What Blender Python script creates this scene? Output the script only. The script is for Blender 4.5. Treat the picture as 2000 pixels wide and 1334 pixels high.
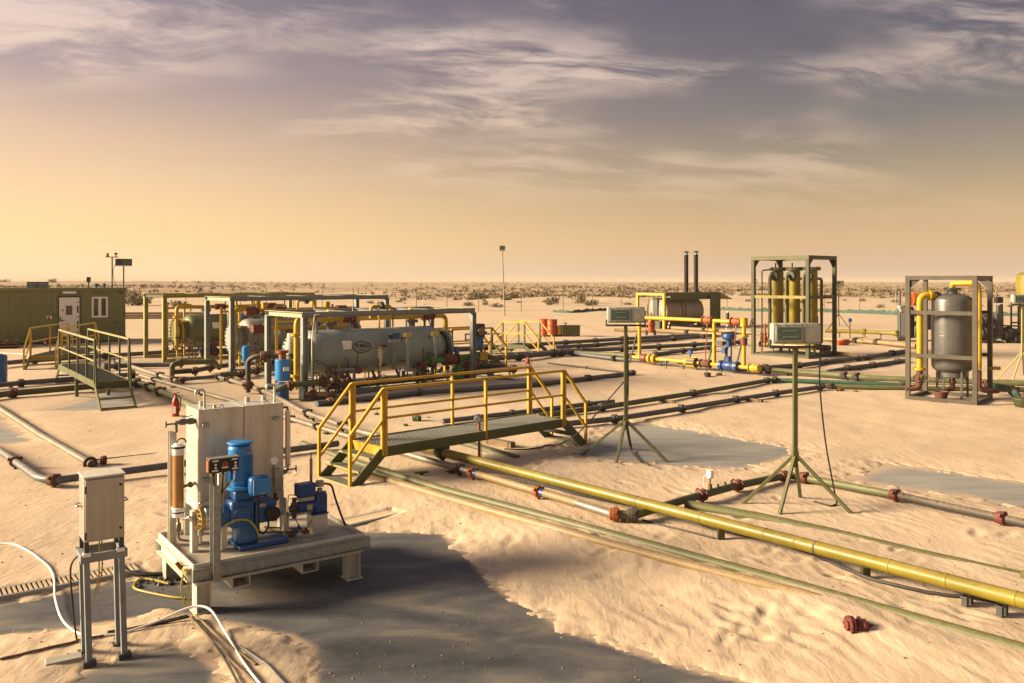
import bpy, bmesh, math, random
import numpy as np
from mathutils import Vector, Matrix
random.seed(7)
for o in list(bpy.data.objects): bpy.data.objects.remove(o)
scene = bpy.context.scene
COL = scene.collection
R = math.radians
def lin(r, g, b):
    f = lambda c: (c/255/12.92) if c/255 <= .04045 else ((c/255+.055)/1.055)**2.4
    return (f(r), f(g), f(b), 1)

# ------------------------------------------------------------------ camera
CAM_H = 3.2; FOC = 1667.0; HOR = 549.0            # survey of the photograph (2000 px wide)
cam = bpy.data.cameras.new('camera'); camo = bpy.data.objects.new('camera', cam); COL.objects.link(camo)
camo.location = (0, 0, CAM_H); camo.rotation_euler = (R(90), 0, 0)
cam.sensor_width = 36; cam.lens = FOC/2000*36; cam.shift_y = -(667-HOR)/2000
cam.clip_start = .1; cam.clip_end = 20000
scene.camera = camo

# ------------------------------------------------------------------ sky, sun, exposure
SUN_AZ = Vector((-.99, -.06, 0)).normalized(); SUN_EL = R(20)
SUN = (SUN_AZ*math.cos(SUN_EL)+Vector((0, 0, math.sin(SUN_EL)))).normalized()
world = bpy.data.worlds.new('World'); scene.world = world; world.use_nodes = True
wn = world.node_tree; wn.nodes.clear()
def N(t, kind, **kw):
    n = t.nodes.new(kind)
    for k, v in kw.items():
        if k == 'inp':
            for kk, vv in v.items(): n.inputs[kk].default_value = vv
        else: setattr(n, k, v)
    return n
def ramp(t, fac, stops, interp='LINEAR'):
    n = N(t, 'ShaderNodeValToRGB'); e = n.color_ramp.elements; n.color_ramp.interpolation = interp
    while len(e) > 1: e.remove(e[-1])
    e[0].position = stops[0][0]; e[0].color = stops[0][1]
    for p, c in stops[1:]:
        k = e.new(p); k.color = c
    if fac is not None: t.links.new(fac, n.inputs[0])
    return n.outputs[0]
def mth(t, op, a, b=None, clamp=False):
    n = N(t, 'ShaderNodeMath', operation=op, use_clamp=clamp)
    for i, x in enumerate((a, b)):
        if x is None: continue
        if hasattr(x, 'links'): t.links.new(x, n.inputs[i])
        else: n.inputs[i].default_value = x
    return n.outputs[0]
def mix(t, fac, a, b, blend='MIX'):
    n = N(t, 'ShaderNodeMix', data_type='RGBA', blend_type=blend)
    for i, x in ((0, fac), (6, a), (7, b)):
        if hasattr(x, 'links'): t.links.new(x, n.inputs[i])
        else: n.inputs[i].default_value = x
    return n.outputs[2]
def build_world():
    t = wn; L = t.links.new
    tc = N(t, 'ShaderNodeTexCoord').outputs['Generated']
    sep = N(t, 'ShaderNodeSeparateXYZ'); L(tc, sep.inputs[0]); x, y, z = sep.outputs
    zc = mth(t, 'MAXIMUM', z, 0.0)
    far = ramp(t, zc, [(0, lin(220, 190, 164)), (.04, lin(222, 184, 140)), (.09, lin(196, 167, 128)), (.13, lin(164, 146, 122)), (.18, lin(130, 119, 114)),
                       (.24, lin(106, 98, 104)), (.32, lin(92, 86, 100)), (.6, lin(92, 90, 104)), (1, lin(84, 86, 104))])
    near = ramp(t, zc, [(0, (1.18, .86, .52, 1)), (.05, (1.18, .80, .39, 1)), (.10, (1.06, .70, .40, 1)), (.15, lin(240, 201, 166)), (.22, lin(190, 165, 162)),
                        (.32, lin(142, 128, 140)), (.6, lin(120, 114, 128)), (1, lin(96, 96, 112))])
    d = N(t, 'ShaderNodeVectorMath', operation='DOT_PRODUCT'); L(tc, d.inputs[0]); d.inputs[1].default_value = SUN_AZ
    mr = N(t, 'ShaderNodeMapRange', interpolation_type='SMOOTHSTEP'); L(d.outputs['Value'], mr.inputs[0])
    mr.inputs[1].default_value = -.44; mr.inputs[2].default_value = .68
    base = mix(t, mr.outputs[0], far, near)
    # thin cirrus on a high plane
    den = mth(t, 'ADD', zc, .20)
    cx = mth(t, 'DIVIDE', x, den); cy = mth(t, 'DIVIDE', y, den)
    cmb = N(t, 'ShaderNodeCombineXYZ'); L(cx, cmb.inputs[0]); L(cy, cmb.inputs[1])
    mp = N(t, 'ShaderNodeMapping'); L(cmb.outputs[0], mp.inputs[0]); mp.inputs['Rotation'].default_value = (0, 0, R(-24)); mp.inputs['Scale'].default_value = (1.3, 1.9, 1); mp.inputs['Location'].default_value = CLOUD_SHIFT
    w1 = N(t, 'ShaderNodeTexNoise', inp={'Scale': .8, 'Detail': 4.0}); L(mp.outputs[0], w1.inputs[0])
    wv = N(t, 'ShaderNodeVectorMath', operation='MULTIPLY_ADD'); L(w1.outputs['Color'], wv.inputs[0]); wv.inputs[1].default_value = (1.3, .9, 0); L(mp.outputs[0], wv.inputs[2])
    big = N(t, 'ShaderNodeTexNoise', inp={'Scale': .62, 'Detail': 3.0, 'Roughness': .5}); L(mp.outputs[0], big.inputs[0])
    st = N(t, 'ShaderNodeMapping'); L(wv.outputs[0], st.inputs[0]); st.inputs['Scale'].default_value = (.95, 1.7, 1)
    fine = N(t, 'ShaderNodeTexNoise', inp={'Scale': 1.5, 'Detail': 12.0, 'Roughness': .62}); L(st.outputs[0], fine.inputs[0])
    b = N(t, 'ShaderNodeMapRange', interpolation_type='SMOOTHSTEP'); L(big.outputs[0], b.inputs[0]); b.inputs[1].default_value = .42; b.inputs[2].default_value = .62
    f = N(t, 'ShaderNodeMapRange', interpolation_type='SMOOTHSTEP'); L(fine.outputs[0], f.inputs[0]); f.inputs[1].default_value = .40; f.inputs[2].default_value = .62
    lo = N(t, 'ShaderNodeMapRange', interpolation_type='SMOOTHSTEP'); L(zc, lo.inputs[0]); lo.inputs[1].default_value = .04; lo.inputs[2].default_value = .2
    cl = mth(t, 'MULTIPLY', mth(t, 'MULTIPLY', b.outputs[0], f.outputs[0]), mth(t, 'MULTIPLY', lo.outputs[0], .95), True)
    ccol = ramp(t, zc, [(0, lin(255, 222, 172)), (.15, lin(238, 206, 174)), (.32, lin(234, 209, 198)), (1, lin(190, 180, 184))])
    ccol2 = mix(t, mr.outputs[0], mix(t, .1, ccol, (.2, .19, .2, 1)), ccol)
    sky = mix(t, cl, base, ccol2)
    ni = N(t, 'ShaderNodeTexSky', sky_type='NISHITA', sun_disc=False, sun_elevation=SUN_EL, sun_rotation=math.atan2(SUN_AZ.x, SUN_AZ.y), dust_density=5.0)
    nb = N(t, 'ShaderNodeBackground', inp={'Strength': .005}); L(ni.outputs[0], nb.inputs[0])
    bg = N(t, 'ShaderNodeBackground', inp={'Strength': SKY_STR}); L(sky, bg.inputs[0])
    add = N(t, 'ShaderNodeAddShader'); L(bg.outputs[0], add.inputs[0]); L(nb.outputs[0], add.inputs[1])
    out = N(t, 'ShaderNodeOutputWorld'); L(add.outputs[0], out.inputs[0])
SKY_STR = .335; CLOUD_SHIFT = (18.8, 7.0, 0.0)
build_world()
sl = bpy.data.lights.new('sun', 'SUN'); sl.energy = 5.0; sl.angle = R(18); sl.color = (1, .80, .54)
so = bpy.data.objects.new('sun', sl); COL.objects.link(so); so.rotation_euler = (-SUN).to_track_quat('-Z', 'Y').to_euler()
vs = scene.view_settings; vs.view_transform = 'Standard'; vs.look = 'None'; vs.gamma = 1; vs.use_curve_mapping = False; vs.exposure = 1.55
scene.render.engine = 'CYCLES'

# ------------------------------------------------------------------ survey helpers: photograph pixel -> place on the site
def G(px, py, z=0.):
    Y = FOC*(CAM_H-z)/(py-HOR); return Vector(((px-1000)/FOC*Y, Y, z))
def PY(px, py, Y): return Vector(((px-1000)/FOC*Y, Y, CAM_H-(py-HOR)*Y/FOC))

# ------------------------------------------------------------------ materials
MATS = {}
def paint(name, col, rough=.5, metal=0., var=.25, dust=.35, rust=0., scale=3., bump=.15, dustcol=(.36, .265, .17), spec=.4, coat=0., streak=0.):
    k_ = 1. if name in ('white', 'plastic_white', 'concrete', 'level_fluid', 'deck_stained', 'pebble', 'steelwhite', 'tank_steel', 'white_hose', 'blue_motor', 'wood_bar', 'tube_glass') else .70
    col = [c*k_ for c in col]
    m = bpy.data.materials.new(name); m.use_nodes = True; t = m.node_tree; L = t.links.new
    b = t.nodes['Principled BSDF']; tc = N(t, 'ShaderNodeTexCoord').outputs['Object']
    n1 = N(t, 'ShaderNodeTexNoise', inp={'Scale': scale, 'Detail': 6.0, 'Roughness': .6}); L(tc, n1.inputs[0])
    n2 = N(t, 'ShaderNodeTexNoise', inp={'Scale': scale*7, 'Detail': 8.0, 'Roughness': .7}); L(tc, n2.inputs[0])
    c = (col[0], col[1], col[2], 1); dk = (col[0]*(1-var), col[1]*(1-var), col[2]*(1-var), 1); li = (min(1, col[0]*(1+var)), min(1, col[1]*(1+var)), min(1, col[2]*(1+var)), 1)
    cc = ramp(t, n1.outputs[0], [(.3, dk), (.5, c), (.72, li)])
    if streak:
        mp = N(t, 'ShaderNodeMapping'); L(tc, mp.inputs[0]); mp.inputs['Scale'].default_value = (9, 9, .55)
        ns = N(t, 'ShaderNodeTexNoise', inp={'Scale': 1.6, 'Detail': 6.0, 'Roughness': .65}); L(mp.outputs[0], ns.inputs[0])
        cc = mix(t, mth(t, 'MULTIPLY', ramp(t, ns.outputs[0], [(.42, (0, 0, 0, 1)), (.72, (1, 1, 1, 1))]), streak), cc, (col[0]*.58, col[1]*.55, col[2]*.5, 1))
    # wind-blown dust settles on faces that look up, and in blotches
    ge = N(t, 'ShaderNodeNewGeometry'); sp = N(t, 'ShaderNodeSeparateXYZ'); L(ge.outputs['Normal'], sp.inputs[0])
    up = N(t, 'ShaderNodeMapRange'); L(sp.outputs[2], up.inputs[0]); up.inputs[1].default_value = .0; up.inputs[2].default_value = 1.0; up.inputs[3].default_value = .10
    ng = ramp(t, n2.outputs[0], [(.35, (0, 0, 0, 1)), (.7, (1, 1, 1, 1))])
    cc = mix(t, mth(t, 'MULTIPLY', mth(t, 'MULTIPLY', up.outputs[0], ng), dust*.6, True), cc, dustcol+(1,))
    rsock = None
    if rust > 0:
        n3 = N(t, 'ShaderNodeTexNoise', inp={'Scale': scale*2.3, 'Detail': 9.0, 'Roughness': .75, 'Distortion': .6}); L(tc, n3.inputs[0])
        rs = ramp(t, n3.outputs[0], [(.72-.3*rust, (0, 0, 0, 1)), (.80-.3*rust, (1, 1, 1, 1))])
        rc = ramp(t, n2.outputs[0], [(.3, (.05, .025, .012, 1)), (.7, (.19, .075, .03, 1))])
        cc = mix(t, rs, cc, rc); rsock = rs
    L(cc, b.inputs['Base Color'])
    rr = N(t, 'ShaderNodeMapRange'); L(n2.outputs[0], rr.inputs[0]); rr.inputs[3].default_value = max(.05, rough-.12); rr.inputs[4].default_value = min(1, rough+.2)
    if rsock: L(mth(t, 'MAXIMUM', rr.outputs[0], mth(t, 'MULTIPLY', rsock, .85)), b.inputs['Roughness'])
    else: L(rr.outputs[0], b.inputs['Roughness'])
    if metal:
        if rsock: L(mth(t, 'MULTIPLY', mth(t, 'SUBTRACT', 1., rsock), metal), b.inputs['Metallic'])
        else: b.inputs['Metallic'].default_value = metal
    b.inputs['Specular IOR Level'].default_value = spec
    if coat: b.inputs['Coat Weight'].default_value = coat; b.inputs['Coat Roughness'].default_value = .2
    if bump:
        nb = N(t, 'ShaderNodeTexNoise', inp={'Scale': scale*4, 'Detail': 2.0, 'Roughness': .5}); L(tc, nb.inputs[0])
        bp = N(t, 'ShaderNodeBump', inp={'Strength': min(1, bump*1.5), 'Distance': .004}); L(nb.outputs[0], bp.inputs['Height']); L(bp.outputs[0], b.inputs['Normal'])
    MATS[name] = m; return m
paint('yellow', (.62, .365, .012), .45, rust=.40, var=.2, dust=.3, scale=7)
paint('yellow_gas', (.62, .40, .012), .45, rust=.05, var=.12, dust=.25)
paint('mustard', (.235, .185, .014), .38, var=.3, dust=.5, rust=.05, scale=1.5)
paint('olive', (.105, .112, .035), .5, var=.2, dust=.4, rust=.08)
paint('olive_dark', (.05, .06, .022), .5, var=.2, dust=.4, rust=.1)
paint('olive_frame', (.085, .078, .02), .5, var=.2, dust=.3, rust=.1)
paint('cabin_green', (.235, .25, .095), .55, var=.12, dust=.3, scale=.6, streak=0.4)
paint('pipe_green', (.12, .13, .05), .5, rust=.22, dust=.5)
paint('pipe_teal', (.022, .10, .065), .5, rust=.1, dust=.5)
paint('pipe_grey', (.105, .12, .135), .5, rust=.14, dust=.95)
paint('pipe_steel', (.30, .265, .21), .38, metal=.45, rust=.3, dust=.95)
paint('pipe_brown', (.30, .20, .085), .5, rust=.35, dust=.95)
paint('pipe_dark', (.06, .05, .042), .6, rust=.5, dust=.95)
paint('union_rust', (.13, .05, .03), .75, rust=.6, dust=.3, scale=9)
paint('union_dark', (.05, .042, .036), .75, rust=.55, dust=.35, scale=9)
paint('flange_red', (.15, .026, .018), .6, rust=.3, dust=.25, scale=6)
paint('orange', (.33, .08, .02), .55, rust=.15, dust=.25)
paint('valve_red', (.20, .045, .035), .5, rust=.2, dust=.3)
paint('red_gloss', (.42, .02, .015), .35, var=.15, dust=.25)
paint('drum_red', (.52, .075, .01), .45, rust=.1, dust=.3)
paint('steel_blue', (.27, .29, .29), .5, rust=.1, dust=.3)
paint('steel_cream', (.50, .45, .26), .5, rust=.1, dust=.3)
paint('beam_olive', (.38, .34, .09), .5, rust=.1, dust=.3)
paint('vessel_pale', (.38, .46, .41), .42, var=.12, dust=.2, scale=.9, streak=0.45)
paint('vessel_grey', (.36, .35, .31), .42, var=.12, dust=.3, scale=.9, streak=0.45)
paint('vessel_olive', (.20, .225, .11), .45, var=.12, dust=.25, scale=.9, streak=0.4)
paint('vessel_dark', (.14, .137, .135), .30, metal=.3, var=.15, dust=.25, rust=.03, scale=1.2, streak=0.5)
paint('vessel_tan', (.40, .33, .23), .5, var=.15, dust=.3, rust=.05, scale=.8, streak=0.5)
paint('pipe_lime', (.08, .26, .06), .45, var=.15, dust=.3, rust=.08)
paint('pipe_pale', (.38, .44, .44), .45, var=.1, dust=.25)
paint('blue', (.012, .115, .36), .36, var=.15, dust=.2, coat=.2)
paint('blue_motor', (.012, .19, .50), .34, var=.12, dust=.15, coat=.25)
paint('blue_dark', (.013, .065, .24), .38, var=.2, dust=.15)
paint('steelwhite', (.52, .50, .42), .45, var=.1, dust=.3, rust=.04, streak=0.45)
paint('galvanised', (.42, .44, .42), .38, metal=.55, var=.22, dust=.25, scale=22, streak=0.35)
paint('stainless', (.46, .44, .39), .33, metal=.4, var=.1, dust=.12, scale=1.6, bump=.05, streak=0.5)
paint('tank_steel', (.50, .47, .40), .32, metal=.25, var=.14, dust=.15, scale=1.2, bump=.06, streak=0.6)
paint('chrome', (.62, .58, .52), .24, metal=.95, var=.08, dust=.05)
paint('brass', (.55, .40, .16), .35, metal=.8, var=.2, dust=.15)
paint('fitting', (.22, .19, .15), .42, metal=.7, var=.25, dust=.2, rust=.1)
paint('white', (.74, .72, .68), .5, var=.05, dust=.2)
paint('white_hose', (.72, .69, .64), .5, var=.08, dust=.2)
paint('black', (.018, .017, .016), .55, var=.2, dust=.2)
paint('rubber', (.022, .021, .02), .6, var=.2, dust=.3)
paint('cable_yellow', (.42, .33, .03), .5, var=.2, dust=.3)
paint('grey_dark', (.07, .07, .068), .55, var=.2, dust=.3)
paint('grating', (.14, .145, .135), .5, metal=.3, var=.2, dust=.35)
paint('tread', (.075, .08, .05), .55, metal=.2, var=.2, dust=.4)
paint('lamp_body', (.40, .40, .35), .5, var=.1, dust=.3, streak=0.4)
paint('lamp_dark', (.05, .055, .055), .5, var=.1, dust=.2)
paint('rust_stack', (.035, .018, .012), .8, rust=.25, dust=.1)
paint('wood', (.22, .15, .08), .8, var=.35, dust=.4, scale=8)
paint('teal_bin', (.015, .115, .10), .45, var=.1, dust=.25)
paint('green_net', (.04, .095, .075), .8, var=.3, dust=.4)
paint('fence_post', (.38, .33, .22), .7, var=.2, dust=.3)
paint('purple', (.10, .05, .22), .5)
paint('pink', (.55, .10, .12), .5)
paint('level_fluid', (.33, .16, .045), .18, var=.2, dust=.02, spec=.6)
paint('plastic_white', (.78, .76, .72), .3, var=.03, dust=.06)
paint('deck_stained', (.33, .30, .25), .6, var=.25, dust=1.1, rust=.12, scale=2.2, bump=.3, dustcol=(.25, .15, .07))
paint('concrete', (.27, .26, .225), .85, var=.2, dust=.75, scale=.7, bump=.4, dustcol=(.42, .33, .23))
def glassmat(name, col, rough=.08, spec=.6):
    m = bpy.data.materials.new(name); m.use_nodes = True; b = m.node_tree.nodes['Principled BSDF']
    t = m.node_tree; tc = N(t, 'ShaderNodeTexCoord').outputs['Object']
    n = N(t, 'ShaderNodeTexNoise', inp={'Scale': 5.0, 'Detail': 4.0}); t.links.new(tc, n.inputs[0])
    t.links.new(ramp(t, n.outputs[0], [(.3, (col[0]*.8, col[1]*.8, col[2]*.8, 1)), (.7, (col[0]*1.2, col[1]*1.2, col[2]*1.2, 1))]), b.inputs['Base Color'])
    b.inputs['Roughness'].default_value = rough; b.inputs['Specular IOR Level'].default_value = spec; b.inputs['Coat Weight'].default_value = .3; b.inputs['Coat Roughness'].default_value = .03
    MATS[name] = m
glassmat('lamp_glass', (.03, .075, .055)); glassmat('window_glass', (.02, .025, .025)); glassmat('tube_glass', (.55, .45, .33), .12)
def dusted(t, c, noise):            # blown sand lying thin on a pad, as surveyed in the 'dust' attribute
    a = N(t, 'ShaderNodeAttribute', attribute_name='dust').outputs['Fac']
    f = N(t, 'ShaderNodeMapRange', interpolation_type='SMOOTHSTEP'); t.links.new(mth(t, 'ADD', a, mth(t, 'MULTIPLY', mth(t, 'SUBTRACT', noise, .5), .9)), f.inputs[0]); f.inputs[1].default_value = .45; f.inputs[2].default_value = 1.2
    return mix(t, f.outputs[0], c, (.41, .30, .20, 1))
def grey_pad():
    m = bpy.data.materials.new('grey_pad'); m.use_nodes = True; t = m.node_tree; L = t.links.new; b = t.nodes['Principled BSDF']
    tc = N(t, 'ShaderNodeTexCoord').outputs['Object']
    mp = N(t, 'ShaderNodeMapping'); L(tc, mp.inputs[0]); mp.inputs['Rotation'].default_value = (0, 0, R(-35)); mp.inputs['Scale'].default_value = (.6, 2.2, 1)
    n1 = N(t, 'ShaderNodeTexNoise', inp={'Scale': 1.3, 'Detail': 7.0, 'Roughness': .6}); L(mp.outputs[0], n1.inputs[0])
    n2 = N(t, 'ShaderNodeTexNoise', inp={'Scale': 7.0, 'Detail': 8.0, 'Roughness': .7}); L(mp.outputs[0], n2.inputs[0])
    c = ramp(t, n1.outputs[0], [(.3, (.19, .185, .17, 1)), (.55, (.255, .245, .22, 1)), (.75, (.34, .295, .235, 1))])
    c = dusted(t, c, n2.outputs[0]); L(c, b.inputs['Base Color']); b.inputs['Roughness'].default_value = .9; b.inputs['Specular IOR Level'].default_value = .2
    MATS['grey_pad'] = m
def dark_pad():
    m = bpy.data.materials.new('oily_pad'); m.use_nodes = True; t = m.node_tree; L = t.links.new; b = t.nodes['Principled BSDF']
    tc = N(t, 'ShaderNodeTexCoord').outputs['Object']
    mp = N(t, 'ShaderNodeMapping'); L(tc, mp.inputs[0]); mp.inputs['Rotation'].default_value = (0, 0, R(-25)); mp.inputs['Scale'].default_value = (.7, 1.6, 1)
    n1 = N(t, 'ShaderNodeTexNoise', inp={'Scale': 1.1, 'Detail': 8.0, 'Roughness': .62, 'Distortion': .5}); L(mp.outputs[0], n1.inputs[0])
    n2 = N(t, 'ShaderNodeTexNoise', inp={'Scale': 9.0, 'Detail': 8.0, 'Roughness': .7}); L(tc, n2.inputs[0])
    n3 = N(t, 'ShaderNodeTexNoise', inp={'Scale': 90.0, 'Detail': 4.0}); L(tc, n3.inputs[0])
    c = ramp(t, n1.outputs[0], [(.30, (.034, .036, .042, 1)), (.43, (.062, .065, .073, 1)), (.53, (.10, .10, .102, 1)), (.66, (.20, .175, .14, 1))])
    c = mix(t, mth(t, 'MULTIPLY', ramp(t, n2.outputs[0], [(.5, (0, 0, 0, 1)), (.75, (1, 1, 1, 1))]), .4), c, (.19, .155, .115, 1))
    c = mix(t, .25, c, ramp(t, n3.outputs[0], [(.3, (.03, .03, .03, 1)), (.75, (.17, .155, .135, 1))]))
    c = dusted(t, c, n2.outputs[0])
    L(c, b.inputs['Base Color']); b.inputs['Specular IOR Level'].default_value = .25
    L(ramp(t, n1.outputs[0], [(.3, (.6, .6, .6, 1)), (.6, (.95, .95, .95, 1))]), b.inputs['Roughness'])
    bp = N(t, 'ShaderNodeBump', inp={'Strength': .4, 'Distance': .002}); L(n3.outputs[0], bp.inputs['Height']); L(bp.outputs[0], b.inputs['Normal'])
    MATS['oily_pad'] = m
dark_pad(); grey_pad()
def sandmat():
    m = bpy.data.materials.new('sand'); m.use_nodes = True; t = m.node_tree; L = t.links.new; b = t.nodes['Principled BSDF']
    tc = N(t, 'ShaderNodeTexCoord').outputs['Object']
    n0 = N(t, 'ShaderNodeTexNoise', inp={'Scale': .09, 'Detail': 5.0, 'Roughness': .55}); L(tc, n0.inputs[0])
    n1 = N(t, 'ShaderNodeTexNoise', inp={'Scale': 1.3, 'Detail': 8.0, 'Roughness': .65}); L(tc, n1.inputs[0])
    n2 = N(t, 'ShaderNodeTexNoise', inp={'Scale': 220.0, 'Detail': 3.0}); L(tc, n2.inputs[0])
    n4 = N(t, 'ShaderNodeTexNoise', inp={'Scale': 14.0, 'Detail': 4.0, 'Roughness': .6}); L(tc, n4.inputs[0])
    c = ramp(t, n0.outputs[0], [(.35, (0.475, 0.350, 0.229, 1)), (.65, (0.530, 0.414, 0.296, 1))])
    c = mix(t, .55, c, ramp(t, n1.outputs[0], [(.3, (0.448, 0.326, 0.204, 1)), (.7, (0.542, 0.427, 0.299, 1))]))
    c = mix(t, mth(t, 'MULTIPLY', ramp(t, n4.outputs[0], [(.58, (0, 0, 0, 1)), (.74, (1, 1, 1, 1))]), .22), c, (0.285, 0.185, 0.100, 1))
    c = mix(t, .12, c, ramp(t, n2.outputs[0], [(.3, (0.198, 0.129, 0.076, 1)), (.7, (0.634, 0.531, 0.400, 1))]))
    sp = N(t, 'ShaderNodeSeparateXYZ'); L(tc, sp.inputs[0])
    fr = N(t, 'ShaderNodeMapRange', interpolation_type='SMOOTHSTEP'); L(sp.outputs[1], fr.inputs[0]); fr.inputs[1].default_value = 95; fr.inputs[2].default_value = 240
    nf = N(t, 'ShaderNodeTexNoise', inp={'Scale': .035, 'Detail': 9.0, 'Roughness': .7}); L(tc, nf.inputs[0])
    c = mix(t, mth(t, 'MULTIPLY', fr.outputs[0], ramp(t, nf.outputs[0], [(.35, (.35, .35, .35, 1)), (.6, (.9, .9, .9, 1))])), c, (.27, .185, .11, 1))
    L(c, b.inputs['Base Color']); b.inputs['Roughness'].default_value = .95; b.inputs['Specular IOR Level'].default_value = .15
    mp = N(t, 'ShaderNodeMapping'); L(tc, mp.inputs[0]); mp.inputs['Rotation'].default_value = (0, 0, R(20)); mp.inputs['Scale'].default_value = (2.2, .7, 1)
    n3 = N(t, 'ShaderNodeTexNoise', inp={'Scale': 4.5, 'Detail': 5.0, 'Roughness': .55, 'Distortion': .8}); L(mp.outputs[0], n3.inputs[0])
    b0 = N(t, 'ShaderNodeBump', inp={'Strength': .3, 'Distance': .014}); L(n4.outputs[0], b0.inputs['Height'])
    b1 = N(t, 'ShaderNodeBump', inp={'Strength': .4, 'Distance': .024}); L(n3.outputs[0], b1.inputs['Height']); L(b0.outputs[0], b1.inputs['Normal'])
    b2 = N(t, 'ShaderNodeBump', inp={'Strength': .3, 'Distance': .0015}); L(n2.outputs[0], b2.inputs['Height']); L(b1.outputs[0], b2.inputs['Normal'])
    L(b2.outputs[0], b.inputs['Normal']); MATS['sand'] = m
sandmat()
def leafmat(name, a, c2):
    m = bpy.data.materials.new(name); m.use_nodes = True; t = m.node_tree; L = t.links.new; b = t.nodes['Principled BSDF']
    tc = N(t, 'ShaderNodeTexCoord').outputs['Object']; n = N(t, 'ShaderNodeTexNoise', inp={'Scale': 2.5, 'Detail': 5.0}); L(tc, n.inputs[0])
    L(ramp(t, n.outputs[0], [(.3, a+(1,)), (.7, c2+(1,))]), b.inputs['Base Color']); b.inputs['Roughness'].default_value = .85; b.inputs['Specular IOR Level'].default_value = .15
    MATS[name] = m
leafmat('scrub', (.07, .062, .028), (.15, .125, .06)); leafmat('scrub_brown', (.12, .085, .05), (.22, .16, .095)); leafmat('succulent', (.05, .085, .035), (.11, .14, .06))

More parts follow.
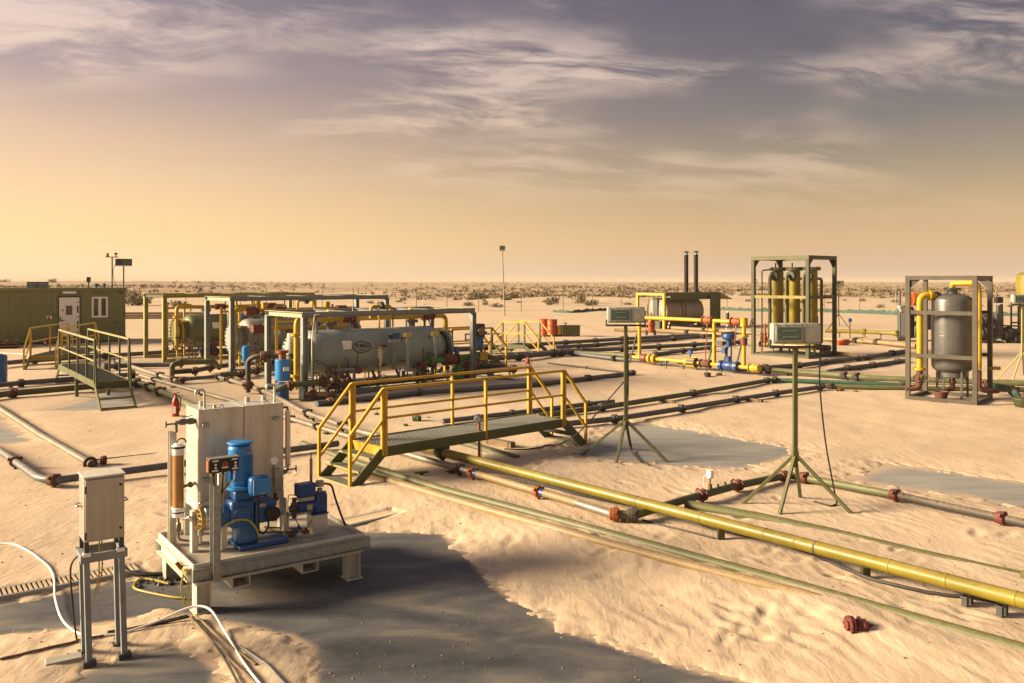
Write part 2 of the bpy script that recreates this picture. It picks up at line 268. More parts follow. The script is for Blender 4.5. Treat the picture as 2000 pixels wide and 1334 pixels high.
# ------------------------------------------------------------------ mesh helpers
def basis(d, up=(0, 0, 1)):
    d = Vector(d).normalized(); up = Vector(up)
    if abs(d.dot(up)) > .98: up = Vector((1, 0, 0))
    s = d.cross(up).normalized(); return d, s, s.cross(d).normalized()
class MB:
    def __init__(s): s.v = []; s.f = []; s.c = []
    def cut(s): s.c.append((len(s.v), len(s.f))); return s        # next pieces become an object of their own
    def add(s, vs, fs):
        o = len(s.v); s.v += [tuple(v) for v in vs]; s.f += [tuple(i+o for i in f) for f in fs]; return s
    def box(s, c, d, rz=0.):
        c = Vector(c); h = Vector(d)/2; M = Matrix.Rotation(rz, 3, 'Z')
        vs = [c+M @ Vector((h.x*a, h.y*b, h.z*e)) for a in (-1, 1) for b in (-1, 1) for e in (-1, 1)]
        return s.add(vs, [(0, 1, 3, 2), (4, 6, 7, 5), (0, 4, 5, 1), (2, 3, 7, 6), (0, 2, 6, 4), (1, 5, 7, 3)])
    def bb(s, a, b): return s.box([(a[i]+b[i])/2 for i in range(3)], [abs(b[i]-a[i]) for i in range(3)])
    def bar(s, a, b, w, h, up=(0, 0, 1)):
        a = Vector(a); b = Vector(b); d, x, y = basis(b-a, up)
        vs = [p+x*(w/2*i)+y*(h/2*j) for p in (a, b) for i, j in ((-1, -1), (1, -1), (1, 1), (-1, 1))]
        return s.add(vs, [(3, 2, 1, 0), (4, 5, 6, 7)]+[(i, (i+1) % 4, (i+1) % 4+4, i+4) for i in range(4)])
    def ext(s, prof, a, b, up=(0, 0, 1)):
        a = Vector(a); b = Vector(b); d, x, y = basis(b-a, up); n = len(prof)
        vs = [p+x*i+y*j for p in (a, b) for i, j in prof]
        return s.add(vs, [tuple(range(n-1, -1, -1)), tuple(range(n, 2*n))]+[(i, (i+1) % n, (i+1) % n+n, i+n) for i in range(n)])
    def ibeam(s, a, b, w, h, t=.014, up=(0, 0, 1)):
        W = w/2; H = h/2; q = t/2
        return s.ext([(-W, -H), (W, -H), (W, -H+t), (q, -H+t), (q, H-t), (W, H-t), (W, H), (-W, H), (-W, H-t), (-q, H-t), (-q, -H+t), (-W, -H+t)], a, b, up)
    def chan(s, a, b, w, h, t=.012, up=(0, 0, 1)):
        return s.ext([(0, -h/2), (w, -h/2), (w, -h/2+t), (t, -h/2+t), (t, h/2-t), (w, h/2-t), (w, h/2), (0, h/2)], a, b, up)
    def cyl(s, a, b, r0, r1=None, n=14, cap=True):
        r1 = r0 if r1 is None else r1; a = Vector(a); b = Vector(b); d, x, y = basis(b-a)
        vs = [p+(x*math.cos(k*2*math.pi/n)+y*math.sin(k*2*math.pi/n))*r for p, r in ((a, r0), (b, r1)) for k in range(n)]
        fs = [(k, (k+1) % n, (k+1) % n+n, k+n) for k in range(n)]
        if cap: fs += [tuple(range(n-1, -1, -1)), tuple(range(n, 2*n))]
        return s.add(vs, fs)
    def lathe(s, prof, o=(0, 0, 0), ax=(0, 0, 1), n=24):
        o = Vector(o); d, x, y = basis(ax); vs = []; m = len(prof)
        for r, h in prof:
            for k in range(n): vs.append(o+d*h+(x*math.cos(k*2*math.pi/n)+y*math.sin(k*2*math.pi/n))*r)
        fs = [(i*n+k, i*n+(k+1) % n, (i+1)*n+(k+1) % n, (i+1)*n+k) for i in range(m-1) for k in range(n)]
        fs += [tuple(range(n-1, -1, -1)), tuple(range((m-1)*n, m*n))]
        return s.add(vs, fs)
    def ball(s, c, r, n=12, sq=1.):
        k = 8; return s.lathe([(max(.0005, r*math.sin(math.pi*i/k)), -r*sq*math.cos(math.pi*i/k)) for i in range(k+1)], c, (0, 0, 1), n)
    def path(s, pts, r, n=10, bend=0., seg=5):
        pts = [Vector(p) for p in pts]
        if bend > 0 and len(pts) > 2:
            q = [pts[0]]
            for i in range(1, len(pts)-1):
                a, p, b = pts[i-1], pts[i], pts[i+1]; d0 = (a-p); d1 = (b-p); l = min(bend, d0.length*.45, d1.length*.45)
                p0 = p+d0.normalized()*l; p1 = p+d1.normalized()*l
                for k in range(seg+1):
                    t = k/seg; q.append(p0*(1-t)**2+p*2*t*(1-t)+p1*t*t)
            pts = q+[pts[-1]]
        d, x, y = basis(pts[1]-pts[0]); vs = []; m = len(pts)
        for i, p in enumerate(pts):
            t = (pts[min(i+1, m-1)]-pts[max(i-1, 0)]).normalized()
            x = (x-t*x.dot(t))
            x = x.normalized() if x.length > 1e-6 else basis(t)[1]
            y = t.cross(x)
            rr = r[i] if isinstance(r, (list, tuple)) else r
            vs += [p+(x*math.cos(k*2*math.pi/n)+y*math.sin(k*2*math.pi/n))*rr for k in range(n)]
        fs = [(i*n+k, i*n+(k+1) % n, (i+1)*n+(k+1) % n, (i+1)*n+k) for i in range(m-1) for k in range(n)]
        return s.add(vs, fs+[tuple(range(n-1, -1, -1)), tuple(range((m-1)*n, m*n))])
    def torus(s, c, R0, r, ax=(0, 0, 1), n=20, a0=0, a1=2*math.pi):
        c = Vector(c); d, x, y = basis(ax); full = abs(a1-a0-2*math.pi) < .01
        pts = [c+(x*math.cos(a0+(a1-a0)*k/n)+y*math.sin(a0+(a1-a0)*k/n))*R0 for k in range(n+(0 if full else 1))]
        if full: pts = pts+[pts[0], ]
        return s.path(pts, r, 6)
    def bolts(s, c, ax, R0, n, r, h):
        c = Vector(c); d, x, y = basis(ax)
        for k in range(n):
            p = c+(x*math.cos(k*2*math.pi/n)+y*math.sin(k*2*math.pi/n))*R0; s.cyl(p-d*h/2, p+d*h/2, r, n=6)
        return s
    def flange(s, c, ax, R0, th, n=18, bolt=8, pair=True):
        c = Vector(c); d = Vector(ax).normalized()
        if pair:
            s.cyl(c-d*(th+.002), c-d*.004, R0, n=n); s.cyl(c+d*.004, c+d*(th+.002), R0, n=n); s.cyl(c-d*.006, c+d*.006, R0*.8, n=n)
        else: s.cyl(c-d*th/2, c+d*th/2, R0, n=n)
        if bolt: s.bolts(c, d, R0*.84, bolt, max(.006, R0*.075), th*3.2)
        return s
    def union(s, c, ax, r):          # hammer union: collar with three lugs
        c = Vector(c); d, x, y = basis(ax); w = r*1.25
        s.lathe([(r*1.1, -w), (r*1.45, -w*.8), (r*1.5, -w*.25), (r*1.62, -w*.2), (r*1.62, w*.75), (r*1.4, w*.9), (r*1.1, w)], c, d, 14)
        for k in range(3):
            a = k*2*math.pi/3+.5; q = x*math.cos(a)+y*math.sin(a); s.bar(c+q*r*1.4+d*w*.25, c+q*r*2.15+d*w*.25, r*.85, r*.7, d)
        return s
    def wheel(s, c, ax, R0, r=None):
        r = r or R0*.1; s.torus(c, R0, r, ax, 16); d, x, y = basis(ax)
        for k in range(3):
            a = k*math.pi/3; q = x*math.cos(a)+y*math.sin(a); s.bar(Vector(c)-q*R0, Vector(c)+q*R0, r*1.6, r*1.2, d)
        return s
    def build(s, name, mat, parent=None, bevel=0., smooth=True, world=False, ang=38):
        if s.c:
            c = [(0, 0)]+s.c+[(len(s.v), len(s.f))]; o = None
            for (a, fa), (b, fb) in zip(c[:-1], c[1:]):
                m = MB(); m.v = s.v[a:b]; m.f = [tuple(i-a for i in f) for f in s.f[fa:fb]]; o = m.build(name, mat, parent, bevel, smooth, world, ang)
            return o
        vs = s.v
        if world and parent is not None:
            Mi = Matrix.Rotation(-parent.rotation_euler.z, 4, 'Z') @ Matrix.Translation(-parent.location)
            vs = [tuple(Mi @ Vector(v)) for v in vs]
        me = bpy.data.meshes.new(name); me.from_pydata(vs, [], s.f); me.update()
        if smooth:
            me.polygons.foreach_set('use_smooth', [True]*len(me.polygons)); me.set_sharp_from_angle(angle=R(ang))
        me.materials.append(MATS[mat] if isinstance(mat, str) else mat)
        o = bpy.data.objects.new(name, me); COL.objects.link(o)
        if parent is not None: o.parent = parent
        if bevel:
            b = o.modifiers.new('bevel', 'BEVEL'); b.width = bevel; b.segments = 2; b.limit_method = 'ANGLE'; b.angle_limit = R(40)
        return o
def tag(o, label, cat=None, group=None, kind=None):
    if label: o['label'] = label
    if cat: o['category'] = cat
    if group: o['group'] = group
    if kind: o['kind'] = kind
    return o
def thing(name, label, cat, loc=(0, 0, 0), rz=0., group=None):
    o = bpy.data.objects.new(name, None); COL.objects.link(o); o.empty_display_size = .2
    o.location = loc; o.rotation_euler = (0, 0, rz); return tag(o, label, cat, group)
def copy_tree(o, parent=None):
    c = o.copy(); COL.objects.link(c); c.parent = parent
    for ch in o.children: copy_tree(ch, c)
    return c
def smoothpts(pts, n=8):            # Catmull-Rom through points
    pts = [Vector(p) for p in pts]; out = []
    for i in range(len(pts)-1):
        p0 = pts[max(i-1, 0)]; p1 = pts[i]; p2 = pts[i+1]; p3 = pts[min(i+2, len(pts)-1)]
        for k in range(n):
            t = k/n; out.append(.5*((2*p1)+(p2-p0)*t+(2*p0-5*p1+4*p2-p3)*t*t+(3*p1-p0-3*p2+p3)*t**3))
    return out+[pts[-1]]
# ------------------------------------------------------------------ the ground: wind-blown sand over concrete pads
PERM = {}
def pn(x, y, seed=0):
    if seed not in PERM:
        rs = np.random.RandomState(seed+11); perm = rs.permutation(512); ang = rs.rand(512)*2*np.pi
        PERM[seed] = (np.concatenate([perm, perm, perm]), np.cos(ang), np.sin(ang))
    perm, gx, gy = PERM[seed]
    xi = np.floor(x).astype(np.int64); yi = np.floor(y).astype(np.int64); xf = x-xi; yf = y-yi
    u = xf*xf*xf*(xf*(xf*6-15)+10); v = yf*yf*yf*(yf*(yf*6-15)+10)
    def g(ix, iy, dx, dy):
        h = perm[(perm[ix & 511]+iy) & 511]; return gx[h]*dx+gy[h]*dy
    a = g(xi, yi, xf, yf); b = g(xi+1, yi, xf-1, yf); c = g(xi, yi+1, xf, yf-1); d = g(xi+1, yi+1, xf-1, yf-1)
    return ((a*(1-u)+b*u)*(1-v)+(c*(1-u)+d*u)*v)*1.5
def fbm(x, y, seed, o=4):
    s = 0; a = 1.
    for k in range(o): s = s+a*pn(x*2**k, y*2**k, seed+k); a *= .5
    return s
def W(pts): return np.array([G(*p)[:2] for p in pts])
BARE = [W([(-120, 1195), (0, 1181), (264, 1130), (420, 1098), (560, 1066), (700, 1036), (780, 1038), (865, 1043), (900, 1080), (950, 1130), (1000, 1172), (1040, 1185), (1100, 1232), (1200, 1262), (1330, 1298), (1500, 1345), (1600, 1500),
           (590, 1500), (612, 1310), (600, 1265), (560, 1245), (480, 1222), (400, 1207), (330, 1195), (230, 1212), (130, 1228), (0, 1243), (-120, 1262)]),
        W([(258, 1276), (300, 1268), (345, 1264), (395, 1284), (432, 1308), (450, 1500), (60, 1500), (150, 1322)]),
        W([(1110, 888), (1160, 858), (1245, 827), (1330, 838), (1400, 851), (1480, 866), (1560, 876), (1530, 895), (1445, 916), (1360, 912), (1280, 906), (1190, 897)]),
        W([(1640, 938), (1700, 918), (1736, 906), (1800, 913), (1880, 927), (2000, 942), (2150, 962), (2150, 1010), (2000, 992), (1880, 972), (1760, 954)]),
        W([(90, 802), (160, 783), (200, 768), (250, 764), (296, 784), (236, 797), (160, 803)]),
        W([(-150, 792), (0, 812), (40, 842), (58, 862), (10, 868), (-150, 868)])]
BSL = [.03, .03, .006, .006, .006, .006]       # how fast the sand deepens away from each bare patch
BOFF = [0, 0, 0, 0, 0, 0]
def sdf(px, py, poly):
    d = np.full(px.shape, 1e9); ins = np.zeros(px.shape, bool); n = len(poly)
    for i in range(n):
        a = poly[i]; b = poly[(i+1) % n]; e = b-a; wx = px-a[0]; wy = py-a[1]
        t = np.clip((wx*e[0]+wy*e[1])/(e @ e), 0, 1); d = np.minimum(d, (wx-e[0]*t)**2+(wy-e[1]*t)**2)
        c = ((a[1] > py) != (b[1] > py)) & (px < (b[0]-a[0])*(py-a[1])/(b[1]-a[1]+1e-12)+a[0]); ins ^= c
    d = np.sqrt(d); return np.where(ins, -d, d)
def segd(px, py, a, b):
    a = np.array(a); b = np.array(b); e = b-a; L = np.hypot(*e); t = ((px-a[0])*e[0]+(py-a[1])*e[1])/L
    s = (-(px-a[0])*e[1]+(py-a[1])*e[0])/L; return t, s, L
rs0 = np.random.RandomState(5)
CHAN = [(G(-60, 1178)[:2], G(268, 1115)[:2]), (G(640, 1036)[:2], G(765, 1007)[:2])]
FOOT = []
for k in range(100):                            # trails of footprints across the near sand
    px, py = [(1130, 1070), (1420, 1180), (1240, 1120), (1560, 1120), (1700, 1090), (1830, 1190), (1500, 1260), (1900, 1040), (1330, 960), (1750, 1230), (1400, 1240), (150, 990), (600, 930), (260, 870), (760, 960), (1400, 985), (330, 960), (1050, 920)][k % 18]
    q = G(px+rs0.randn()*90, py+rs0.randn()*22); FOOT.append((q.x, q.y, rs0.rand()*3.1, rs0.uniform(.3, 1.1), rs0.uniform(.8, 1.25)))
def height(x, y):
    h = np.full(x.shape, .05)
    nearm = np.clip((17-y)/8, .12, 1)*np.clip((34-y)/14, 0, 1)
    site = np.clip((92-y)/14, 0, 1)
    h = h+(.026*fbm(x/2.3, y/2.3, 3, 3)+.006*pn(x/.55, y/.55, 9))*np.clip((90-y)/30, .2, 1)
    # long drift against the half-buried pair of pipes
    a = G(700, 935, .05)[:2]; b = G(2050, 1310, .05)[:2]; t, s, L = segd(x, y, a, b)
    along = np.clip(t/1.5, 0, 1)
    h = h+along*((.06+.03*pn(x/.9, y/.9, 57))*np.exp(-((s+.12)/.45)**2)+.02*np.exp(-((s-.55)/.3)**2))*(y < 20)
    # wind ripples, crests running away from the viewer
    wx = x+.10*fbm(x/.5, y/.8, 21, 3); wy = y
    ph = (wx*.93+wy*.36)*2*np.pi
    rp = np.sin(ph/.21+2.2*pn(x/.45, y/.7, 31)); rp2 = np.sin(ph/.115+2.5*pn(x/.3, y/.4, 33))
    am = np.clip(.45+.9*pn(x/1.4, y/1.4, 41), .1, 1)
    rid = 1-np.abs(pn(x/.30+.4*pn(x/.5, y/.5, 52), y/.55, 51))*2
    h = h+nearm*(am*(.0050*rp+.0020*rp2)+.0055*rid*np.clip(.5+pn(x/1.1, y/1.1, 55), 0, 1))
    for fx, fy, an, dp, sz in FOOT:
        dx = x-fx; dy = y-fy; m = (np.abs(dx) < .5) & (np.abs(dy) < .5)
        if m.any():
            c, sn = math.cos(an), math.sin(an); u = (dx[m]*c+dy[m]*sn)/(.16*sz); v = (-dx[m]*sn+dy[m]*c)/(.065*sz); q = u*u+v*v
            h[m] += dp*(-.02*np.exp(-q*1.2))+dp*.008*np.exp(-(np.sqrt(q)-1.5)**2*3)
    # bare patches: sand thins to nothing with a ragged edge
    m = (y < 30) & (np.abs(x) < 18)
    xm = x[m]; ym = y[m]; hm = h[m]
    rag = .10*fbm(xm/.30, ym/.30, 61, 3); ragf = .045*fbm(xm/.08, ym/.08, 67, 3)
    for p, sl_, of in zip(BARE, BSL, BOFF):
        c = 1.3 if sl_ > .02 else 2.2; d0 = sdf(xm, ym, p)+rag*c; d = d0+ragf*c
        g = np.where(d > 0, .0035+np.maximum(d0, 0)*sl_*2.6+np.minimum(d, .03)*.12, np.maximum(d*.22, -.03)-.006)+of
        k = np.clip(d/.7, 0, 1); k = k*k*(3-2*k); hm = np.where(d < .7, g*(1-k)+hm*k, hm)
    h[m] = hm
    for a, b in CHAN:                          # the drain channel is kept nearly clear
        t, s, L = segd(x, y, a, b); k = (t > -.1) & (t < L+.1) & (np.abs(s) < .15)
        h[k] = np.minimum(h[k], .018+.028*pn(x[k]/.35, y[k]/.35, 99))
    # beyond the fence: low dunes
    f = np.clip((y-88)/60, 0, 1)
    f = np.maximum(f, np.clip((np.abs(x-5)-60)/40, 0, 1))
    dn = .35*fbm(x/14, y/14, 71, 3)*np.clip(y/150, .4, 1)+1.0*fbm(x/70, y/70, 75, 3)+.25
    fb = np.clip((y-84)/14, 0, 1)*np.clip(.5+pn(x/9, y/6, 77), 0, 1)*.5
    h = h+f*dn*np.clip(1.2-y/2500, .25, 1)+fb*site
    lf = np.clip((-x/np.maximum(y, 1)-.18)/.25, 0, 1)*np.clip((y-150)/300, 0, 1)*np.clip((1500-y)/600, 0, 1); h = h+lf*(2.0+.8*pn(x/120, y/150, 79))
    return h
GRID = []
def ground():
    core = np.arange(-4.6, 7.6, .036); st = .036; xr = [core[-1]]; 
    while xr[-1] < 6000: st *= 1.042; xr.append(xr[-1]+st)
    st = .036; xl = [core[0]]
    while xl[-1] > -6000: st *= 1.042; xl.append(xl[-1]-st)
    xs = np.concatenate([np.array(xl[:0:-1]), core, np.array(xr[1:])])
    ys = [-60., -20., -5., 0., 2., 3.5, 4.6]
    while ys[-1] < 9000:
        y = ys[-1]; ys.append(y+max(.03, y*(.0035 if y < 20 else .006 if y < 110 else .016)))
    ys = np.array(ys); X, Y = np.meshgrid(xs, ys); sh = X.shape; X = X.ravel(); Y = Y.ravel()
    Z = height(X, Y)
    Z -= np.clip((Y-3000)/6000, 0, 1)*3
    GRID.extend((xs, ys, Z.reshape(sh)))
    n = len(X); co = np.empty((n, 3), np.float32); co[:, 0] = X; co[:, 1] = Y; co[:, 2] = Z
    r, c = sh; i = np.arange((r-1)*(c-1)); iy = i//(c-1); ix = i % (c-1); v0 = iy*c+ix
    q = np.stack([v0, v0+1, v0+1+c, v0+c], 1).astype(np.int32)
    me = bpy.data.meshes.new('ground'); me.vertices.add(n); me.vertices.foreach_set('co', co.ravel())
    me.loops.add(q.size); me.loops.foreach_set('vertex_index', q.ravel()); me.polygons.add(len(q))
    me.polygons.foreach_set('loop_start', np.arange(0, q.size, 4, dtype=np.int32)); me.polygons.foreach_set('use_smooth', np.ones(len(q), bool))
    me.update(calc_edges=True); me.materials.append(MATS['sand'])
    o = bpy.data.objects.new('ground', me); COL.objects.link(o); o['kind'] = 'structure'
ground()
def gz(x, y):                                   # sand height at a place
    xs, ys, z = GRID; i = min(len(xs)-1, max(1, int(np.searchsorted(xs, x)))); j = min(len(ys)-1, max(1, int(np.searchsorted(ys, y))))
    u = (x-xs[i-1])/(xs[i]-xs[i-1]); v = (y-ys[j-1])/(ys[j]-ys[j-1])
    return float((z[j-1, i-1]*(1-u)+z[j-1, i]*u)*(1-v)+(z[j, i-1]*(1-u)+z[j, i]*u)*v)
def slab(name, quad, mat, z, bare, width, base=0., n=90):     # pad as a fine sheet that knows how much sand lies on it
    u, v = np.meshgrid(np.linspace(0, 1, n), np.linspace(0, 1, n)); q = [np.array(p[:2]) for p in quad]
    P = (q[0]*((1-u)*(1-v))[..., None]+q[1]*(u*(1-v))[..., None]+q[2]*(u*v)[..., None]+q[3]*((1-u)*v)[..., None]).reshape(-1, 2)
    d = np.full(len(P), 9.)
    for b in bare: d = np.minimum(d, sdf(P[:, 0], P[:, 1], BARE[b]))
    dust = np.clip(1-(-d)/width, 0, 1.2)**1.5+base+.3*fbm(P[:, 0]/1.3, P[:, 1]/1.3, 83, 3)
    vs = [(a, b, z) for a, b in P]; k = len(vs)
    fs = [(i*n+j, i*n+j+1, (i+1)*n+j+1, (i+1)*n+j) for i in range(n-1) for j in range(n-1)]
    rim = [i for i in range(n)]+[i*n+n-1 for i in range(1, n)]+[(n-1)*n+i for i in range(n-2, -1, -1)]+[i*n for i in range(n-2, 0, -1)]
    vs += [(vs[i][0], vs[i][1], z-.12) for i in rim]; m = len(rim); fs += [(rim[i], rim[(i+1) % m], k+(i+1) % m, k+i) for i in range(m)]
    me = bpy.data.meshes.new(name); me.from_pydata(vs, [], fs); me.update(); at = me.attributes.new('dust', 'FLOAT', 'POINT'); at.data.foreach_set('value', np.concatenate([dust, np.ones(m)]).astype(np.float32))
    me.materials.append(MATS[mat]); o = bpy.data.objects.new(name, me); COL.objects.link(o); o['kind'] = 'structure'
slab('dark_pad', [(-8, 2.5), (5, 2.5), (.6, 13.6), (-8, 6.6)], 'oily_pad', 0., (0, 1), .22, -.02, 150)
slab('concrete_pad', [G(960, 900), G(1460, 945), G(1680, 882), G(1240, 805)], 'grey_pad', 0., (2,), .35, -.05)
slab('concrete_pad', [G(1560, 940), G(2250, 1040), G(2250, 930), G(1740, 890)], 'grey_pad', 0., (3,), .7, .1)
slab('concrete_pad', [G(40, 812), G(250, 808), G(340, 780), G(200, 755)], 'grey_pad', 0., (4,), .5, .15)
slab('concrete_pad', [G(-300, 785), G(30, 785), G(110, 876), G(-300, 885)], 'grey_pad', 0., (5,), .5, .15)
# ------------------------------------------------------------------ desert beyond the fence: scrub
def scrub_mesh(name, seed, leaves, rad, ht, leaf, mat):
    rr = random.Random(seed); b = MB()
    lob = [(rr.uniform(-.55, .55)*rad, rr.uniform(-.55, .55)*rad, rr.uniform(.1, .5)*ht, rr.uniform(.35, .6)) for _ in range(7)]
    for k in range(14):
        l = rr.choice(lob); b.path([(0, 0, -.1), (l[0]*.4, l[1]*.4, l[2]*.5), (l[0]+rr.uniform(-.3, .3)*rad, l[1]+rr.uniform(-.3, .3)*rad, l[2]+rr.uniform(0, .3)*ht)], [.022*rad, .014*rad, .004*rad], 3)
    for k in range(leaves):
        l = rr.choice(lob); d = Vector((rr.gauss(0, 1), rr.gauss(0, 1), rr.gauss(0, .9))).normalized()*(rr.random()**.45)*l[3]
        p = Vector((l[0]+d.x*rad, l[1]+d.y*rad, max(.02, l[2]+d.z*ht*.75))); s = leaf*rr.uniform(.5, 1.5)
        a = Vector((rr.gauss(0, 1), rr.gauss(0, 1), rr.gauss(0, 1))).normalized()*s; c = Vector((rr.gauss(0, 1), rr.gauss(0, 1), rr.gauss(.6, 1))).normalized()*s*1.6
        b.add([p-a*.5, p+a*.5, p+c], [(0, 1, 2)])
    me = b.build(name, mat, smooth=False); m = me.data; bpy.data.objects.remove(me); return m
SCR = [scrub_mesh('scrub', 10+i, 520, 1., .8+.12*i, .10, ['scrub', 'scrub_brown', 'scrub'][i % 3]) for i in range(5)]
def gzz(x, y): return gz(x, y)
def bush(px, py, wpx, k, label, group='scrub bushes beyond the fence', hs=1.):
    p = G(px, py); s = wpx/FOC*p.y/2
    o = bpy.data.objects.new('desert_shrub', SCR[k % 5]); COL.objects.link(o); o.location = (p.x, p.y, gz(p.x, p.y)-.05); o.scale = (s, s, s*hs); o.rotation_euler = (0, 0, random.random()*6)
    return tag(o, label, 'shrub', group)
bush(268, 600, 62, 0, 'large dark scrub bush beside the green cabin corner', hs=1.2)
bush(262, 588, 50, 1, 'second dark scrub bush behind the cabin, against the dune', hs=1.2)
bush(345, 604, 46, 2, 'broad scrub bush seen through the leftmost separator frame')
bush(934, 588, 44, 2, 'tall olive scrub bush left of the slim floodlight mast', hs=1.1)
bush(1006, 588, 26, 0, 'dark round scrub bush just right of the floodlight mast', hs=1.2)
bush(1036, 583, 22, 3, 'small twin-crowned scrub bush behind the fence near the mast')
bush(1084, 597, 40, 2, 'wide green scrub bush at the foot of the fence')
bush(1128, 596, 44, 4, 'green scrub bush right of the widest one at the fence')
bush(1160, 599, 36, 2, 'low green scrub bush at the end of the fence thicket')
bush(1225, 597, 20, 1, 'small dark mound of scrub behind the near floodlight', hs=.8)
bush(1700, 578, 26, 0, 'dark scrub bush on the slope right of the filter frame', hs=1.1)
bush(1686, 592, 20, 1, 'brown scrub bush below the slope bush right of the filter frame')
bush(1722, 585, 14, 2, 'little round scrub bush left of the grey vessel frame')
bush(1720, 603, 20, 3, 'scrub bush just behind the green windbreak net')
bush(10, 559, 26, 1, 'scrub bush showing above the left end of the cabin roof')
bush(105, 561, 24, 1, 'pale twiggy scrub bush above the cabin roof')
rr = random.Random(3); small = []
while len(small) < 62:                            # the rest of the thicket along the fence
    px = rr.uniform(250, 2050); py = rr.choice([rr.uniform(572, 602), rr.uniform(585, 603)])
    if 1230 < px < 1420 and py > 585: continue
    if px < 700 and rr.random() < .75: continue
    small.append((px, py, rr.uniform(7, 22)*(1.3 if 860 < px < 1200 else 1), rr.randrange(5), rr.uniform(.7, 1.1)))
small.sort(); seen = {}
ORD = 'first second third fourth fifth sixth seventh eighth ninth tenth eleventh twelfth thirteenth fourteenth fifteenth sixteenth'.split()
for px, py, w, k, hs in small:
    where = [w_ for x_, w_ in ((300, 'beside the cabin end'), (520, 'above the leftmost separator frame'), (760, 'above the middle separator frame'), (930, 'above the front separator frame'), (1060, 'around the slim floodlight mast'), (1180, 'above the red drums'),
             (1260, 'behind the farther floodlight'), (1420, 'behind the heater'), (1640, 'behind the filter frame'), (1770, 'between the filter frame and grey vessel'), (9999, 'behind the grey vessel')) if px < x_][0]
    seen[where] = seen.get(where, 0)+1
    bush(px, py, w, k, 'small scrub bush, %s from left of those %s' % (ORD[seen[where]-1], where), 'small scrub behind the fence', hs)
def far_scrub():
    rs = np.random.RandomState(9); n = 8000
    inv = rs.uniform(1/1500., 1/150., n); y = 1/inv
    x = rs.uniform(-.72, .72, n)*y
    keep = (pn(x/90, y/160, 91)+.8*np.clip((x/y+.25)*2, -.7, .6) > rs.uniform(-.5, .6, n)); x = x[keep]; y = y[keep]; n = len(x)
    z = height(x, y); s = rs.uniform(.3, 1.0, n)*(1+y/1300)
    T = 12; vs = np.zeros((n, T*3, 3), np.float32)
    for k in range(T):
        a = rs.rand(n)*6.283; r = rs.rand(n)*.8; cx = np.cos(a)*r; cy = np.sin(a)*r; cz = rs.rand(n)*.45
        for j in range(3):
            b = rs.rand(n)*6.283; q = rs.uniform(.15, .5, n)
            vs[:, k*3+j, 0] = x+s*(cx+np.cos(b)*q); vs[:, k*3+j, 1] = y+s*(cy+np.sin(b)*q); vs[:, k*3+j, 2] = z+s*np.maximum(-.1, cz+rs.uniform(-.35, .45, n)*(1 if j < 2 else 1.4))
    v = vs.reshape(-1, 3); q = np.arange(len(v), dtype=np.int32)
    me = bpy.data.meshes.new('far_scrub'); me.vertices.add(len(v)); me.vertices.foreach_set('co', v.ravel()); me.loops.add(len(q)); me.loops.foreach_set('vertex_index', q)
    me.polygons.add(len(q)//3); me.polygons.foreach_set('loop_start', np.arange(0, len(q), 3, dtype=np.int32)); me.update(calc_edges=True); me.materials.append(MATS['scrub_brown'])
    o = bpy.data.objects.new('far_scrub', me); COL.objects.link(o); tag(o, 'far band of low brown scrub on the desert plain', 'scrub', kind='stuff')
far_scrub()

# ------------------------------------------------------------------ perimeter fence
def fence(label, pts, step, ht=2.0, name='mesh_fence'):
    r = thing(name, label, 'fence', pts[0]); acc = []
    for a, b in zip(pts[:-1], pts[1:]):
        n = max(1, int((b-a).length/step)); acc += [a.lerp(b, k/n) for k in range(n)]
    acc.append(pts[-1]); base = None
    side = basis(pts[-1]-pts[0])[1]
    for p in acc:
        m = MB(); m.bar((0, 0, -.3), (0, 0, ht), .07, .07)
        for s in (-1, 1): m.bar((0, 0, ht), tuple(side*.32*s+Vector((0, 0, ht+.4))), .05, .05)
        if base is None: base = m.build('post', 'fence_post', r); o = base
        else: o = base.copy(); COL.objects.link(o); o.parent = r
        q = Vector(p)-Vector(pts[0]); o.location = (q.x, q.y, gz(p.x, p.y))
    m = MB()
    for h in (.1, .55, 1.0, 1.5, 1.95):
        for a, b in zip(acc[:-1], acc[1:]): m.bar((a.x, a.y, gz(a.x, a.y)+h), (b.x, b.y, gz(b.x, b.y)+h), .012, .012)
    for s in (-1, 1):
        for a, b in zip(acc[:-1], acc[1:]): m.bar((a.x+side.x*.3*s, a.y+side.y*.3*s, gz(a.x, a.y)+ht+.38), (b.x+side.x*.3*s, b.y+side.y*.3*s, gz(b.x, b.y)+ht+.38), .012, .012)
    m.build('wire', 'fence_post', r, world=True, smooth=False)
    return r
fence('long wire fence with forked post tops across the middle distance', [G(700, 606), G(935, 610), G(1100, 609), G(1420, 604), G(1750, 610), G(2080, 612)], 3.1)
fence('short wire fence run with forked tops behind the left separators', [G(250, 602), G(470, 599), G(690, 605)], 4.5)
def net(label, pts, h, name='windbreak_net'):
    b = MB(); a = []; rr = random.Random(len(pts))
    P_ = smoothpts(pts, 14)
    for i, p in enumerate(P_):
        z = gz(p.x, p.y); hh = h*rr.uniform(.55, 1.1); a.append((p, z, hh))
    vs = []
    for p, z, hh in a: vs += [(p.x, p.y-.25, z), (p.x+rr.uniform(-.1, .1), p.y-.1, z+hh), (p.x, p.y+.12, z+hh*.9), (p.x, p.y+.3, z)]
    fs = [(i*4+k, i*4+k+1, (i+1)*4+k+1, (i+1)*4+k) for i in range(len(a)-1) for k in range(3)]
    b.add(vs, fs); return tag(b.build(name, 'green_net', ang=80), label, 'net')
net('short length of green windbreak net lying behind the red drums', [G(1080, 611), G(1120, 612), G(1160, 609), G(1190, 608)], .3)
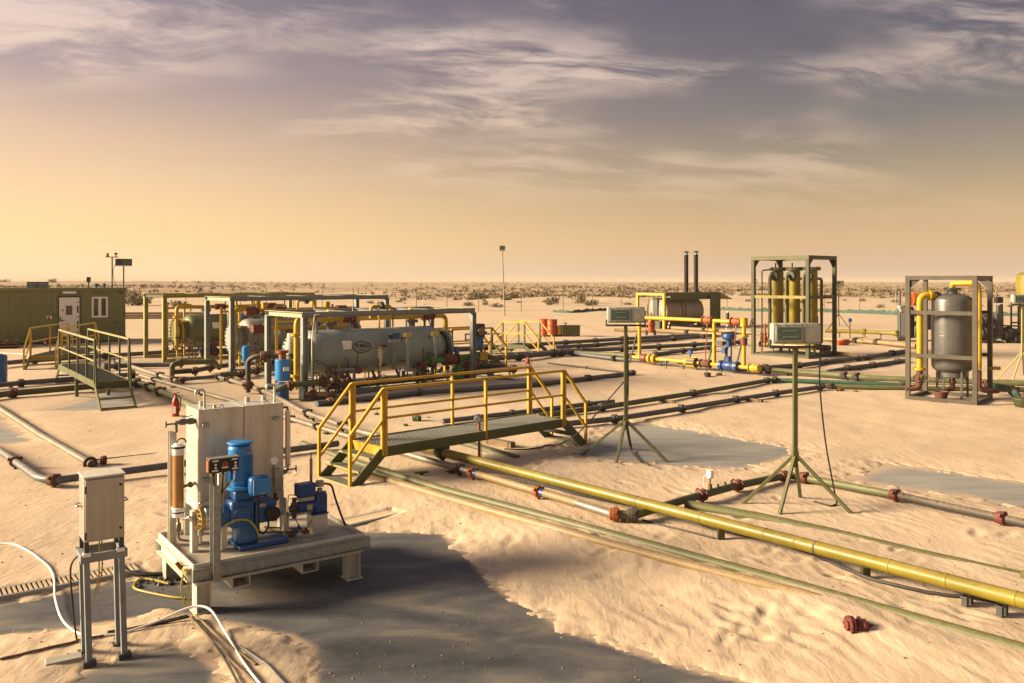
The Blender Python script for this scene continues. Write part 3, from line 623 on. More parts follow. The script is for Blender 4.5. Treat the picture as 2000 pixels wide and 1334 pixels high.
net('long green windbreak net running along the fence on the right', [G(1405, 607), G(1500, 610), G(1600, 611), G(1700, 614), G(1765, 617), G(1850, 616), G(2060, 620)], .45)

# ------------------------------------------------------------------ site cabin
RZC = R(30)
cu = Vector((math.cos(RZC), math.sin(RZC), 0)); cv = Vector((-cu.y, cu.x, 0))
c0 = G(245, 668.5); CL = 9.0
cab = thing('site_cabin', 'long olive green portable cabin with white door and window', 'cabin', c0-cu*CL, RZC)
def cabpos(px):                    # local x on the cabin front under a photo column
    k = (px-1000)/FOC; o = c0-cu*CL; return (k*o.y-o.x)/(cu.x-k*cu.y)
cy0 = lambda px: (c0-cu*CL).y+cu.y*cabpos(px)
def cabz(px, py): return CAM_H-(py-HOR)*cy0(px)/FOC
m = MB(); prof = []
x = 0.; k = 0
while x < CL: prof.append((x, -.018 if k % 2 else 0)); prof.append((min(CL, x+.42), -.018 if k % 2 else 0)); x += .42+.05; k += 1
n = len(prof); vs = []
for px_, dy in prof: vs += [(px_, dy, .32), (px_, dy, 2.66)]
m.add(vs, [(2*i, 2*i+2, 2*i+3, 2*i+1) for i in range(n-1)])
m.bb((0, .03, .3), (CL, 2.5, 2.68)); m.build('wall', 'cabin_green', cab, smooth=False)
m = MB(); m.bb((-.06, -.06, 2.68), (CL+.06, 2.56, 2.86)); m.build('roof', 'cabin_green', cab, bevel=.02)
m = MB(); m.bb((-.03, -.05, .12), (CL+.03, .1, .34)); m.bb((-.03, 2.4, .12), (CL+.03, 2.53, .34)); m.build('base_rail', 'cabin_green', cab)
for xx in (.6, 3.2, 5.8, CL-.5):
    m = MB(); m.bb((xx-.2, .05, -.05), (xx+.2, .5, .12)); m.build('foot_block', 'wood', cab)
d0, d1 = cabpos(115.5), cabpos(155); zt, zb = cabz(135, 581), cabz(135, 657)
m = MB(); m.bb((d0-.06, -.045, zb-.02), (d0, .02, zt+.06)); m.bb((d1, -.045, zb-.02), (d1+.06, .02, zt+.06)); m.bb((d0, -.045, zt), (d1, .02, zt+.06)); m.build('door_frame', 'olive_dark', cab)
dr = MB().bb((d0, -.06, zb), (d1, .0, zt)).build('door', 'white', cab, bevel=.008)
MB().bb((cabpos(128.5), -.068, cabz(135, 615)), (cabpos(141), -.05, cabz(135, 597))).build('pane', 'window_glass', dr)
m = MB(); m.bar((d0+.03, -.1, cabz(118, 626)), (d0+.22, -.1, cabz(118, 626)), .025, .03); m.bb((d0+.02, -.11, cabz(118, 627.5)), (d0+.07, -.06, cabz(118, 619))); m.build('handle', 'black', dr)
for py_ in (590, 619, 649):
    MB().bb((d1-.15, -.075, cabz(152, py_)-.02), (d1+.05, -.06, cabz(152, py_)+.02)).build('hinge', 'fitting', dr)
for a_, b_ in ((597, 611), (627, 641)):
    m = MB(); m.bb((d1-.11, -.068, cabz(152, b_)), (d1-.04, -.06, cabz(152, a_))); m.build('warning_strip', 'black', dr)
MB().bb((cabpos(121), -.064, cabz(120, 608)), (cabpos(124), -.06, cabz(120, 604))).build('sticker', 'pink', dr)
w0, w1 = cabpos(179), cabpos(210.5); wt, wb = cabz(195, 579.5), cabz(195, 620)
wd = MB(); wd.bb((w0, -.07, wb), (w0+.09, .01, wt)); wd.bb((w1-.09, -.07, wb), (w1, .01, wt)); wd.bb((w0+.09, -.07, wt-.09), (w1-.09, .01, wt)); wd.bb((w0+.09, -.07, wb), (w1-.09, .01, wb+.09)); wm = (w0+w1)/2; wd.bb((wm-.07, -.075, wb+.09), (wm+.07, .01, wt-.09))
wd = wd.build('window_frame', 'white', cab)
for a_, b_ in ((w0+.09, wm-.07), (wm+.07, w1-.09)): MB().bb((a_, -.03, wb+.09), (b_, .005, wt-.09)).build('pane', 'window_glass', wd)
MB().bb((w0-.03, -.1, wt+.03), (w1+.05, .0, wt+.14)).build('window_hood', 'cabin_green', cab)
MB().bb((cabpos(122), -.14, cabz(135, 573.5)), (cabpos(149), -.02, cabz(135, 569))).build('door_lamp', 'plastic_white', cab, bevel=.02)
MB().bb((cabpos(114), -.11, cabz(135, 577.5)), (cabpos(158), 0, cabz(135, 576))).build('door_canopy', 'cabin_green', cab)
MB().path([(cabpos(107.5), -.03, cabz(107, 567)), (cabpos(107.5), -.03, cabz(107, 613)), (cabpos(104.5), -.03, cabz(107, 613.5))], .02, 6).build('conduit', 'pipe_pale', cab)
MB().bb((cabpos(103.5), -.09, cabz(105, 615.5)), (cabpos(106.5), -.01, cabz(105, 612))).build('alarm_button', 'orange', cab)
sg = MB().bb((cabpos(92), -.03, cabz(95, 624.5)), (cabpos(99.5), -.02, cabz(95, 616.5))).build('fire_sign', 'red_gloss', cab)
m = MB(); sx = cabpos(95.8); m.bb((sx-.055, -.036, cabz(95, 623.5)), (sx+.055-.14, -.0305, cabz(95, 618.8))); m.bb((sx+.05, -.036, cabz(95, 623.5)), (sx+.13, -.0305, cabz(95, 618.8))); m.bb((sx-.16, -.036, cabz(95, 618.6)), (sx+.13, -.0305, cabz(95, 617.2))); m.build('pictogram', 'white', sg)
MB().bb((cabpos(231), -.06, cabz(235, 573)), (cabpos(240), -.01, cabz(235, 570))).build('cable_gland_box', 'grey_dark', cab)
MB().bb((cabpos(240.5), -.05, cabz(241, 616)), (cabpos(242.8), -.01, cabz(241, 608))).build('call_point', 'valve_red', cab)
# things on the cabin roof
def mast(name, label, px, ytop, dy, head):
    xx = cabpos(px); p = c0-cu*CL+cu*xx+cv*dy; p = Vector((p.x, p.y, 2.86)); r = thing(name, label, 'mast', p, RZC); h = CAM_H-(ytop-HOR)*p.y/FOC-2.86
    MB().cyl((0, 0, -.005), (0, 0, h), .035, n=8).build('pole', 'grey_dark', r); head(r, h); return r
def beacon(r, h):
    MB().bar((-.32, 0, h), (.32, 0, h), .05, .04).build('crossbar', 'grey_dark', r)
    MB().cyl((-.22, 0, h+.02), (-.22, 0, h+.2), .075, .06, 12).build('beacon_lens', 'red_gloss', r)
    MB().cyl((.18, 0, h+.02), (.18, 0, h+.13), .03, n=8).cyl((.18, 0, h+.13), (.18, 0, h+.22), .06, .1, 10).build('horn', 'black', r)
mast('beacon_mast', 'thin mast on the cabin roof with red beacon and horn', 220, 502, .3, beacon)
def flood(r, h):
    MB().bb((-.4, -.03, h-.02), (.4, .03, h+.01)).build('bracket', 'grey_dark', r)
    MB().bb((-.4, -.12, h+.02), (.4, .12, h+.36)).build('housing', 'lamp_dark', r, bevel=.02)
    MB().bb((-.06, -.13, h+.08), (.33, -.118, h+.3)).build('lens', 'lamp_glass', r)
    MB().path([(-.38, .1, h+.1), (-.5, .1, h-.2), (-.45, .1, h-.8), (-.2, .1, h-1.25)], .012, 5, .3).build('cable', 'rubber', r)
mast('floodlight_mast', 'thin mast at the cabin roof end with wide dark floodlight', 242, 519, .15, flood)
def smallflood(r, h):
    MB().bb((-.1, -.08, h), (.1, .08, h+.26)).build('housing', 'lamp_dark', r, bevel=.015)
mast('spotlight_mast', 'short spotlight post on the cabin roof near the door', 173, 551, .02, smallflood)
for px_, lb in ((189, 'blue roof vent cap nearer the spotlight post'), (205, 'blue roof vent cap nearer the beacon mast')):
    p = c0-cu*CL+cu*cabpos(px_)+cv*.4; r = thing('roof_vent', lb, 'vent', (p.x, p.y, 2.86), RZC, 'roof vents on the cabin'); MB().cyl((0, 0, -.01), (0, 0, .14), .05, n=8).build('neck', 'blue_dark', r); MB().lathe([(.1, 0), (.1, .06), (.03, .1)], (0, 0, .12), n=10).build('cap', 'blue_dark', r)
p = c0-cu*CL+cu*cabpos(74)+cv*1.2; r = thing('roof_air_unit', 'grey-green slatted air unit lying on the cabin roof', 'air unit', (p.x, p.y, 2.86), RZC)
MB().bb((-.5, -.3, 0), (.5, .3, .3)).build('casing', 'steel_blue', r, bevel=.02); MB().bb((-.02, -.31, .02), (.02, -.29, .28)).bb((-.48, -.31, .26), (.48, -.29, .3)).build('frame', 'lamp_dark', r)
# bin, extinguisher, pallet at the cabin
def wheel_bin(px, py, mat, label):
    p = G(px, py); r = thing('wheelie_bin', label, 'bin', (p.x, p.y, .03), RZC); m = MB()
    m.add([(-.22, -.25, .05), (.22, -.25, .05), (.22, .25, .05), (-.22, .25, .05), (-.28, -.32, .98), (.28, -.32, .98), (.28, .34, .98), (-.28, .34, .98)], [(3, 2, 1, 0), (4, 5, 6, 7), (0, 1, 5, 4), (1, 2, 6, 5), (2, 3, 7, 6), (3, 0, 4, 7)]); m.build('body', mat, r, bevel=.02)
    MB().bb((-.31, -.36, .98), (.31, .36, 1.06)).build('lid', mat, r, bevel=.02)
    for s in (-1, 1): MB().cyl((.2*s, .3, .1), (.27*s, .3, .1), .1, n=12).build('wheel', 'black', r)
wheel_bin(218.5, 668.5, 'teal_bin', 'teal wheeled bin standing by the cabin window')
def extinguisher(p, label, s=1., mat='red_gloss'):
    r = thing('fire_extinguisher', label, 'extinguisher', p)
    MB().lathe([(.075*s, 0), (.08*s, .02*s), (.08*s, .36*s), (.06*s, .43*s), (.03*s, .46*s), (.025*s, .5*s)], (0, 0, 0), n=16).build('cylinder', mat, r)
    MB().bar((-.06*s, 0, .54*s), (.09*s, 0, .58*s), .02*s, .02*s).cyl((0, 0, .48*s), (0, 0, .56*s), .02*s, n=8).build('valve_handle', mat, r)
    MB().path([(.03*s, 0, .52*s), (.13*s, -.02*s, .45*s), (.11*s, -.04*s, .15*s)], .012*s, 6, .08*s).build('hose', 'black', r)
    MB().bb((-.04*s, -.084*s, .1*s), (.035*s, -.07*s, .26*s)).build('label_plate', 'white', r)
    return r
extinguisher(G(343, 815, .04), 'red fire extinguisher standing on the sand behind the steel tank', 1.)
extinguisher(G(1031, 724, .04), 'red fire extinguisher by the crossover stair in the middle of the yard', .95)
extinguisher(G(89, 675, .04), 'pinkish red fire extinguisher at the foot of the green cabin', .9, 'pink')
p = G(14, 680, .03); r = thing('pallet_stack', 'low red-brown pallet stack in front of the cabin base', 'pallet', p, RZC)
for k in range(3):
    MB().bb((-.45, -.5, .13*k), (.45, .5, .13*k+.03)).build('deck', 'valve_red', r)
    for xx in (-.4, 0, .4): MB().bb((xx-.05, -.5, .13*k+.03), (xx+.05, .5, .13*k+.128)).build('bearer', 'union_rust', r)
p = G(-6, 752, .02); r = thing('plastic_drum', 'blue plastic drum cut by the left edge of view', 'drum', p)
MB().lathe([(.25, 0), (.28, .03), (.28, .26), (.29, .28), (.28, .3), (.28, .6), (.29, .62), (.28, .64), (.28, .88), (.24, .92)], n=20).build('body', 'blue', r); MB().cyl((.1, .05, .92), (.1, .05, .95), .05, n=10).build('bung', 'black', r)
# ------------------------------------------------------------------ yard odds and ends in the distance
def drum(px, py, label):
    p = G(px, py, .14); r = thing('oil_drum', label, 'drum', p, group='red drums on the pallet')
    pr = [(.285, 0), (.295, .01), (.285, .03), (.285, .28), (.3, .29), (.285, .31), (.285, .57), (.3, .58), (.285, .6), (.285, .85), (.297, .86), (.297, .88), (.27, .88)]
    MB().lathe(pr, n=24).build('body', 'drum_red', r); MB().cyl((.12, -.1, .875), (.12, -.1, .9), .04, n=10).build('bung', 'grey_dark', r)
drum(1063, 653, 'left one of the two red oil drums'); drum(1078.5, 654, 'right one of the two red oil drums')
p = G(1071, 657, .03); r = thing('drum_pallet', 'flat wooden pallet under the two red oil drums', 'pallet', p, R(20))
for k in range(6): MB().bb((-.65, -.5+k*.17, .08), (.65, -.38+k*.17, .105)).build('board', 'wood', r)
for xx in (-.6, 0, .6): MB().bb((xx-.05, -.5, -.02), (xx+.05, .47, .08)).build('bearer', 'wood', r)
p = G(1113, 657.5, .03); r = thing('green_chest', 'olive steel box tank with filler valve beside the red drums', 'tank', p, R(8))
MB().bb((-.52, -.35, .1), (.52, .35, .62)).build('box', 'olive', r, bevel=.012); MB().bb((-.56, -.39, .62), (.56, .39, .65)).build('lid', 'olive', r)
for xx in (-.42, .42): MB().bb((xx-.06, -.33, -.03), (xx+.06, .33, .1)).build('foot', 'olive_dark', r)
MB().bb((-.75, -.2, .12), (-.56, .2, .62)).build('end_panel', 'yellow', r)
MB().cyl((-.25, 0, .65), (-.25, 0, .78), .03, n=8).cyl((-.25, 0, .76), (-.25, 0, .8), .1, n=10).build('filler_valve', 'black', r)
p = G(945, 668, .03); r = thing('steel_trestle', 'low black steel trestle with rusty plate behind the crossovers', 'trestle', p, R(8))
MB().bar((-1.0, 0, .42), (1.0, 0, .42), .2, .06).build('top_rail', 'grey_dark', r)
for xx in (-.95, -.55, -.3, .45, .9): MB().bar((xx, 0, -.03), (xx, 0, .4), .07, .07).build('leg', 'black', r)
MB().bar((-1.0, 0, .15), (-.3, 0, .15), .04, .04).build('stretcher', 'black', r); MB().bb((-.6, -.15, .455), (.15, .15, .56)).build('rusty_plate', 'union_rust', r)
# slim floodlight mast
p = G(986, 617.5); pt = PY(981, 489, p.y); r = thing('floodlight_mast', 'tall slim leaning mast with one square floodlight, far behind the yard', 'mast', (p.x, p.y, 0))
m = MB(); m.cyl((0, 0, -.2), (pt.x-p.x, 0, pt.z), .07, .055, 10); m.build('pole', 'fence_post', r)
q = (pt.x-p.x, 0, pt.z); MB().bb((q[0]-.25, -.15, q[2]+.05), (q[0]+.25, .15, q[2]+.42)).build('housing', 'lamp_dark', r, bevel=.02); MB().bb((q[0]-.2, -.165, q[2]+.1), (q[0]+.2, -.148, q[2]+.37)).build('lens', 'lamp_glass', r)
MB().bar((q[0]-.25, 0, q[2]), (q[0]+.25, 0, q[2]), .08, .06).build('bracket', 'fence_post', r)
# wheeled extinguisher by the heater
p = G(1272, 656, .03); r = thing('wheeled_extinguisher', 'red wheeled fire extinguisher trolley in front of the heater', 'extinguisher', p, R(10))
MB().lathe([(.14, .18), (.17, .22), (.17, .95), (.1, 1.08), (.04, 1.12), (.04, 1.2)], n=18).build('cylinder', 'drum_red', r)
for s in (-.25, .25): MB().cyl((s-.03, .12, .17), (s+.03, .12, .17), .17, n=16).build('wheel', 'black', r)
MB().path([(.24, .12, .2), (.24, .1, 1.2), (-.24, .1, 1.2), (-.24, .12, .2)], .02, 6, .1).build('trolley_frame', 'drum_red', r); MB().torus((0, -.18, .7), .16, .025, (0, 1, 0)).build('hose', 'black', r)
for px_, py_, lb in ((1303, 640, 'red and white striped marker post leaning by the heater'), (1416, 645, 'red and white striped marker post right of the heater')):
    p = G(px_, py_+6); r = thing('marker_post', lb, 'post', p, 0, 'striped marker posts at the heater')
    for k in range(5): MB().cyl((.03*k, 0, .12*k-.05), (.03*k+.03, 0, .12*k+.07), .035, n=8).build('band', 'red_gloss' if k % 2 else 'white', r)
p = G(1421, 650); r = thing('relief_can', 'slim green upright canister standing right of the heater', 'canister', p)
MB().cyl((0, 0, .55), (0, 0, 1.25), .11, n=14).build('can', 'olive_dark', r); MB().cyl((0, 0, 1.25), (0, 0, 1.33), .05, n=8).build('cap', 'white', r)
for k in range(3): MB().bar((0, 0, .6), (.35*math.cos(k*2.1), .35*math.sin(k*2.1), -.03), .03, .03).build('leg', 'olive_dark', r)
paint('pebble', (.17, .12, .075), .9, var=.5, dust=.3, scale=2)
# ------------------------------------------------------------------ pipe crossovers
paint('olive_sunlit', (.33, .29, .11), .5, var=.15, dust=.35, rust=.06)  # lighter copy of olive: sunlight put into the colour
def crossover(label, loc, rz, L, Wd, h, rail, run, mrail, mframe, mids, newel=.83, dbl=True, nst=3, post=.045, newels=True, slant=.25):
    r = thing('pipe_crossover', label, 'crossover', (loc[0], loc[1], 0), rz, 'pipe crossover stairs')
    for y in (0, Wd): MB().bb((0, y-.02, h-.15), (L, y+.02, h+.012)).build('side_beam', mframe, r, bevel=.004)
    for x in (.02, L-.02): MB().bb((x-.02, .022, h-.15), (x+.02, Wd-.022, h-.004)).build('end_beam', mrail if (dbl and x < 1) else mframe, r)
    m = MB(); k = .06
    while k < L-.05: m.bb((k-.005, .025, h-.03), (k+.005, Wd-.025, h)); k += .055
    for j in range(1, 10): m.bb((.045, j*Wd/10-.004, h-.02), (L-.045, j*Wd/10+.004, h-.004))
    m.build('grating', 'grating', r, smooth=False)
    for sx, dx in ((0., -1.), (L, 1.)):
        for y in (0, Wd): MB().bar((sx, y, h-.07), (sx+dx*run, y, -.03), .03, .16).build('stringer', mframe, r, bevel=.003)
        for k in range(1, nst+1):
            t = (k-.35)/(nst+.15); cx = sx+dx*run*t; cz = h-h*t-.02; s = MB()
            for q in range(8): s.bb((cx-.11+q*.0285, .018, cz-.025), (cx-.102+q*.0285, Wd-.018, cz))
            s.bb((cx-.11, .018, cz-.024), (cx+.1, .05, cz-.002)); s.bb((cx-.11, Wd-.05, cz-.024), (cx+.1, Wd-.018, cz-.002))
            s.build('tread', 'tread', r, smooth=False)
            MB().bb((cx+dx*.118-.006, .018, cz-.03), (cx+dx*.118+.006, Wd-.018, cz+.003)).build('nosing', 'olive_sunlit', r)  # lit tread edge put into the nosing colour
    for y in (0, Wd):
        for x in [0.02, L-.02]+[L*t for t in mids]:
            two = dbl and (x < .1 or x > L-.1)
            for off in ((-.03, .03) if two else (0,)): MB().bar((x+off, y, h-.13), (x+off, y, h+rail), post, post, (1, 0, 0)).build('post', mrail if dbl else mframe, r)
        MB().bar((0, y, h+rail), (L, y, h+rail), post, post).build('top_rail', mrail, r)
        MB().bar((.05, y, h+rail*.5), (L-.05, y, h+rail*.5), post*.8, post*.8).build('mid_rail', mrail, r)
        for sx, dx in ((0., -1.), (L, 1.)):
            fx = sx+dx*run
            if newels:
                MB().bar((fx, y, -.05), (fx, y, newel), post, post, (1, 0, 0)).build('newel_post', mrail, r)
                MB().bar((sx, y, h+rail), (fx, y, newel), post, post).build('stair_rail', mrail, r)
                MB().bar((sx, y, h+rail*.48), (fx, y, newel*.42+.02), post*.8, post*.8).build('stair_mid_rail', mrail, r)
            else: MB().bar((sx, y, h+rail), (sx+dx*slant, y, h-.05), post, post).build('stair_rail', mframe, r)
    return r
crossover('large yellow-railed green crossover in the foreground over the yellow pipe', (-.775*2.62, 5.129*2.62), R(42.5), 4.1, .93, .58, .92, .60, 'yellow', 'olive', (.52,))
q = G(252, 742, .67)
x2 = crossover('long olive crossover on the left with hand rails in a painted sunlit tone and mid legs', (q.x, q.y), R(126), 5.6, .8, .67, 1.05, .85, 'olive_sunlit', 'olive', (.2, .43, .68), dbl=False, newels=False)
for y in (0, .8): MB().bb((2.55, y-.04, -.05), (2.63, y+.04, .52)).build('leg', 'olive', x2)
q = G(120, 694, .49)
crossover('yellow-railed crossover behind the olive one, in front of the cabin door', (q.x, q.y), R(100), 4.0, 1.05, .49, 1.0, .6, 'yellow', 'olive', (.5,), .75)
crossover('small yellow crossover beside the right post of the front separator frame', (-2.11, 29.8), R(42), 1.85, .94, .5, 1.0, .7, 'yellow', 'olive', (), .8, dbl=False, post=.06)
crossover('small yellow crossover left of the red oil drums', (-.41, 36.3), R(-38), 1.2, 1.1, .52, .95, .7, 'yellow', 'olive', (), .8, dbl=False, post=.06)

# ------------------------------------------------------------------ tripod floodlights
def lightstand(label, p, feet, za, ztop, pole_mat='olive', legw=.045, off=0.):
    r = thing('floodlight_stand', label, 'floodlight', (p.x, p.y, 0), 0, 'tripod floodlights in the yard')
    MB().bar((0, 0, za-.18), (0, 0, ztop), .06, .06, (1, 0, 0)).build('pole', pole_mat, r, bevel=.004)
    MB().bar((0, 0, za-.1), (0, 0, za+.05), .08, .08, (1, 0, 0)).build('collar', pole_mat, r, bevel=.004)
    for f in feet: MB().bar((0, 0, za), (f.x-p.x, f.y-p.y, -.02), legw, legw).build('leg', pole_mat, r, bevel=.003)
    MB().bb((off-.36, -.035, ztop-.02), (off+.36, .035, ztop+.012)).bb((off-.36, -.03, ztop+.01), (off-.34, .03, ztop+.1)).bb((off+.34, -.03, ztop+.01), (off+.36, .03, ztop+.1)).build('bracket', 'grey_dark', r)
    z0 = ztop+.045; z1 = z0+.285
    fl = MB().bb((off-.335, -.085, z0), (off+.335, .085, z1)).build('floodlight', 'lamp_body', r, bevel=.018)
    MB().bb((off-.30, -.105, z0+.03), (off+.08, -.0852, z1-.03)).build('lens_rim', 'lamp_body', fl, bevel=.006)
    MB().bb((off-.275, -.1085, z0+.055), (off+.055, -.1052, z1-.055)).build('lens', 'lamp_glass', fl)
    m = MB()
    for zz in (z0+.095, z0+.18): m.cyl((off-.20, -.1105, zz), (off-.0, -.1105, zz), .012, n=8)
    m.build('lamp_tube', 'lamp_tube', fl)
    MB().bb((off+.105, -.1, z0+.025), (off+.325, -.0852, z1-.025)).build('ballast_cover', 'lamp_body', fl, bevel=.008)
    MB().bb((off+.16, -.103, z0+.1), (off+.25, -.1003, z0+.145)).build('rating_plate', 'steel_cream', fl)
    m = MB()
    for xx in (-.29, -.17, -.05, .07, .12, .31):
        for zz in (z0+.018, z1-.018): m.cyl((off+xx, -.112, zz), (off+xx, -.1, zz), .011, n=6)
    m.build('screw', 'fitting', fl)
    return r
glassmat('lamp_tube', (.10, .15, .125))
P1 = G(1222, 895.5); P2 = G(1553, 997.5)
lightstand('tripod floodlight standing behind the large crossover, the farther of two', P1, [G(1135, 888), G(1202, 909), G(1306, 903), G(1233, 876)], .70, 2.405)
lightstand('nearest tripod floodlight, beside the dark grey concrete pad on the right', P2, [G(1445, 987), G(1519, 1013), G(1673, 1011), G(1564, 976)], .79, 2.285, off=.0)
P3 = G(1997, 748); lightstand('tripod floodlight cut by the right edge behind the grey vessel', P3, [G(1943, 743.5), G(1976, 746), G(2040, 752), G(2000, 735)], 1.0, 2.45, 'olive_sunlit')
P4 = G(1638, 642); lightstand('distant tripod floodlight behind the filter frame', P4, [G(1615, 645), G(1662, 645), G(1640, 637)], 1.0, 2.9, 'grey_dark')

# ------------------------------------------------------------------ pipelines
def pipeline(label, pts, r, mat, unions=(), umat='union_dark', supports=(), bend=.0, extra=None, segs=None, name='pipeline'):
    """pts: (px, py, z of pipe axis); unions / supports: photo columns"""
    P_ = [G(*p) for p in pts]; root = thing(name, label, 'pipe', (P_[0].x, P_[0].y, 0))
    MB().path(P_, r, 14, bend).build('pipe', mat, root, world=True)
    def at(px):
        for a, b, pa, pb in zip(P_[:-1], P_[1:], pts[:-1], pts[1:]):
            lo, hi = sorted((pa[0], pb[0]))
            if lo-1 <= px <= hi+1 and hi-lo > .5:
                k = (px-1000)/FOC; d = b-a; den = d.x-k*d.y
                t = (k*a.y-a.x)/den; return a+d*min(1, max(0, t)), d.normalized()
        return P_[0], (P_[1]-P_[0]).normalized()
    for u in unions:
        um = umat
        if isinstance(u, tuple): u, um = u
        p, d = at(u); MB().union(p, d, r).build('union', um, root, world=True)
    for s in supports:
        p, d = at(s); x = basis(d)[1]
        if p.z-r > .06: MB().bar(Vector((p.x, p.y, -.05)), Vector((p.x, p.y, p.z-r*.9)), .05, .05, d).bar(p-x*.11-Vector((0, 0, r+.01)), p+x*.11-Vector((0, 0, r+.01)), .06, .02).build('support', 'olive_dark', root, world=True)
    return root, at
# the big mustard line out of the picture on the right, and its feeder past the tank
rt, at = pipeline('thick mustard yellow pipe running across the foreground to the right edge', [(835, 876, .25), (1100, 943, .25), (1500, 1045, .25), (2060, 1189, .25)], .074, 'mustard', [(862, 'pipe_dark')], supports=[], bend=0)
for px_ in (985, 1045, 1075, 1245, 1370, 1495, 1555, 1594, 1738, 1850, 1985):
    p, d = at(px_); MB().lathe([(.0755, -.012), (.0775, -.004), (.0775, .004), (.0755, .012)], p, d, 16).build('weld_ring', 'pipe_dark' if px_ in (1594,) else 'mustard', rt, world=True)
for px_ in (1890, 1958):
    p, d = at(px_); x = basis(d)[1]
    MB().bar(Vector((p.x, p.y, -.05))-x*.05, p-x*.05-Vector((0, 0, .075)), .05, .05, d).bar(Vector((p.x, p.y, -.05))+x*.06, p+x*.06-Vector((0, 0, .075)), .05, .05, d).bar(p-x*.09-Vector((0, 0, .085)), p+x*.1-Vector((0, 0, .085)), .06, .02).build('support', 'grey_dark', rt, world=True)
for px_ in (1408, 1690):
    p, d = at(px_); MB().bb((p.x-.04, p.y-.04, -.02), (p.x+.04, p.y+.04, p.z-.07)).build('support', 'olive_dark', rt, world=True)
pipeline('shiny steel pipe feeding the mustard pipe, right behind the steel tank', [(447, 741, .16), (526, 768, .16), (590, 803, .17), (695, 841, .20), (833, 876, .24)], .062, 'pipe_steel', [(449, 'union_rust'), 512, 600, 668], supports=[612, 690])
rt, at = pipeline('brown and green pipe with red unions beside the mustard pipe', [(269, 732, .14), (454, 783, .14), (553, 813, .14), (691, 855, .14), (792, 886, .14), (905, 918, .15), (1040, 955, .15), (1195, 1004, .15)], .05, 'pipe_steel', [300, 392, 568, 618, (897, 'union_dark')], supports=[340, 450, 640, 885])
root, _ = pipeline('mottled green pipe piece between two orange-red unions', [(915, 921, .15), (1040, 957, .15), (1050, 960, .15), (1198, 1003, .15)], .052, 'pipe_brown', [(922, 'orange'), (1050, 'orange')])
for px_ in (930, 1060):
    p, d = _(px_); MB().cyl(p-d*.03, p+d*.03, .06, .054, 14).build('blue_sub', 'blue_dark', root, world=True)
# tee assembly under the mustard pipe and the line crossing to the right
root, at = pipeline('dark green pipe crossing under the mustard pipe towards the near floodlight', [(1195, 1004, .15), (1240, 1006, .15), (1330, 978, .15), (1440, 948, .15), (1540, 928, .15), (1570, 933, .15), (1745, 966, .15)], .055, 'pipe_green', [(1200, 'orange'), (1236, 'union_dark'), (1370, 'flange_red'), (1441, 'flange_red'), (1530, 'flange_red'), (1570, 'flange_red')], bend=.1)
p, d = at(1218); MB().cyl(p, (p.x, p.y, -.05), .03, n=8).bb((p.x-.06, p.y-.05, -.02), (p.x+.06, p.y+.05, .02)).build('drain_stub', 'union_rust', root, world=True)
for k, px_ in enumerate((1387, 1402, 1416, 1428)):
    p, d = at(px_); h = .12 if k == 0 else .10; MB().cyl(p, p+Vector((0, 0, h)), .02 if k else .03, n=10).build('nozzle', 'pipe_green', root, world=True)
p, d = at(1387); r = thing('pressure_transmitter', 'small white pressure transmitter standing on the dark green pipe', 'gauge', p+Vector((0, 0, .12)))
MB().cyl((0, 0, 0), (0, 0, .1), .012, n=8).build('stem', 'fitting', r); MB().lathe([(.02, .08), (.05, .1), (.055, .17), (.045, .2), (.05, .21)], n=16).build('housing', 'plastic_white', r); MB().path([(.0, 0, .15), (-.1, 0, .13), (-.09, 0, 0), (-.07, 0, -.12)], .005, 5, .05).build('lead', 'white_hose', r)
pipeline('corroded grey pipe with red unions leaving at the right edge', [(1745, 966, .15), (1850, 989, .15), (1953, 1011, .15), (2080, 1039, .15)], .052, 'pipe_dark', [(1747, 'flange_red'), (1955, 'flange_red')])
# half-buried pair
pipeline('half-buried sandy brown pipe nearest the dark pad', [(640, 903, .08), (780, 945, .10), (870, 972, .115), (1000, 1010, .13), (1200, 1066, .13), (1420, 1124, .115), (1560, 1160, .10), (1660, 1190, .05)], .058, 'pipe_brown')
pipeline('half-buried green pipe alongside the sandy brown one', [(590, 866, .06), (700, 905, .08), (860, 955, .10), (1000, 992, .10), (1200, 1046, .10), (1500, 1128, .09), (2100, 1298, .09)], .058, 'olive')
pipeline('wide green pipe half sunk in the sand behind the mustard pipe', [(1340, 986, .09), (1480, 1011, .07), (1620, 1041, .02), (1800, 1085, .0), (2010, 1132, .0)], .07, 'olive')
pipeline('short green pipe offcut lying behind the mustard pipe near the crossover', [(880, 858, .06), (960, 883, .05), (1010, 898, .03)], .085, 'olive_dark')
root, at = pipeline('red flanged pipe end sticking out of the sand at lower right', [(1652, 1222, .13), (1690, 1225, .11), (1735, 1240, .02)], .045, 'flange_red')
p, d = at(1660); MB().flange(p, d, .09, .018, 18, 8).build('flange', 'flange_red', root, world=True); MB().union(at(1680)[0], d, .045).build('union', 'flange_red', root, world=True)
p = G(2010, 1130, .06); r = thing('pipe_end_cap', 'green pipe end cap at the right edge beyond the mustard pipe', 'pipe', (p.x, p.y, 0)); MB().lathe([(.06, -.1), (.1, -.08), (.1, .02), (.07, .05), (.03, .06)], (.05, 0, .06), (1, .2, 0), 18).build('cap', 'olive', r)
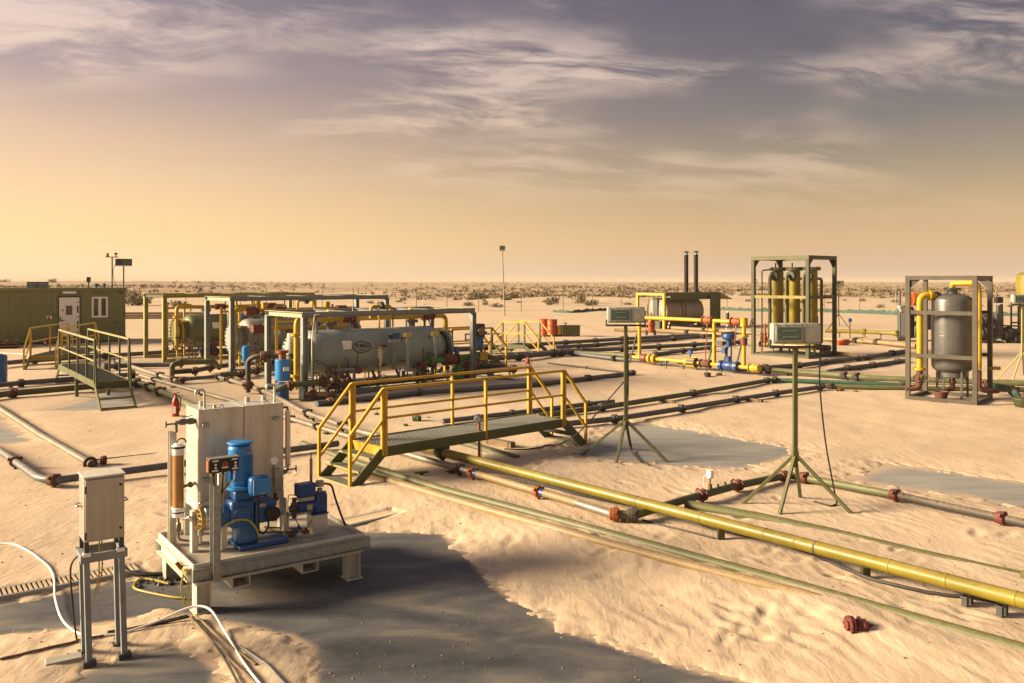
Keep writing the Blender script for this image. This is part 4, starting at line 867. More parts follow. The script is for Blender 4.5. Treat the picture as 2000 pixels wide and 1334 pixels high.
# left side
pipeline('bent rusty pipe with lugs entering at the left edge', [(-60, 855, .17), (0, 880, .17), (75, 934, .17), (110, 938, .17), (330, 909, .17), (640, 869, .15), (660, 866, .15)], .058, 'pipe_grey', [(29, 'union_rust'), (103, 'union_rust')], bend=.25)
root, at = pipeline('steel pipe lying on the sand with a red blind flange', [(-90, 747, .07), (0, 798, .07), (80, 850, .07), (178, 906, .08)], .062, 'pipe_steel')
p, d = at(176); MB().flange(p, d, .115, .016, 18, 8).cyl(p, p+d*.12, .07, n=14).build('blind_flange', 'pipe_dark', root, world=True); MB().union(p+Vector((.17, .12, .03)), (1, .5, 0), .045).build('red_union', 'flange_red', root, world=True)
pipeline('thin rod lying on the sand behind the cabinet', [(188, 898, .05), (300, 886, .04), (335, 882, .03)], .015, 'pipe_grey')
pipeline('upper grey pipe passing under the long olive crossover', [(-60, 758, .16), (40, 748, .16), (168, 738, .16), (262, 731, .16)], .075, 'pipe_grey', [40, 150, 258], supports=[20])
pipeline('rusty green pipe with dark flange under the long olive crossover', [(-60, 779, .17), (23, 768, .17), (187, 754, .17), (275, 748, .17), (300, 759, .17), (380, 795, .17), (430, 818, .17)], .085, 'pipe_green', [(23, 'union_rust'), 187, 268, (292, 'union_rust'), (312, 'union_rust')], bend=.3)
pipeline('far grey pipe passing below the cabin crossover', [(-60, 715, .2), (67, 704, .2), (154, 698, .2), (300, 689, .2), (420, 682, .2)], .085, 'pipe_grey', [(67, 'union_rust'), 205])
pipeline('grey pipe from the olive crossover to the leftmost separator', [(205, 716, .2), (262, 713, .2), (345, 712, .2)], .085, 'pipe_grey', [208, 228])
pipeline('brown pipe from the leftmost separator to the red-brown bull plug', [(225, 703, .2), (260, 717, .2), (312, 733, .18), (346, 744, .17)], .07, 'pipe_steel', [(228, 'union_rust'), (312, 'union_dark'), (340, 'union_rust')])
pipeline('short grey cross pipe between the two left separators', [(352, 742, .17), (423, 735, .17), (440, 741, .17)], .055, 'pipe_grey', [(357, 'union_rust'), (426, 'union_dark')])
pipeline('rusty manifold pipe in front of the leftmost separator', [(332, 727, .25), (380, 724, .25), (420, 716, .25), (450, 713, .25)], .08, 'pipe_dark', [(380, 'union_rust'), (410, 'union_rust')])
root, _ = pipeline('pale green elbowed pipe in front of the leftmost separator', [(336, 732, .12), (337, 712, .55), (350, 708, .58), (418, 706, .58), (428, 718, .25)], .085, 'pipe_green', [(352, 'olive')], bend=.25)
pipeline('dark rusty pipe in front of the middle separator', [(428, 733, .2), (470, 730, .2), (520, 720, .2), (575, 713, .2)], .085, 'pipe_green', [(470, 'union_rust'), (500, 'union_rust')])
# under and beside the front separator
pipeline('grey pipe running along the foot of the front separator', [(633, 757, .25), (760, 745, .25), (882, 733, .25), (1004, 720, .25)], .085, 'pipe_grey', [(1002, 'union_rust'), (905, 'union_dark')], supports=[960, 995, 700])
pipeline('long grey pipe on the sand between the front separator and the large crossover', [(618, 789, .12), (640, 786, .12), (817, 767, .12), (1044, 751, .12), (1150, 739, .12), (1237, 729, .12)], .075, 'pipe_grey', [(645, 'union_rust'), 817, 1052, 1148, 1234])
pipeline('twin grey pipe low beside the front separator skid', [(600, 780, .09), (780, 757, .09), (860, 747, .09)], .05, 'pipe_grey')
pipeline('blue-grey pipe emerging behind the large crossover platform', [(864, 823, .12), (1035, 803, .12), (1148, 789, .12), (1199, 784, .12)], .055, 'pipe_grey', [(1000, 'union_dark'), (1148, 'union_dark')])
pipeline('long green-brown pipe across the yard behind the farther floodlight', [(1050, 813, .14), (1100, 806, .14), (1173, 796, .14), (1354, 768, .14), (1506, 742, .14)], .064, 'pipe_green', [(1175, 'union_dark'), (1354, 'union_dark'), (1498, 'union_dark')])
pipeline('dark teal pipe joining the green-brown one and ending at the grey vessel', [(1508, 742, .14), (1560, 744, .14), (1700, 750, .14), (1762, 752, .14)], .07, 'pipe_teal', [(1513, 'union_dark'), (1762, 'union_dark')])
pipeline('long blue-grey pipe across the yard passing the farther floodlight', [(1090, 829, .14), (1202, 818, .14), (1331, 798, .14), (1440, 780, .14), (1516, 768, .14), (1610, 755, .14)], .062, 'pipe_grey', [1200, 1331, 1438, 1516, 1600])
pipeline('olive pipe low behind the teal one, passing the grey vessel', [(1612, 754, .12), (1700, 757, .12), (1850, 759, .12), (2060, 761, .12)], .07, 'pipe_green', [1620])
pipeline('olive pipe from the yellow manifold past the grey vessel to the right edge', [(1478, 720, .22), (1501, 722, .2), (1654, 734, .2), (1700, 738, .2), (2060, 751, .2)], .085, 'pipe_green', [1484, 1500, 1648, 1672], supports=[1655])
pipeline('grey pipe passing in front of the filter frame to the grey vessel', [(1433, 728, .03), (1500, 718, .14), (1559, 714, .14), (1611, 707, .14), (1700, 697, .14), (1772, 685, .14)], .085, 'pipe_grey', [1495, 1560, 1611, 1675, 1692, 1743])
pipeline('second grey pipe half buried in front of the filter frame', [(1615, 727, .03), (1658, 719, .12), (1700, 714, .12), (1772, 704, .12)], .08, 'pipe_grey', [1655, 1705, 1754])
pipeline('sandy brown pipe behind the filter frame towards the pump wells', [(1605, 687, .15), (1650, 692, .15), (1690, 697, .15)], .085, 'pipe_brown', [])
pipeline('tan pipe from the filter frame to the dark machinery', [(1600, 661, .2), (1712, 668, .2), (1790, 676, .2)], .11, 'pipe_brown', [1712, 1670])
pipeline('yellow pipe far behind the filter frame', [(1612, 646, .5), (1687, 648, .5), (1752, 651, .5)], .1, 'mustard', [(1687, 'mustard'), (1750, 'mustard')], supports=[1640, 1720])
pipeline('farthest of the grey pipes towards the heater', [(1043, 673, .2), (1104, 669, .2), (1215, 662, .2), (1313, 657, .2), (1366, 655, .2), (1372, 657, .2)], .09, 'pipe_grey', [1052, 1104, 1162, 1215, 1313])
pipeline('second farthest grey pipe towards the heater', [(1084, 678, .15), (1160, 674, .15), (1315, 662, .15), (1372, 657, .15), (1443, 648, .15)], .085, 'pipe_grey', [1130, 1165, 1316, 1374, 1438])
pipeline('third grey pipe towards the heater, starting at the pipe junction', [(985, 693, .2), (1075, 688, .2), (1110, 686, .2), (1215, 681, .2), (1286, 677, .2), (1355, 673, .2), (1450, 668, .2)], .09, 'pipe_grey', [1109, 1138, 1215, 1286, 1355, (1432, 'union_dark'), (1446, 'union_dark')], supports=[1012])
pipeline('short grey pipe behind the yellow manifold', [(1275, 693, .12), (1334, 685, .15), (1389, 679, .2)], .08, 'pipe_grey', [1280, 1334, 1387])
pipeline('dark pipe through the small crossovers to the junction', [(880, 704, .22), (985, 698, .22), (1012, 696, .22), (1075, 690, .22), (1117, 687, .22)], .11, 'pipe_grey', [1012, 1080, 1095, 1119], supports=[1010])
pipeline('olive pipe from the junction to the yellow manifold', [(1119, 688, .2), (1219, 694, .2), (1236, 697, .25)], .085, 'pipe_green', [1232])
pipeline('grey pipe from the junction sinking into the sand below the manifold', [(1115, 690, .15), (1199, 700, .15), (1262, 706, .1), (1330, 711, -.05)], .075, 'pipe_grey', [1119, 1199])
pipeline('thin rusty pipe on the sand left of the farther floodlight', [(1070, 709, .08), (1146, 718, .08), (1232, 728, .1)], .035, 'pipe_dark', [1146])
pipeline('brown pipe at the foot of the small crossovers', [(885, 712, .18), (930, 714, .18), (985, 714, .15)], .1, 'pipe_dark', [(930, 'union_rust')])
pipeline('grey pipe slanting into the sand below the small crossovers', [(925, 729, .12), (975, 738, .1), (1022, 749, -.03)], .07, 'pipe_grey', [975])
pipeline('grey pipe behind the small crossovers', [(845, 684, .15), (905, 681, .15), (990, 677, .15)], .1, 'pipe_grey', [948])
pipeline('pair of tan pipes in front of the heater, upper', [(1312, 640, .2), (1380, 644, .2), (1470, 650, .2)], .1, 'pipe_brown', [1375])
pipeline('pair of tan pipes in front of the heater, lower', [(1200, 644, .2), (1280, 646, .2), (1345, 649, .2), (1410, 653, .2)], .1, 'pipe_brown', [1341])
# buried odds
def block(px, py, L, rz, label, s=.12):
    p = G(px, py, .02); r = thing('wood_block', label, 'block', p, R(rz)); MB().bb((-L/2, -s/2, 0), (L/2, s/2, s)).build('timber', 'wood', r, bevel=.006)
    for t in (-.35, .4): MB().bb((L*t-.02, -s/2-.004, -.0), (L*t+.02, s/2+.004, s+.004)).build('strap', 'union_rust', r)
block(975, 872, .75, -45, 'timber block on the sand behind the large crossover', .13)
block(1468, 787, .6, -45, 'timber block under the blue-grey pipe near its right end', .12)
block(1302, 788, .5, -40, 'timber block between the two long yard pipes', .08)
def stub(px, py, label, s=1., mat='union_dark'):
    p = G(px, py, .02); r = thing('pipe_fitting', label, 'fitting', p, random.random()*3)
    MB().union((0, 0, .07*s), (1, .2, .2), .05*s).build('union', mat, r); MB().cyl((-.14*s, 0, .06*s), (.16*s, .02, .08*s), .04*s, n=10).build('nipple', mat, r)
stub(1330, 712, 'loose dark fitting on the sand left of the small blue valve'); stub(1382, 738, 'dark fitting in the sand below the manifold', 1.2); stub(1404, 736, 'smaller dark fitting next to the one below the manifold', .9)
stub(1542, 735, 'loose fitting beside the nearest floodlight pole', 1.1, 'fitting'); stub(1640, 766, 'bent rusty fitting lying in the sand below the olive pipe', .8, 'union_rust'); stub(1672, 767, 'small rusty nut on the sand beside the bent fitting', .5, 'union_rust')
p = G(823, 932, .02); r = thing('ground_anchor', 'small green steel T-shaped anchor in the sand left of the brown pipe', 'anchor', p, R(20)); MB().bb((-.11, -.04, .07), (.11, .04, .09)).build('plate', 'olive_dark', r); MB().bb((-.03, -.02, -.05), (.03, .02, .07)).build('stem', 'olive_dark', r)
p = G(1301, 722, .02); r = thing('needle_valve', 'small blue valve on a thin stem in the sand below the manifold', 'valve', p); MB().cyl((0, 0, -.05), (0, 0, .28), .018, n=8).build('stem', 'fitting', r); MB().lathe([(.03, .2), (.05, .22), (.05, .3), (.03, .33)], n=10).bar((-.1, 0, .3), (.1, 0, .3), .03, .03).build('body', 'blue', r)
# orange instrument post by the crossover
p = G(936, 905); r = thing('transmitter_post', 'orange post with round blue transmitter in front of the large crossover', 'instrument', (p.x, p.y, 0))
pt = PY(935, 815, p.y); MB().cyl((0, 0, -.1), (0, 0, pt.z-.02), .024, n=10).build('post', 'orange', r)
MB().cyl((-.02, -.09, pt.z-.02), (-.02, .05, pt.z-.02), .072, n=20).build('housing', 'blue_dark', r, bevel=.008); MB().cyl((-.02, -.115, pt.z-.02), (-.02, -.088, pt.z-.02), .06, n=20).build('dial_cover', 'lamp_body', r, bevel=.006)
MB().path([(.05, 0, pt.z-.05), (.09, 0, pt.z-.2), (.04, 0, pt.z-.45), (.03, .02, .0)], .007, 5, .1).build('cable', 'white_hose', r)
# succulents in the sand
def plant(px, py, s, label):
    p = G(px, py, .03); rr = random.Random(int(px)); b = MB()
    for k in range(26):
        a = rr.random()*6.28; rad = rr.random()**.6*s*.5; x, y = math.cos(a)*rad, math.sin(a)*rad*.8; h = s*rr.uniform(.4, .85); b.path([(x, y, -.02), (x*1.1, y*1.1, h*.6), (x*1.15+rr.uniform(-.02, .02), y*1.15, h)], [s*.055, s*.07, s*.02], 6)
    r = thing('desert_plant', label, 'plant', p); b.build('leaves', 'succulent', r); MB().cyl((0, 0, -.05), (0, 0, s*.3), s*.12, n=8).build('stem', 'wood', r)
plant(815, 824, .22, 'cluster of stubby green succulent stems behind the large crossover'); plant(736, 813, .12, 'small green plant left of the stubby succulent cluster'); plant(793, 834, .1, 'tiny upright plant by the crossover platform edge'); plant(838, 818, .07, 'tiny sprout right of the succulent cluster')
# cables on the ground
def cable(label, pts, r, mat, n=10, name='cable'):
    P_ = smoothpts([G(*p) if len(p) == 3 else PY(p[0], p[1], p[3]) for p in pts], n)
    for q in P_:
        if q.y < 45: q.z = max(q.z, gz(q.x, q.y)+r*1.0)
    root = thing(name, label, 'cable', (P_[0].x, P_[0].y, 0)); MB().path(P_, r, 7).build('sheath', mat, root, world=True); return root
y1 = P1.y; y2 = P2.y
cable('black cable from the farther floodlight pole down past the crossover stair', [(1219, 745, 0, y1), (1180, 790, 0, y1-.2), (1130, 845, 0, y1-.6), (1085, 870, .06), (1030, 880, .05), (985, 879, .05)], .012, 'rubber')
cable('black cable dropping from the farther floodlight to the pad', [(1226, 655, 0, y1), (1227, 750, 0, y1), (1226, 820, 0, y1), (1230, 870, .1), (1245, 895, .03), (1268, 911, .02)], .012, 'rubber')
cable('black cable hanging from the nearest floodlight to the sand', [(1604, 660, 0, y2), (1601, 745, 0, y2), (1612, 860, 0, y2), (1628, 950, 0, y2), (1634, 985, .05), (1620, 992, .03), (1590, 983, .03)], .011, 'rubber')
cable('black hose snaking beside the mustard pipe', [(790, 885, .06), (860, 902, .05), (935, 925, .05), (1060, 948, .08), (1130, 968, .05), (1240, 990, .05), (1330, 1010, .05), (1400, 1037, .05), (1540, 1069, .06), (1600, 1092, .05), (1700, 1138, .05), (1840, 1167, .06), (1960, 1180, .06), (2040, 1196, .05)], .019, 'rubber')
cable('thin black cable half in the sand near the tee under the mustard pipe', [(1255, 1018, .04), (1310, 1035, .04), (1395, 1057, .03)], .012, 'rubber')
cable('white hose looping from the left edge past the cabinet and skid leg', [(-30, 1066, .05), (30, 1068, .05), (75, 1090, .06), (103, 1120, .06), (108, 1170, .05), (125, 1215, .05), (165, 1240, .05), (230, 1238, .05), (300, 1216, .08), (360, 1190, .16), (392, 1184, .18), (415, 1195, .16), (440, 1235, .06), (480, 1300, .05), (520, 1350, .05)], .0105, 'white_hose')
cable('yellow-brown cable on the pad left of the skid legs', [(330, 1140, .02), (280, 1130, .02), (262, 1142, .02), (270, 1152, .02), (330, 1165, .02), (362, 1168, .02)], .012, 'cable_yellow')
cable('bundle of black cables from the cabinet to the skid leg', [(237, 1085, .3), (239, 1105, .12), (255, 1118, .06), (280, 1122, .04), (330, 1120, .04)], .022, 'rubber')
cable('thin black cable from the cabinet legs along the pad', [(152, 1085, 0, 7.2), (138, 1110, 0, 7.2), (142, 1180, 0, 7.2), (150, 1250, .05), (160, 1262, .04)], .008, 'rubber')
for k, (a, b, mt) in enumerate((((372, 1206), (520, 1352), 'wood'), ((376, 1204), (470, 1345), 'rubber'), ((384, 1203), (500, 1300), 'wood'), ((370, 1204), (210, 1238), 'rubber'), ((366, 1202), (0, 1292), 'wood'), ((470, 1262), (560, 1340), 'pipe_grey'))):
    lb = ['tan conduit from the skid leg to the bottom edge', 'black conduit beside the tan one at the bottom edge', 'short tan conduit right of the skid leg', 'black conduit from the skid leg towards the cabinet', 'long sandy conduit in front of the cabinet to the left edge', 'thin grey rod on the sand at the bottom'][k]
    m_ = ((a[0]+b[0])/2+(8 if k % 2 else -6), (a[1]+b[1])/2)
    cable(lb, [(a[0], a[1], .06), (m_[0], m_[1], .05), (b[0], b[1], .04)], .011, mt, name='conduit')
cable('white rope line on the sand in front of the cabin', [(-20, 690, .04), (30, 692, .04), (80, 696, .04)], .012, 'white_hose')

rr = random.Random(21); b = MB()
for k in range(900):
    px, py = rr.uniform(-20, 2020), 549+rr.uniform(130, 760)**1.0
    p = G(px, py); s_ = rr.uniform(.004, .014)*(1.6 if rr.random() < .06 else 1); z = gz(p.x, p.y)
    if rr.random() < .55 and px > 420 and py > 950: continue
    b.lathe([(s_*.6, -s_*.3), (s_, s_*.2), (s_*.5, s_*.8), (s_*.05, s_)], (p.x, p.y, z), (rr.uniform(-.4, .4), rr.uniform(-.4, .4), 1), 5)
tag(b.build('pebbles', 'pebble', smooth=False), 'small scattered pebbles and grit on the sand', 'pebbles', kind='stuff')
# ------------------------------------------------------------------ text helper: lettering as flat mesh
def text_mesh(txt, size):
    c = bpy.data.curves.new('lettering', 'FONT'); c.body = txt; c.size = size; c.align_x = 'CENTER'; c.align_y = 'CENTER'; c.resolution_u = 2; c.offset = size*.03
    o = bpy.data.objects.new('lettering', c); COL.objects.link(o); dg = bpy.context.evaluated_depsgraph_get()
    me = bpy.data.meshes.new_from_object(o.evaluated_get(dg)); vs = [tuple(v.co) for v in me.vertices]; fs = [tuple(p.vertices) for p in me.polygons]
    bpy.data.objects.remove(o); return vs, fs
# ------------------------------------------------------------------ vessels
def vessel_h(x0, x1, y, z, r, hd=.28):
    pr = [(.01, x0-hd)]
    for k in range(1, 7): a = k/6*math.pi/2; pr.append((r*math.sin(a), x0-hd*math.cos(a)))
    pr.append((r, x1))
    for k in range(1, 6): a = k/6*math.pi/2; pr.append((r*math.cos(a), x1+hd*math.sin(a)))
    pr.append((.01, x1+hd)); return MB().lathe(pr, (0, y, z), (1, 0, 0), 40)
def hframe(r, L, Wd, Ht, mat, sec=.15, cross=3, matend=None):
    for x in (0, L):
        for y in (0, Wd): MB().ibeam((x, y, -.05), (x, y, Ht-sec), sec, sec, .014, (1, 0, 0)).build('post', mat, r)
    for y in (0, Wd): MB().ibeam((-sec/2, y, Ht-sec/2), (L+sec/2, y, Ht-sec/2), sec*.9, sec, .014).build('top_beam', mat, r)
    for x in (0, L): MB().ibeam((x, sec*.46, Ht-sec/2-.002), (x, Wd-sec*.46, Ht-sec/2-.002), sec, sec-.008, .014).build('top_beam', matend or mat, r)
    for k in range(cross): x = L*(k+1)/(cross+1); MB().ibeam((x, sec*.46, Ht-sec/2-.002), (x, Wd-sec*.46, Ht-sec/2-.002), sec*.7, sec-.01, .012).build('cross_beam', mat, r)
def ballvalve(p, ax, r_, parent, mat='valve_red', lever=.3, ldir=(0, 0, -1)):
    p = Vector(p); d = Vector(ax).normalized()
    v = MB().cut().flange(p-d*r_*2.4, d, r_*1.9, r_*.35, 14, 6, False).flange(p+d*r_*2.4, d, r_*1.9, r_*.35, 14, 6, False).lathe([(r_*1.2, -r_*2.2), (r_*1.7, -r_), (r_*1.8, r_*.6), (r_*1.2, r_*2.2)], p, d, 14).build('valve', mat, parent)
    if lever: l = Vector(ldir); MB().bar(p, p+l*r_*2.5, r_*.5, r_*.5).bar(p+l*r_*2.4, p+l*r_*2.5+l*lever, .035, .014).build('lever', 'orange' if mat != 'valve_red' else 'valve_red', v)
    return v
def separator(label, loc, L, Wd, Ht, x0, x1, zc, rv, mv, mf, mend, front, logo=True):
    r = thing('separator_skid', label, 'separator', (loc[0], loc[1], 0), R(40), 'horizontal test separators in steel frames')
    hframe(r, L, Wd, Ht, mf, matend=mend)
    yc = Wd/2
    MB().bb((0, -.08, .02), (L, .08, .17)).bb((0, Wd-.08, .02), (L, Wd+.08, .17)).build('skid_beam', mf, r)
    v = vessel_h(x0, x1, yc, zc, rv).build('vessel', mv, r, ang=60)
    for xx in (x0+.02, x0+(x1-x0)*.34, x0+(x1-x0)*.67, x1-.02): MB().lathe([(rv-.002, -.014), (rv+.005, -.006), (rv+.005, .006), (rv-.002, .014)], (xx, yc, zc), (1, 0, 0), 40).build('weld_seam', mv, v)
    for e, xx, s in ((0, x0-.2, -1), (1, x1+.2, 1)):
        MB().cyl((xx-s*.1, yc, zc), (xx+s*.2, yc, zc), rv*.62, n=26).build('manway_neck', mv, v)
        MB().cyl((xx+s*.17, yc, zc), (xx+s*.26, yc, zc), rv*.80, n=30).build('manway_flange', 'vessel_dark' if e else 'yellow_gas' if front == 1 else mv, v)  # leftmost separator: yellow of the sunlit left flange is painted in
        MB().cyl((xx+s*.275, yc, zc), (xx+s*.38, yc, zc), rv*.80, n=30).build('manway_cover', mv if front != 1 or e else 'olive', v)
        MB().bolts((xx+s*.275, yc, zc), (1, 0, 0), rv*.72, 20, .026, .3).build('bolts', 'union_dark', v)['kind'] = 'stuff'
    for xx in (x0+.65, x1-.75):
        for yy in (yc-.4, yc+.4): MB().ibeam((xx, yy, .02), (xx, yy, zc-rv*.72), .16, .14, .014, (1, 0, 0)).build('saddle_leg', 'steel_blue', v)
        MB().bb((xx-.14, yc-.62, zc-rv-.05), (xx+.14, yc+.62, zc-rv+.08)).build('saddle', 'steel_blue', v)
        MB().bb((xx+.14, yc-.46, .05), (xx+.28, yc-.44, .5)).build('yellow_plate', 'yellow_gas', v)
    # gas line over the vessel
    gy = yc+.15; gz_ = zc+rv+.30
    MB().path([(x0-.75, yc-.75, .45), (x0-.75, yc-.75, gz_+.1), (x0-.2, yc-.6, gz_+.1), (x0+.2, gy, gz_), (x1+.3, gy, gz_), (x1+.75, gy, gz_), (x1+.75, gy, .3)], .075, 12, .22).build('gas_pipe', 'yellow_gas', r)
    MB().cut().flange((x0-.75, yc-.75, gz_-.35), (0, 0, 1), .15, .03).cut().flange((x0-.75, yc-.75, .62), (0, 0, 1), .16, .03).cut().flange((x1+.75, gy, gz_-.5), (0, 0, 1), .15, .03).build('flange', 'yellow_gas', r)
    MB().path([(x0-.62, yc-.45, .2), (x0-.62, yc-.45, 1.0), (x0-.45, yc-.35, zc+.42), (x0-.1, yc-.35, zc+.42)], .042, 10, .15).build('gas_branch', 'yellow_gas', r)
    for xx in (x0+.75, x1-.55):
        MB().cyl((xx, gy, zc+rv-.06), (xx, gy, gz_-.16), .10, n=16).flange((xx, gy, gz_-.14), (0, 0, 1), .20, .035, 20, 10).build('nozzle', 'vessel_dark' if mv != 'vessel_olive' else 'olive', v)
        MB().cyl((xx, gy, gz_-.1), (xx, gy, gz_+.28), .11, n=16).build('gas_riser', 'yellow_gas', r)
    ballvalve((x0+1.35, gy, gz_), (1, 0, 0), .075, r, 'valve_red', .25, (0, -1, 0)); ballvalve((x1+.05, gy, gz_), (1, 0, 0), .075, r, 'valve_red', .25, (0, -.5, -1))
    MB().path([(x0+1.9, yc-.2, gz_), (x0+1.9, yc-.2, gz_+.35), (x0+2.6, yc-.2, gz_+.35), (x0+2.6, yc-.2, gz_)], .05, 10, .12).build('relief_loop', 'yellow_gas', r)
    MB().cut().flange((x0+2.25, yc-.2, gz_+.35), (1, 0, 0), .14, .05).build('orifice_flange', 'pipe_dark', r)
    for k, xx in enumerate((x0+1.7, x0+3.0)): MB().cyl((xx, gy+.35, zc+rv*.8), (xx, gy+.35, gz_+.35), .03, n=8).build('vent_pipe', 'steel_blue', r)
    # outlet piping at the floor
    MB().path([(x0+.2, yc-.7, .25), (x1+.2, yc-.7, .25), (x1+.2, yc-.75, .25)], .07, 10).build('drain_header', 'pipe_green', r)
    for k in range(5): xx = x0+.3+k*(x1-x0)/5; MB().path([(xx, yc-.7, .25), (xx, yc-.45, .25), (xx, yc-.2, zc-rv+.05)], .04, 8, .1).build('drain_branch', 'pipe_dark', r)
    for k in range(4): ballvalve((x0+.75+k*(x1-x0)/4.6, yc-.7, .25), (1, 0, 0), .06, r, 'union_rust' if k % 2 else 'valve_red', .22, (0, -.3, 1))
    rc = random.Random(int(L*100)+front)
    for k in range(34):                            # small-bore lines, valves and stems round the vessel
        xx = rc.uniform(x0-.6, x1+.6) if k % 3 else rc.uniform(x0-.9, x0+.9); yy = rc.choice([yc-rv-.28, yc-rv-.12, yc+rv+.15, yc-rv-.4]); h = rc.uniform(.35, 1.0)
        MB().path([(xx, yy, .1), (xx, yy, h), (xx+rc.uniform(-.3, .3), yy+.08, h+.02)], rc.uniform(.014, .03), 6, .06).build('small_line', rc.choice(['yellow_gas', 'pipe_dark', 'steel_blue', 'valve_red', 'pipe_green', 'fitting']), r)
        if k % 2: MB().union((xx, yy, h*.6), (0, 0, 1), .035).build('small_valve', rc.choice(['union_rust', 'valve_red', 'union_dark']), r)
    for k in range(7):
        xx = x0+.1+k*(x1-x0)/6; yy = yc+rc.choice([-.25, .1, .4]); h = rc.uniform(.12, .5)
        MB().cyl((xx, yy, zc+rv*.82), (xx, yy, zc+rv+h), rc.uniform(.02, .04), n=8).flange((xx, yy, zc+rv+h), (0, 0, 1), .06, .02, 10, 0).build('top_fitting', rc.choice(['yellow_gas', 'yellow_gas', 'valve_red', 'steel_blue', 'blue_dark']), r)
    for xx in (x0-.55, x0+.15, x1+.45): MB().cyl((xx, yc+rv+.3, .05), (xx, yc+rv+.3, gz_+.1), .045, n=10).build('rear_riser', 'yellow_gas', r)
    MB().path([(x0-.55, yc+rv+.3, gz_-.05), (x1+.45, yc+rv+.3, gz_-.05)], .045, 10).build('rear_gas_line', 'yellow_gas', r)
    if front:
        yf = yc-rv-.22
        # level columns
        for xx, mat_ in ((x0+2.75, 'pipe_pale'), (x0+3.75, 'pipe_pale')) if front == 3 else ((x0+2.2, 'pipe_pale'),):
            c_ = MB().cyl((xx, yf, zc-rv*.95), (xx, yf, zc+rv*.62), .058, n=14).build('level_column', mat_, r)
            MB().cut().flange((xx, yf, zc+rv*.7), (0, 0, 1), .135, .05, 18, 10).build('column_flange', 'brass', c_)
            for zz in (zc-rv*.5, zc+rv*.55): MB().cyl((xx, yf+.03, zz), (xx, yc-rv*.6, zz), .03, n=8).build('connector', 'valve_red', c_)
            MB().path([(xx, yf, zc-rv*.95), (xx, yf, .2)], .02, 6).build('drain_tube', 'pipe_dark', c_)
        xx = x0+2.3; c_ = MB().cyl((xx, yf+.05, zc-rv*.8), (xx, yf+.05, zc+rv*.42), .062, n=14).build('displacer_column', 'steel_blue', r)
        MB().bb((xx-.17, yf-.02, zc+rv*.42), (xx+.17, yf+.12, zc+rv*.5)).build('shelf', 'pipe_pale', c_)
        MB().bb((xx-.12, yf-.06, zc+rv*.56), (xx+.14, yf+.1, zc+rv*.8)).build('controller', 'blue_dark', c_, bevel=.01); MB().cyl((xx-.22, yf, zc+rv*.68), (xx-.12, yf, zc+rv*.68), .05, n=12).build('knob', 'black', c_)
        xx = x0+1.78; g_ = MB().cyl((xx, yf, zc-rv*.62), (xx, yf, zc+.1), .045, n=12).build('gauge_glass', 'tube_glass', r)
        MB().bb((xx+.05, yf-.02, zc-rv*.55), (xx+.075, yf+.02, zc+.06)).build('scale_strip', 'white', g_); MB().cut().flange((xx, yf, zc+.14), (0, 0, 1), .08, .03).cut().flange((xx, yf, zc-rv*.66), (0, 0, 1), .08, .03).build('gauge_cock', 'brass', g_)
        MB().cyl((xx, yf, zc+.16), (xx+.35, yf+.2, zc+.16), .035, n=8).cyl((xx, yf, zc-rv*.66), (xx+.35, yf+.25, zc-rv*.6), .035, n=8).build('gauge_pipe', 'union_rust', g_)
        # lever valves and sampling pipe
        for xx, up in ((x0+1.05, 1), (x0+3.3, 1), (x0+3.65, -1)): ballvalve((xx, yf+.02, zc-rv*.72), (0, 1, 0), .05, r, 'valve_red', .42, (0, -.1, up))
        MB().path([(x0+.1, yf-.02, zc-rv*.65), (x0+.95, yf-.02, zc-rv*.65), (x0+.95, yf, .2)], .045, 10, .08).build('sample_pipe', 'steel_blue', r); MB().wheel((x0+.08, yf-.12, zc-rv*.65), (0, 1, 0), .11).lathe([(.06, -.08), (.09, 0), (.06, .1)], (x0+.15, yf, zc-rv*.65), (1, 0, 0), 12).build('hand_wheel', 'fitting', r)
        MB().bb((x0+.72, yc-rv-.035, zc+.12), (x0+.98, yc-rv+.1, zc+.36)).build('name_plate', 'white', r, bevel=.006)
    if logo:
        lx = x0+1.35 if front == 3 else x0+1.55; zl = zc+.16; a0 = math.asin(.16/rv)
        def wrap(u, w, off=.004): a = a0+w/rv; return (lx+u, yc-(rv+off)*math.cos(a), zc+(rv+off)*math.sin(a))
        def ring(ra, rb, off, name, mat):
            m = MB(); vs = []; n = 40
            for k in range(n): a = k*2*math.pi/n; vs += [wrap(ra[0]*math.cos(a), ra[1]*math.sin(a), off), wrap(rb[0]*math.cos(a), rb[1]*math.sin(a), off)]
            m.add(vs, [(2*k, 2*k+1, (2*k+3) % (2*n), (2*k+2) % (2*n)) for k in range(n)]); m.build(name, mat, v)
        ring((.315, .175), (.285, .148), .006, 'logo_ring', 'black'); ring((.284, .147), (.001, .001), .005, 'logo_ground', 'lamp_body')
        for tx, sz, oz, mt_ in (('TF-MAG', .15, .03, 'black'), ('industries', .055, -.085, 'grey_dark')):
            vs, fs = text_mesh(tx, sz)
            w = max(abs(q[0]) for q in vs); k = min(1., .235/w) if tx[0] == 'T' else min(1, .17/w)
            MB().add([wrap(q[0]*k, q[1]*1.1+oz, .009) for q in vs], fs).build('logo_lettering', mt_, v, smooth=False)
    return r
s1 = separator('leftmost olive horizontal separator in olive steel frame', (-13.48, 33.1), 6.3, 2.3, 2.70, 1.35, 4.9, 1.15, .68, 'vessel_olive', 'beam_olive', 'olive_frame', 1, False)
MB().bb((2.6, .2, .5), (3.0, .3, 1.9)).build('instrument_panel', 'steel_cream', s1); MB().bb((3.2, .2, .7), (3.35, .3, 2.0)).build('blue_bracket', 'blue_dark', s1); MB().bb((1.5, .35, .32), (3.2, .45, .45)).build('blue_tray', 'blue_dark', s1)
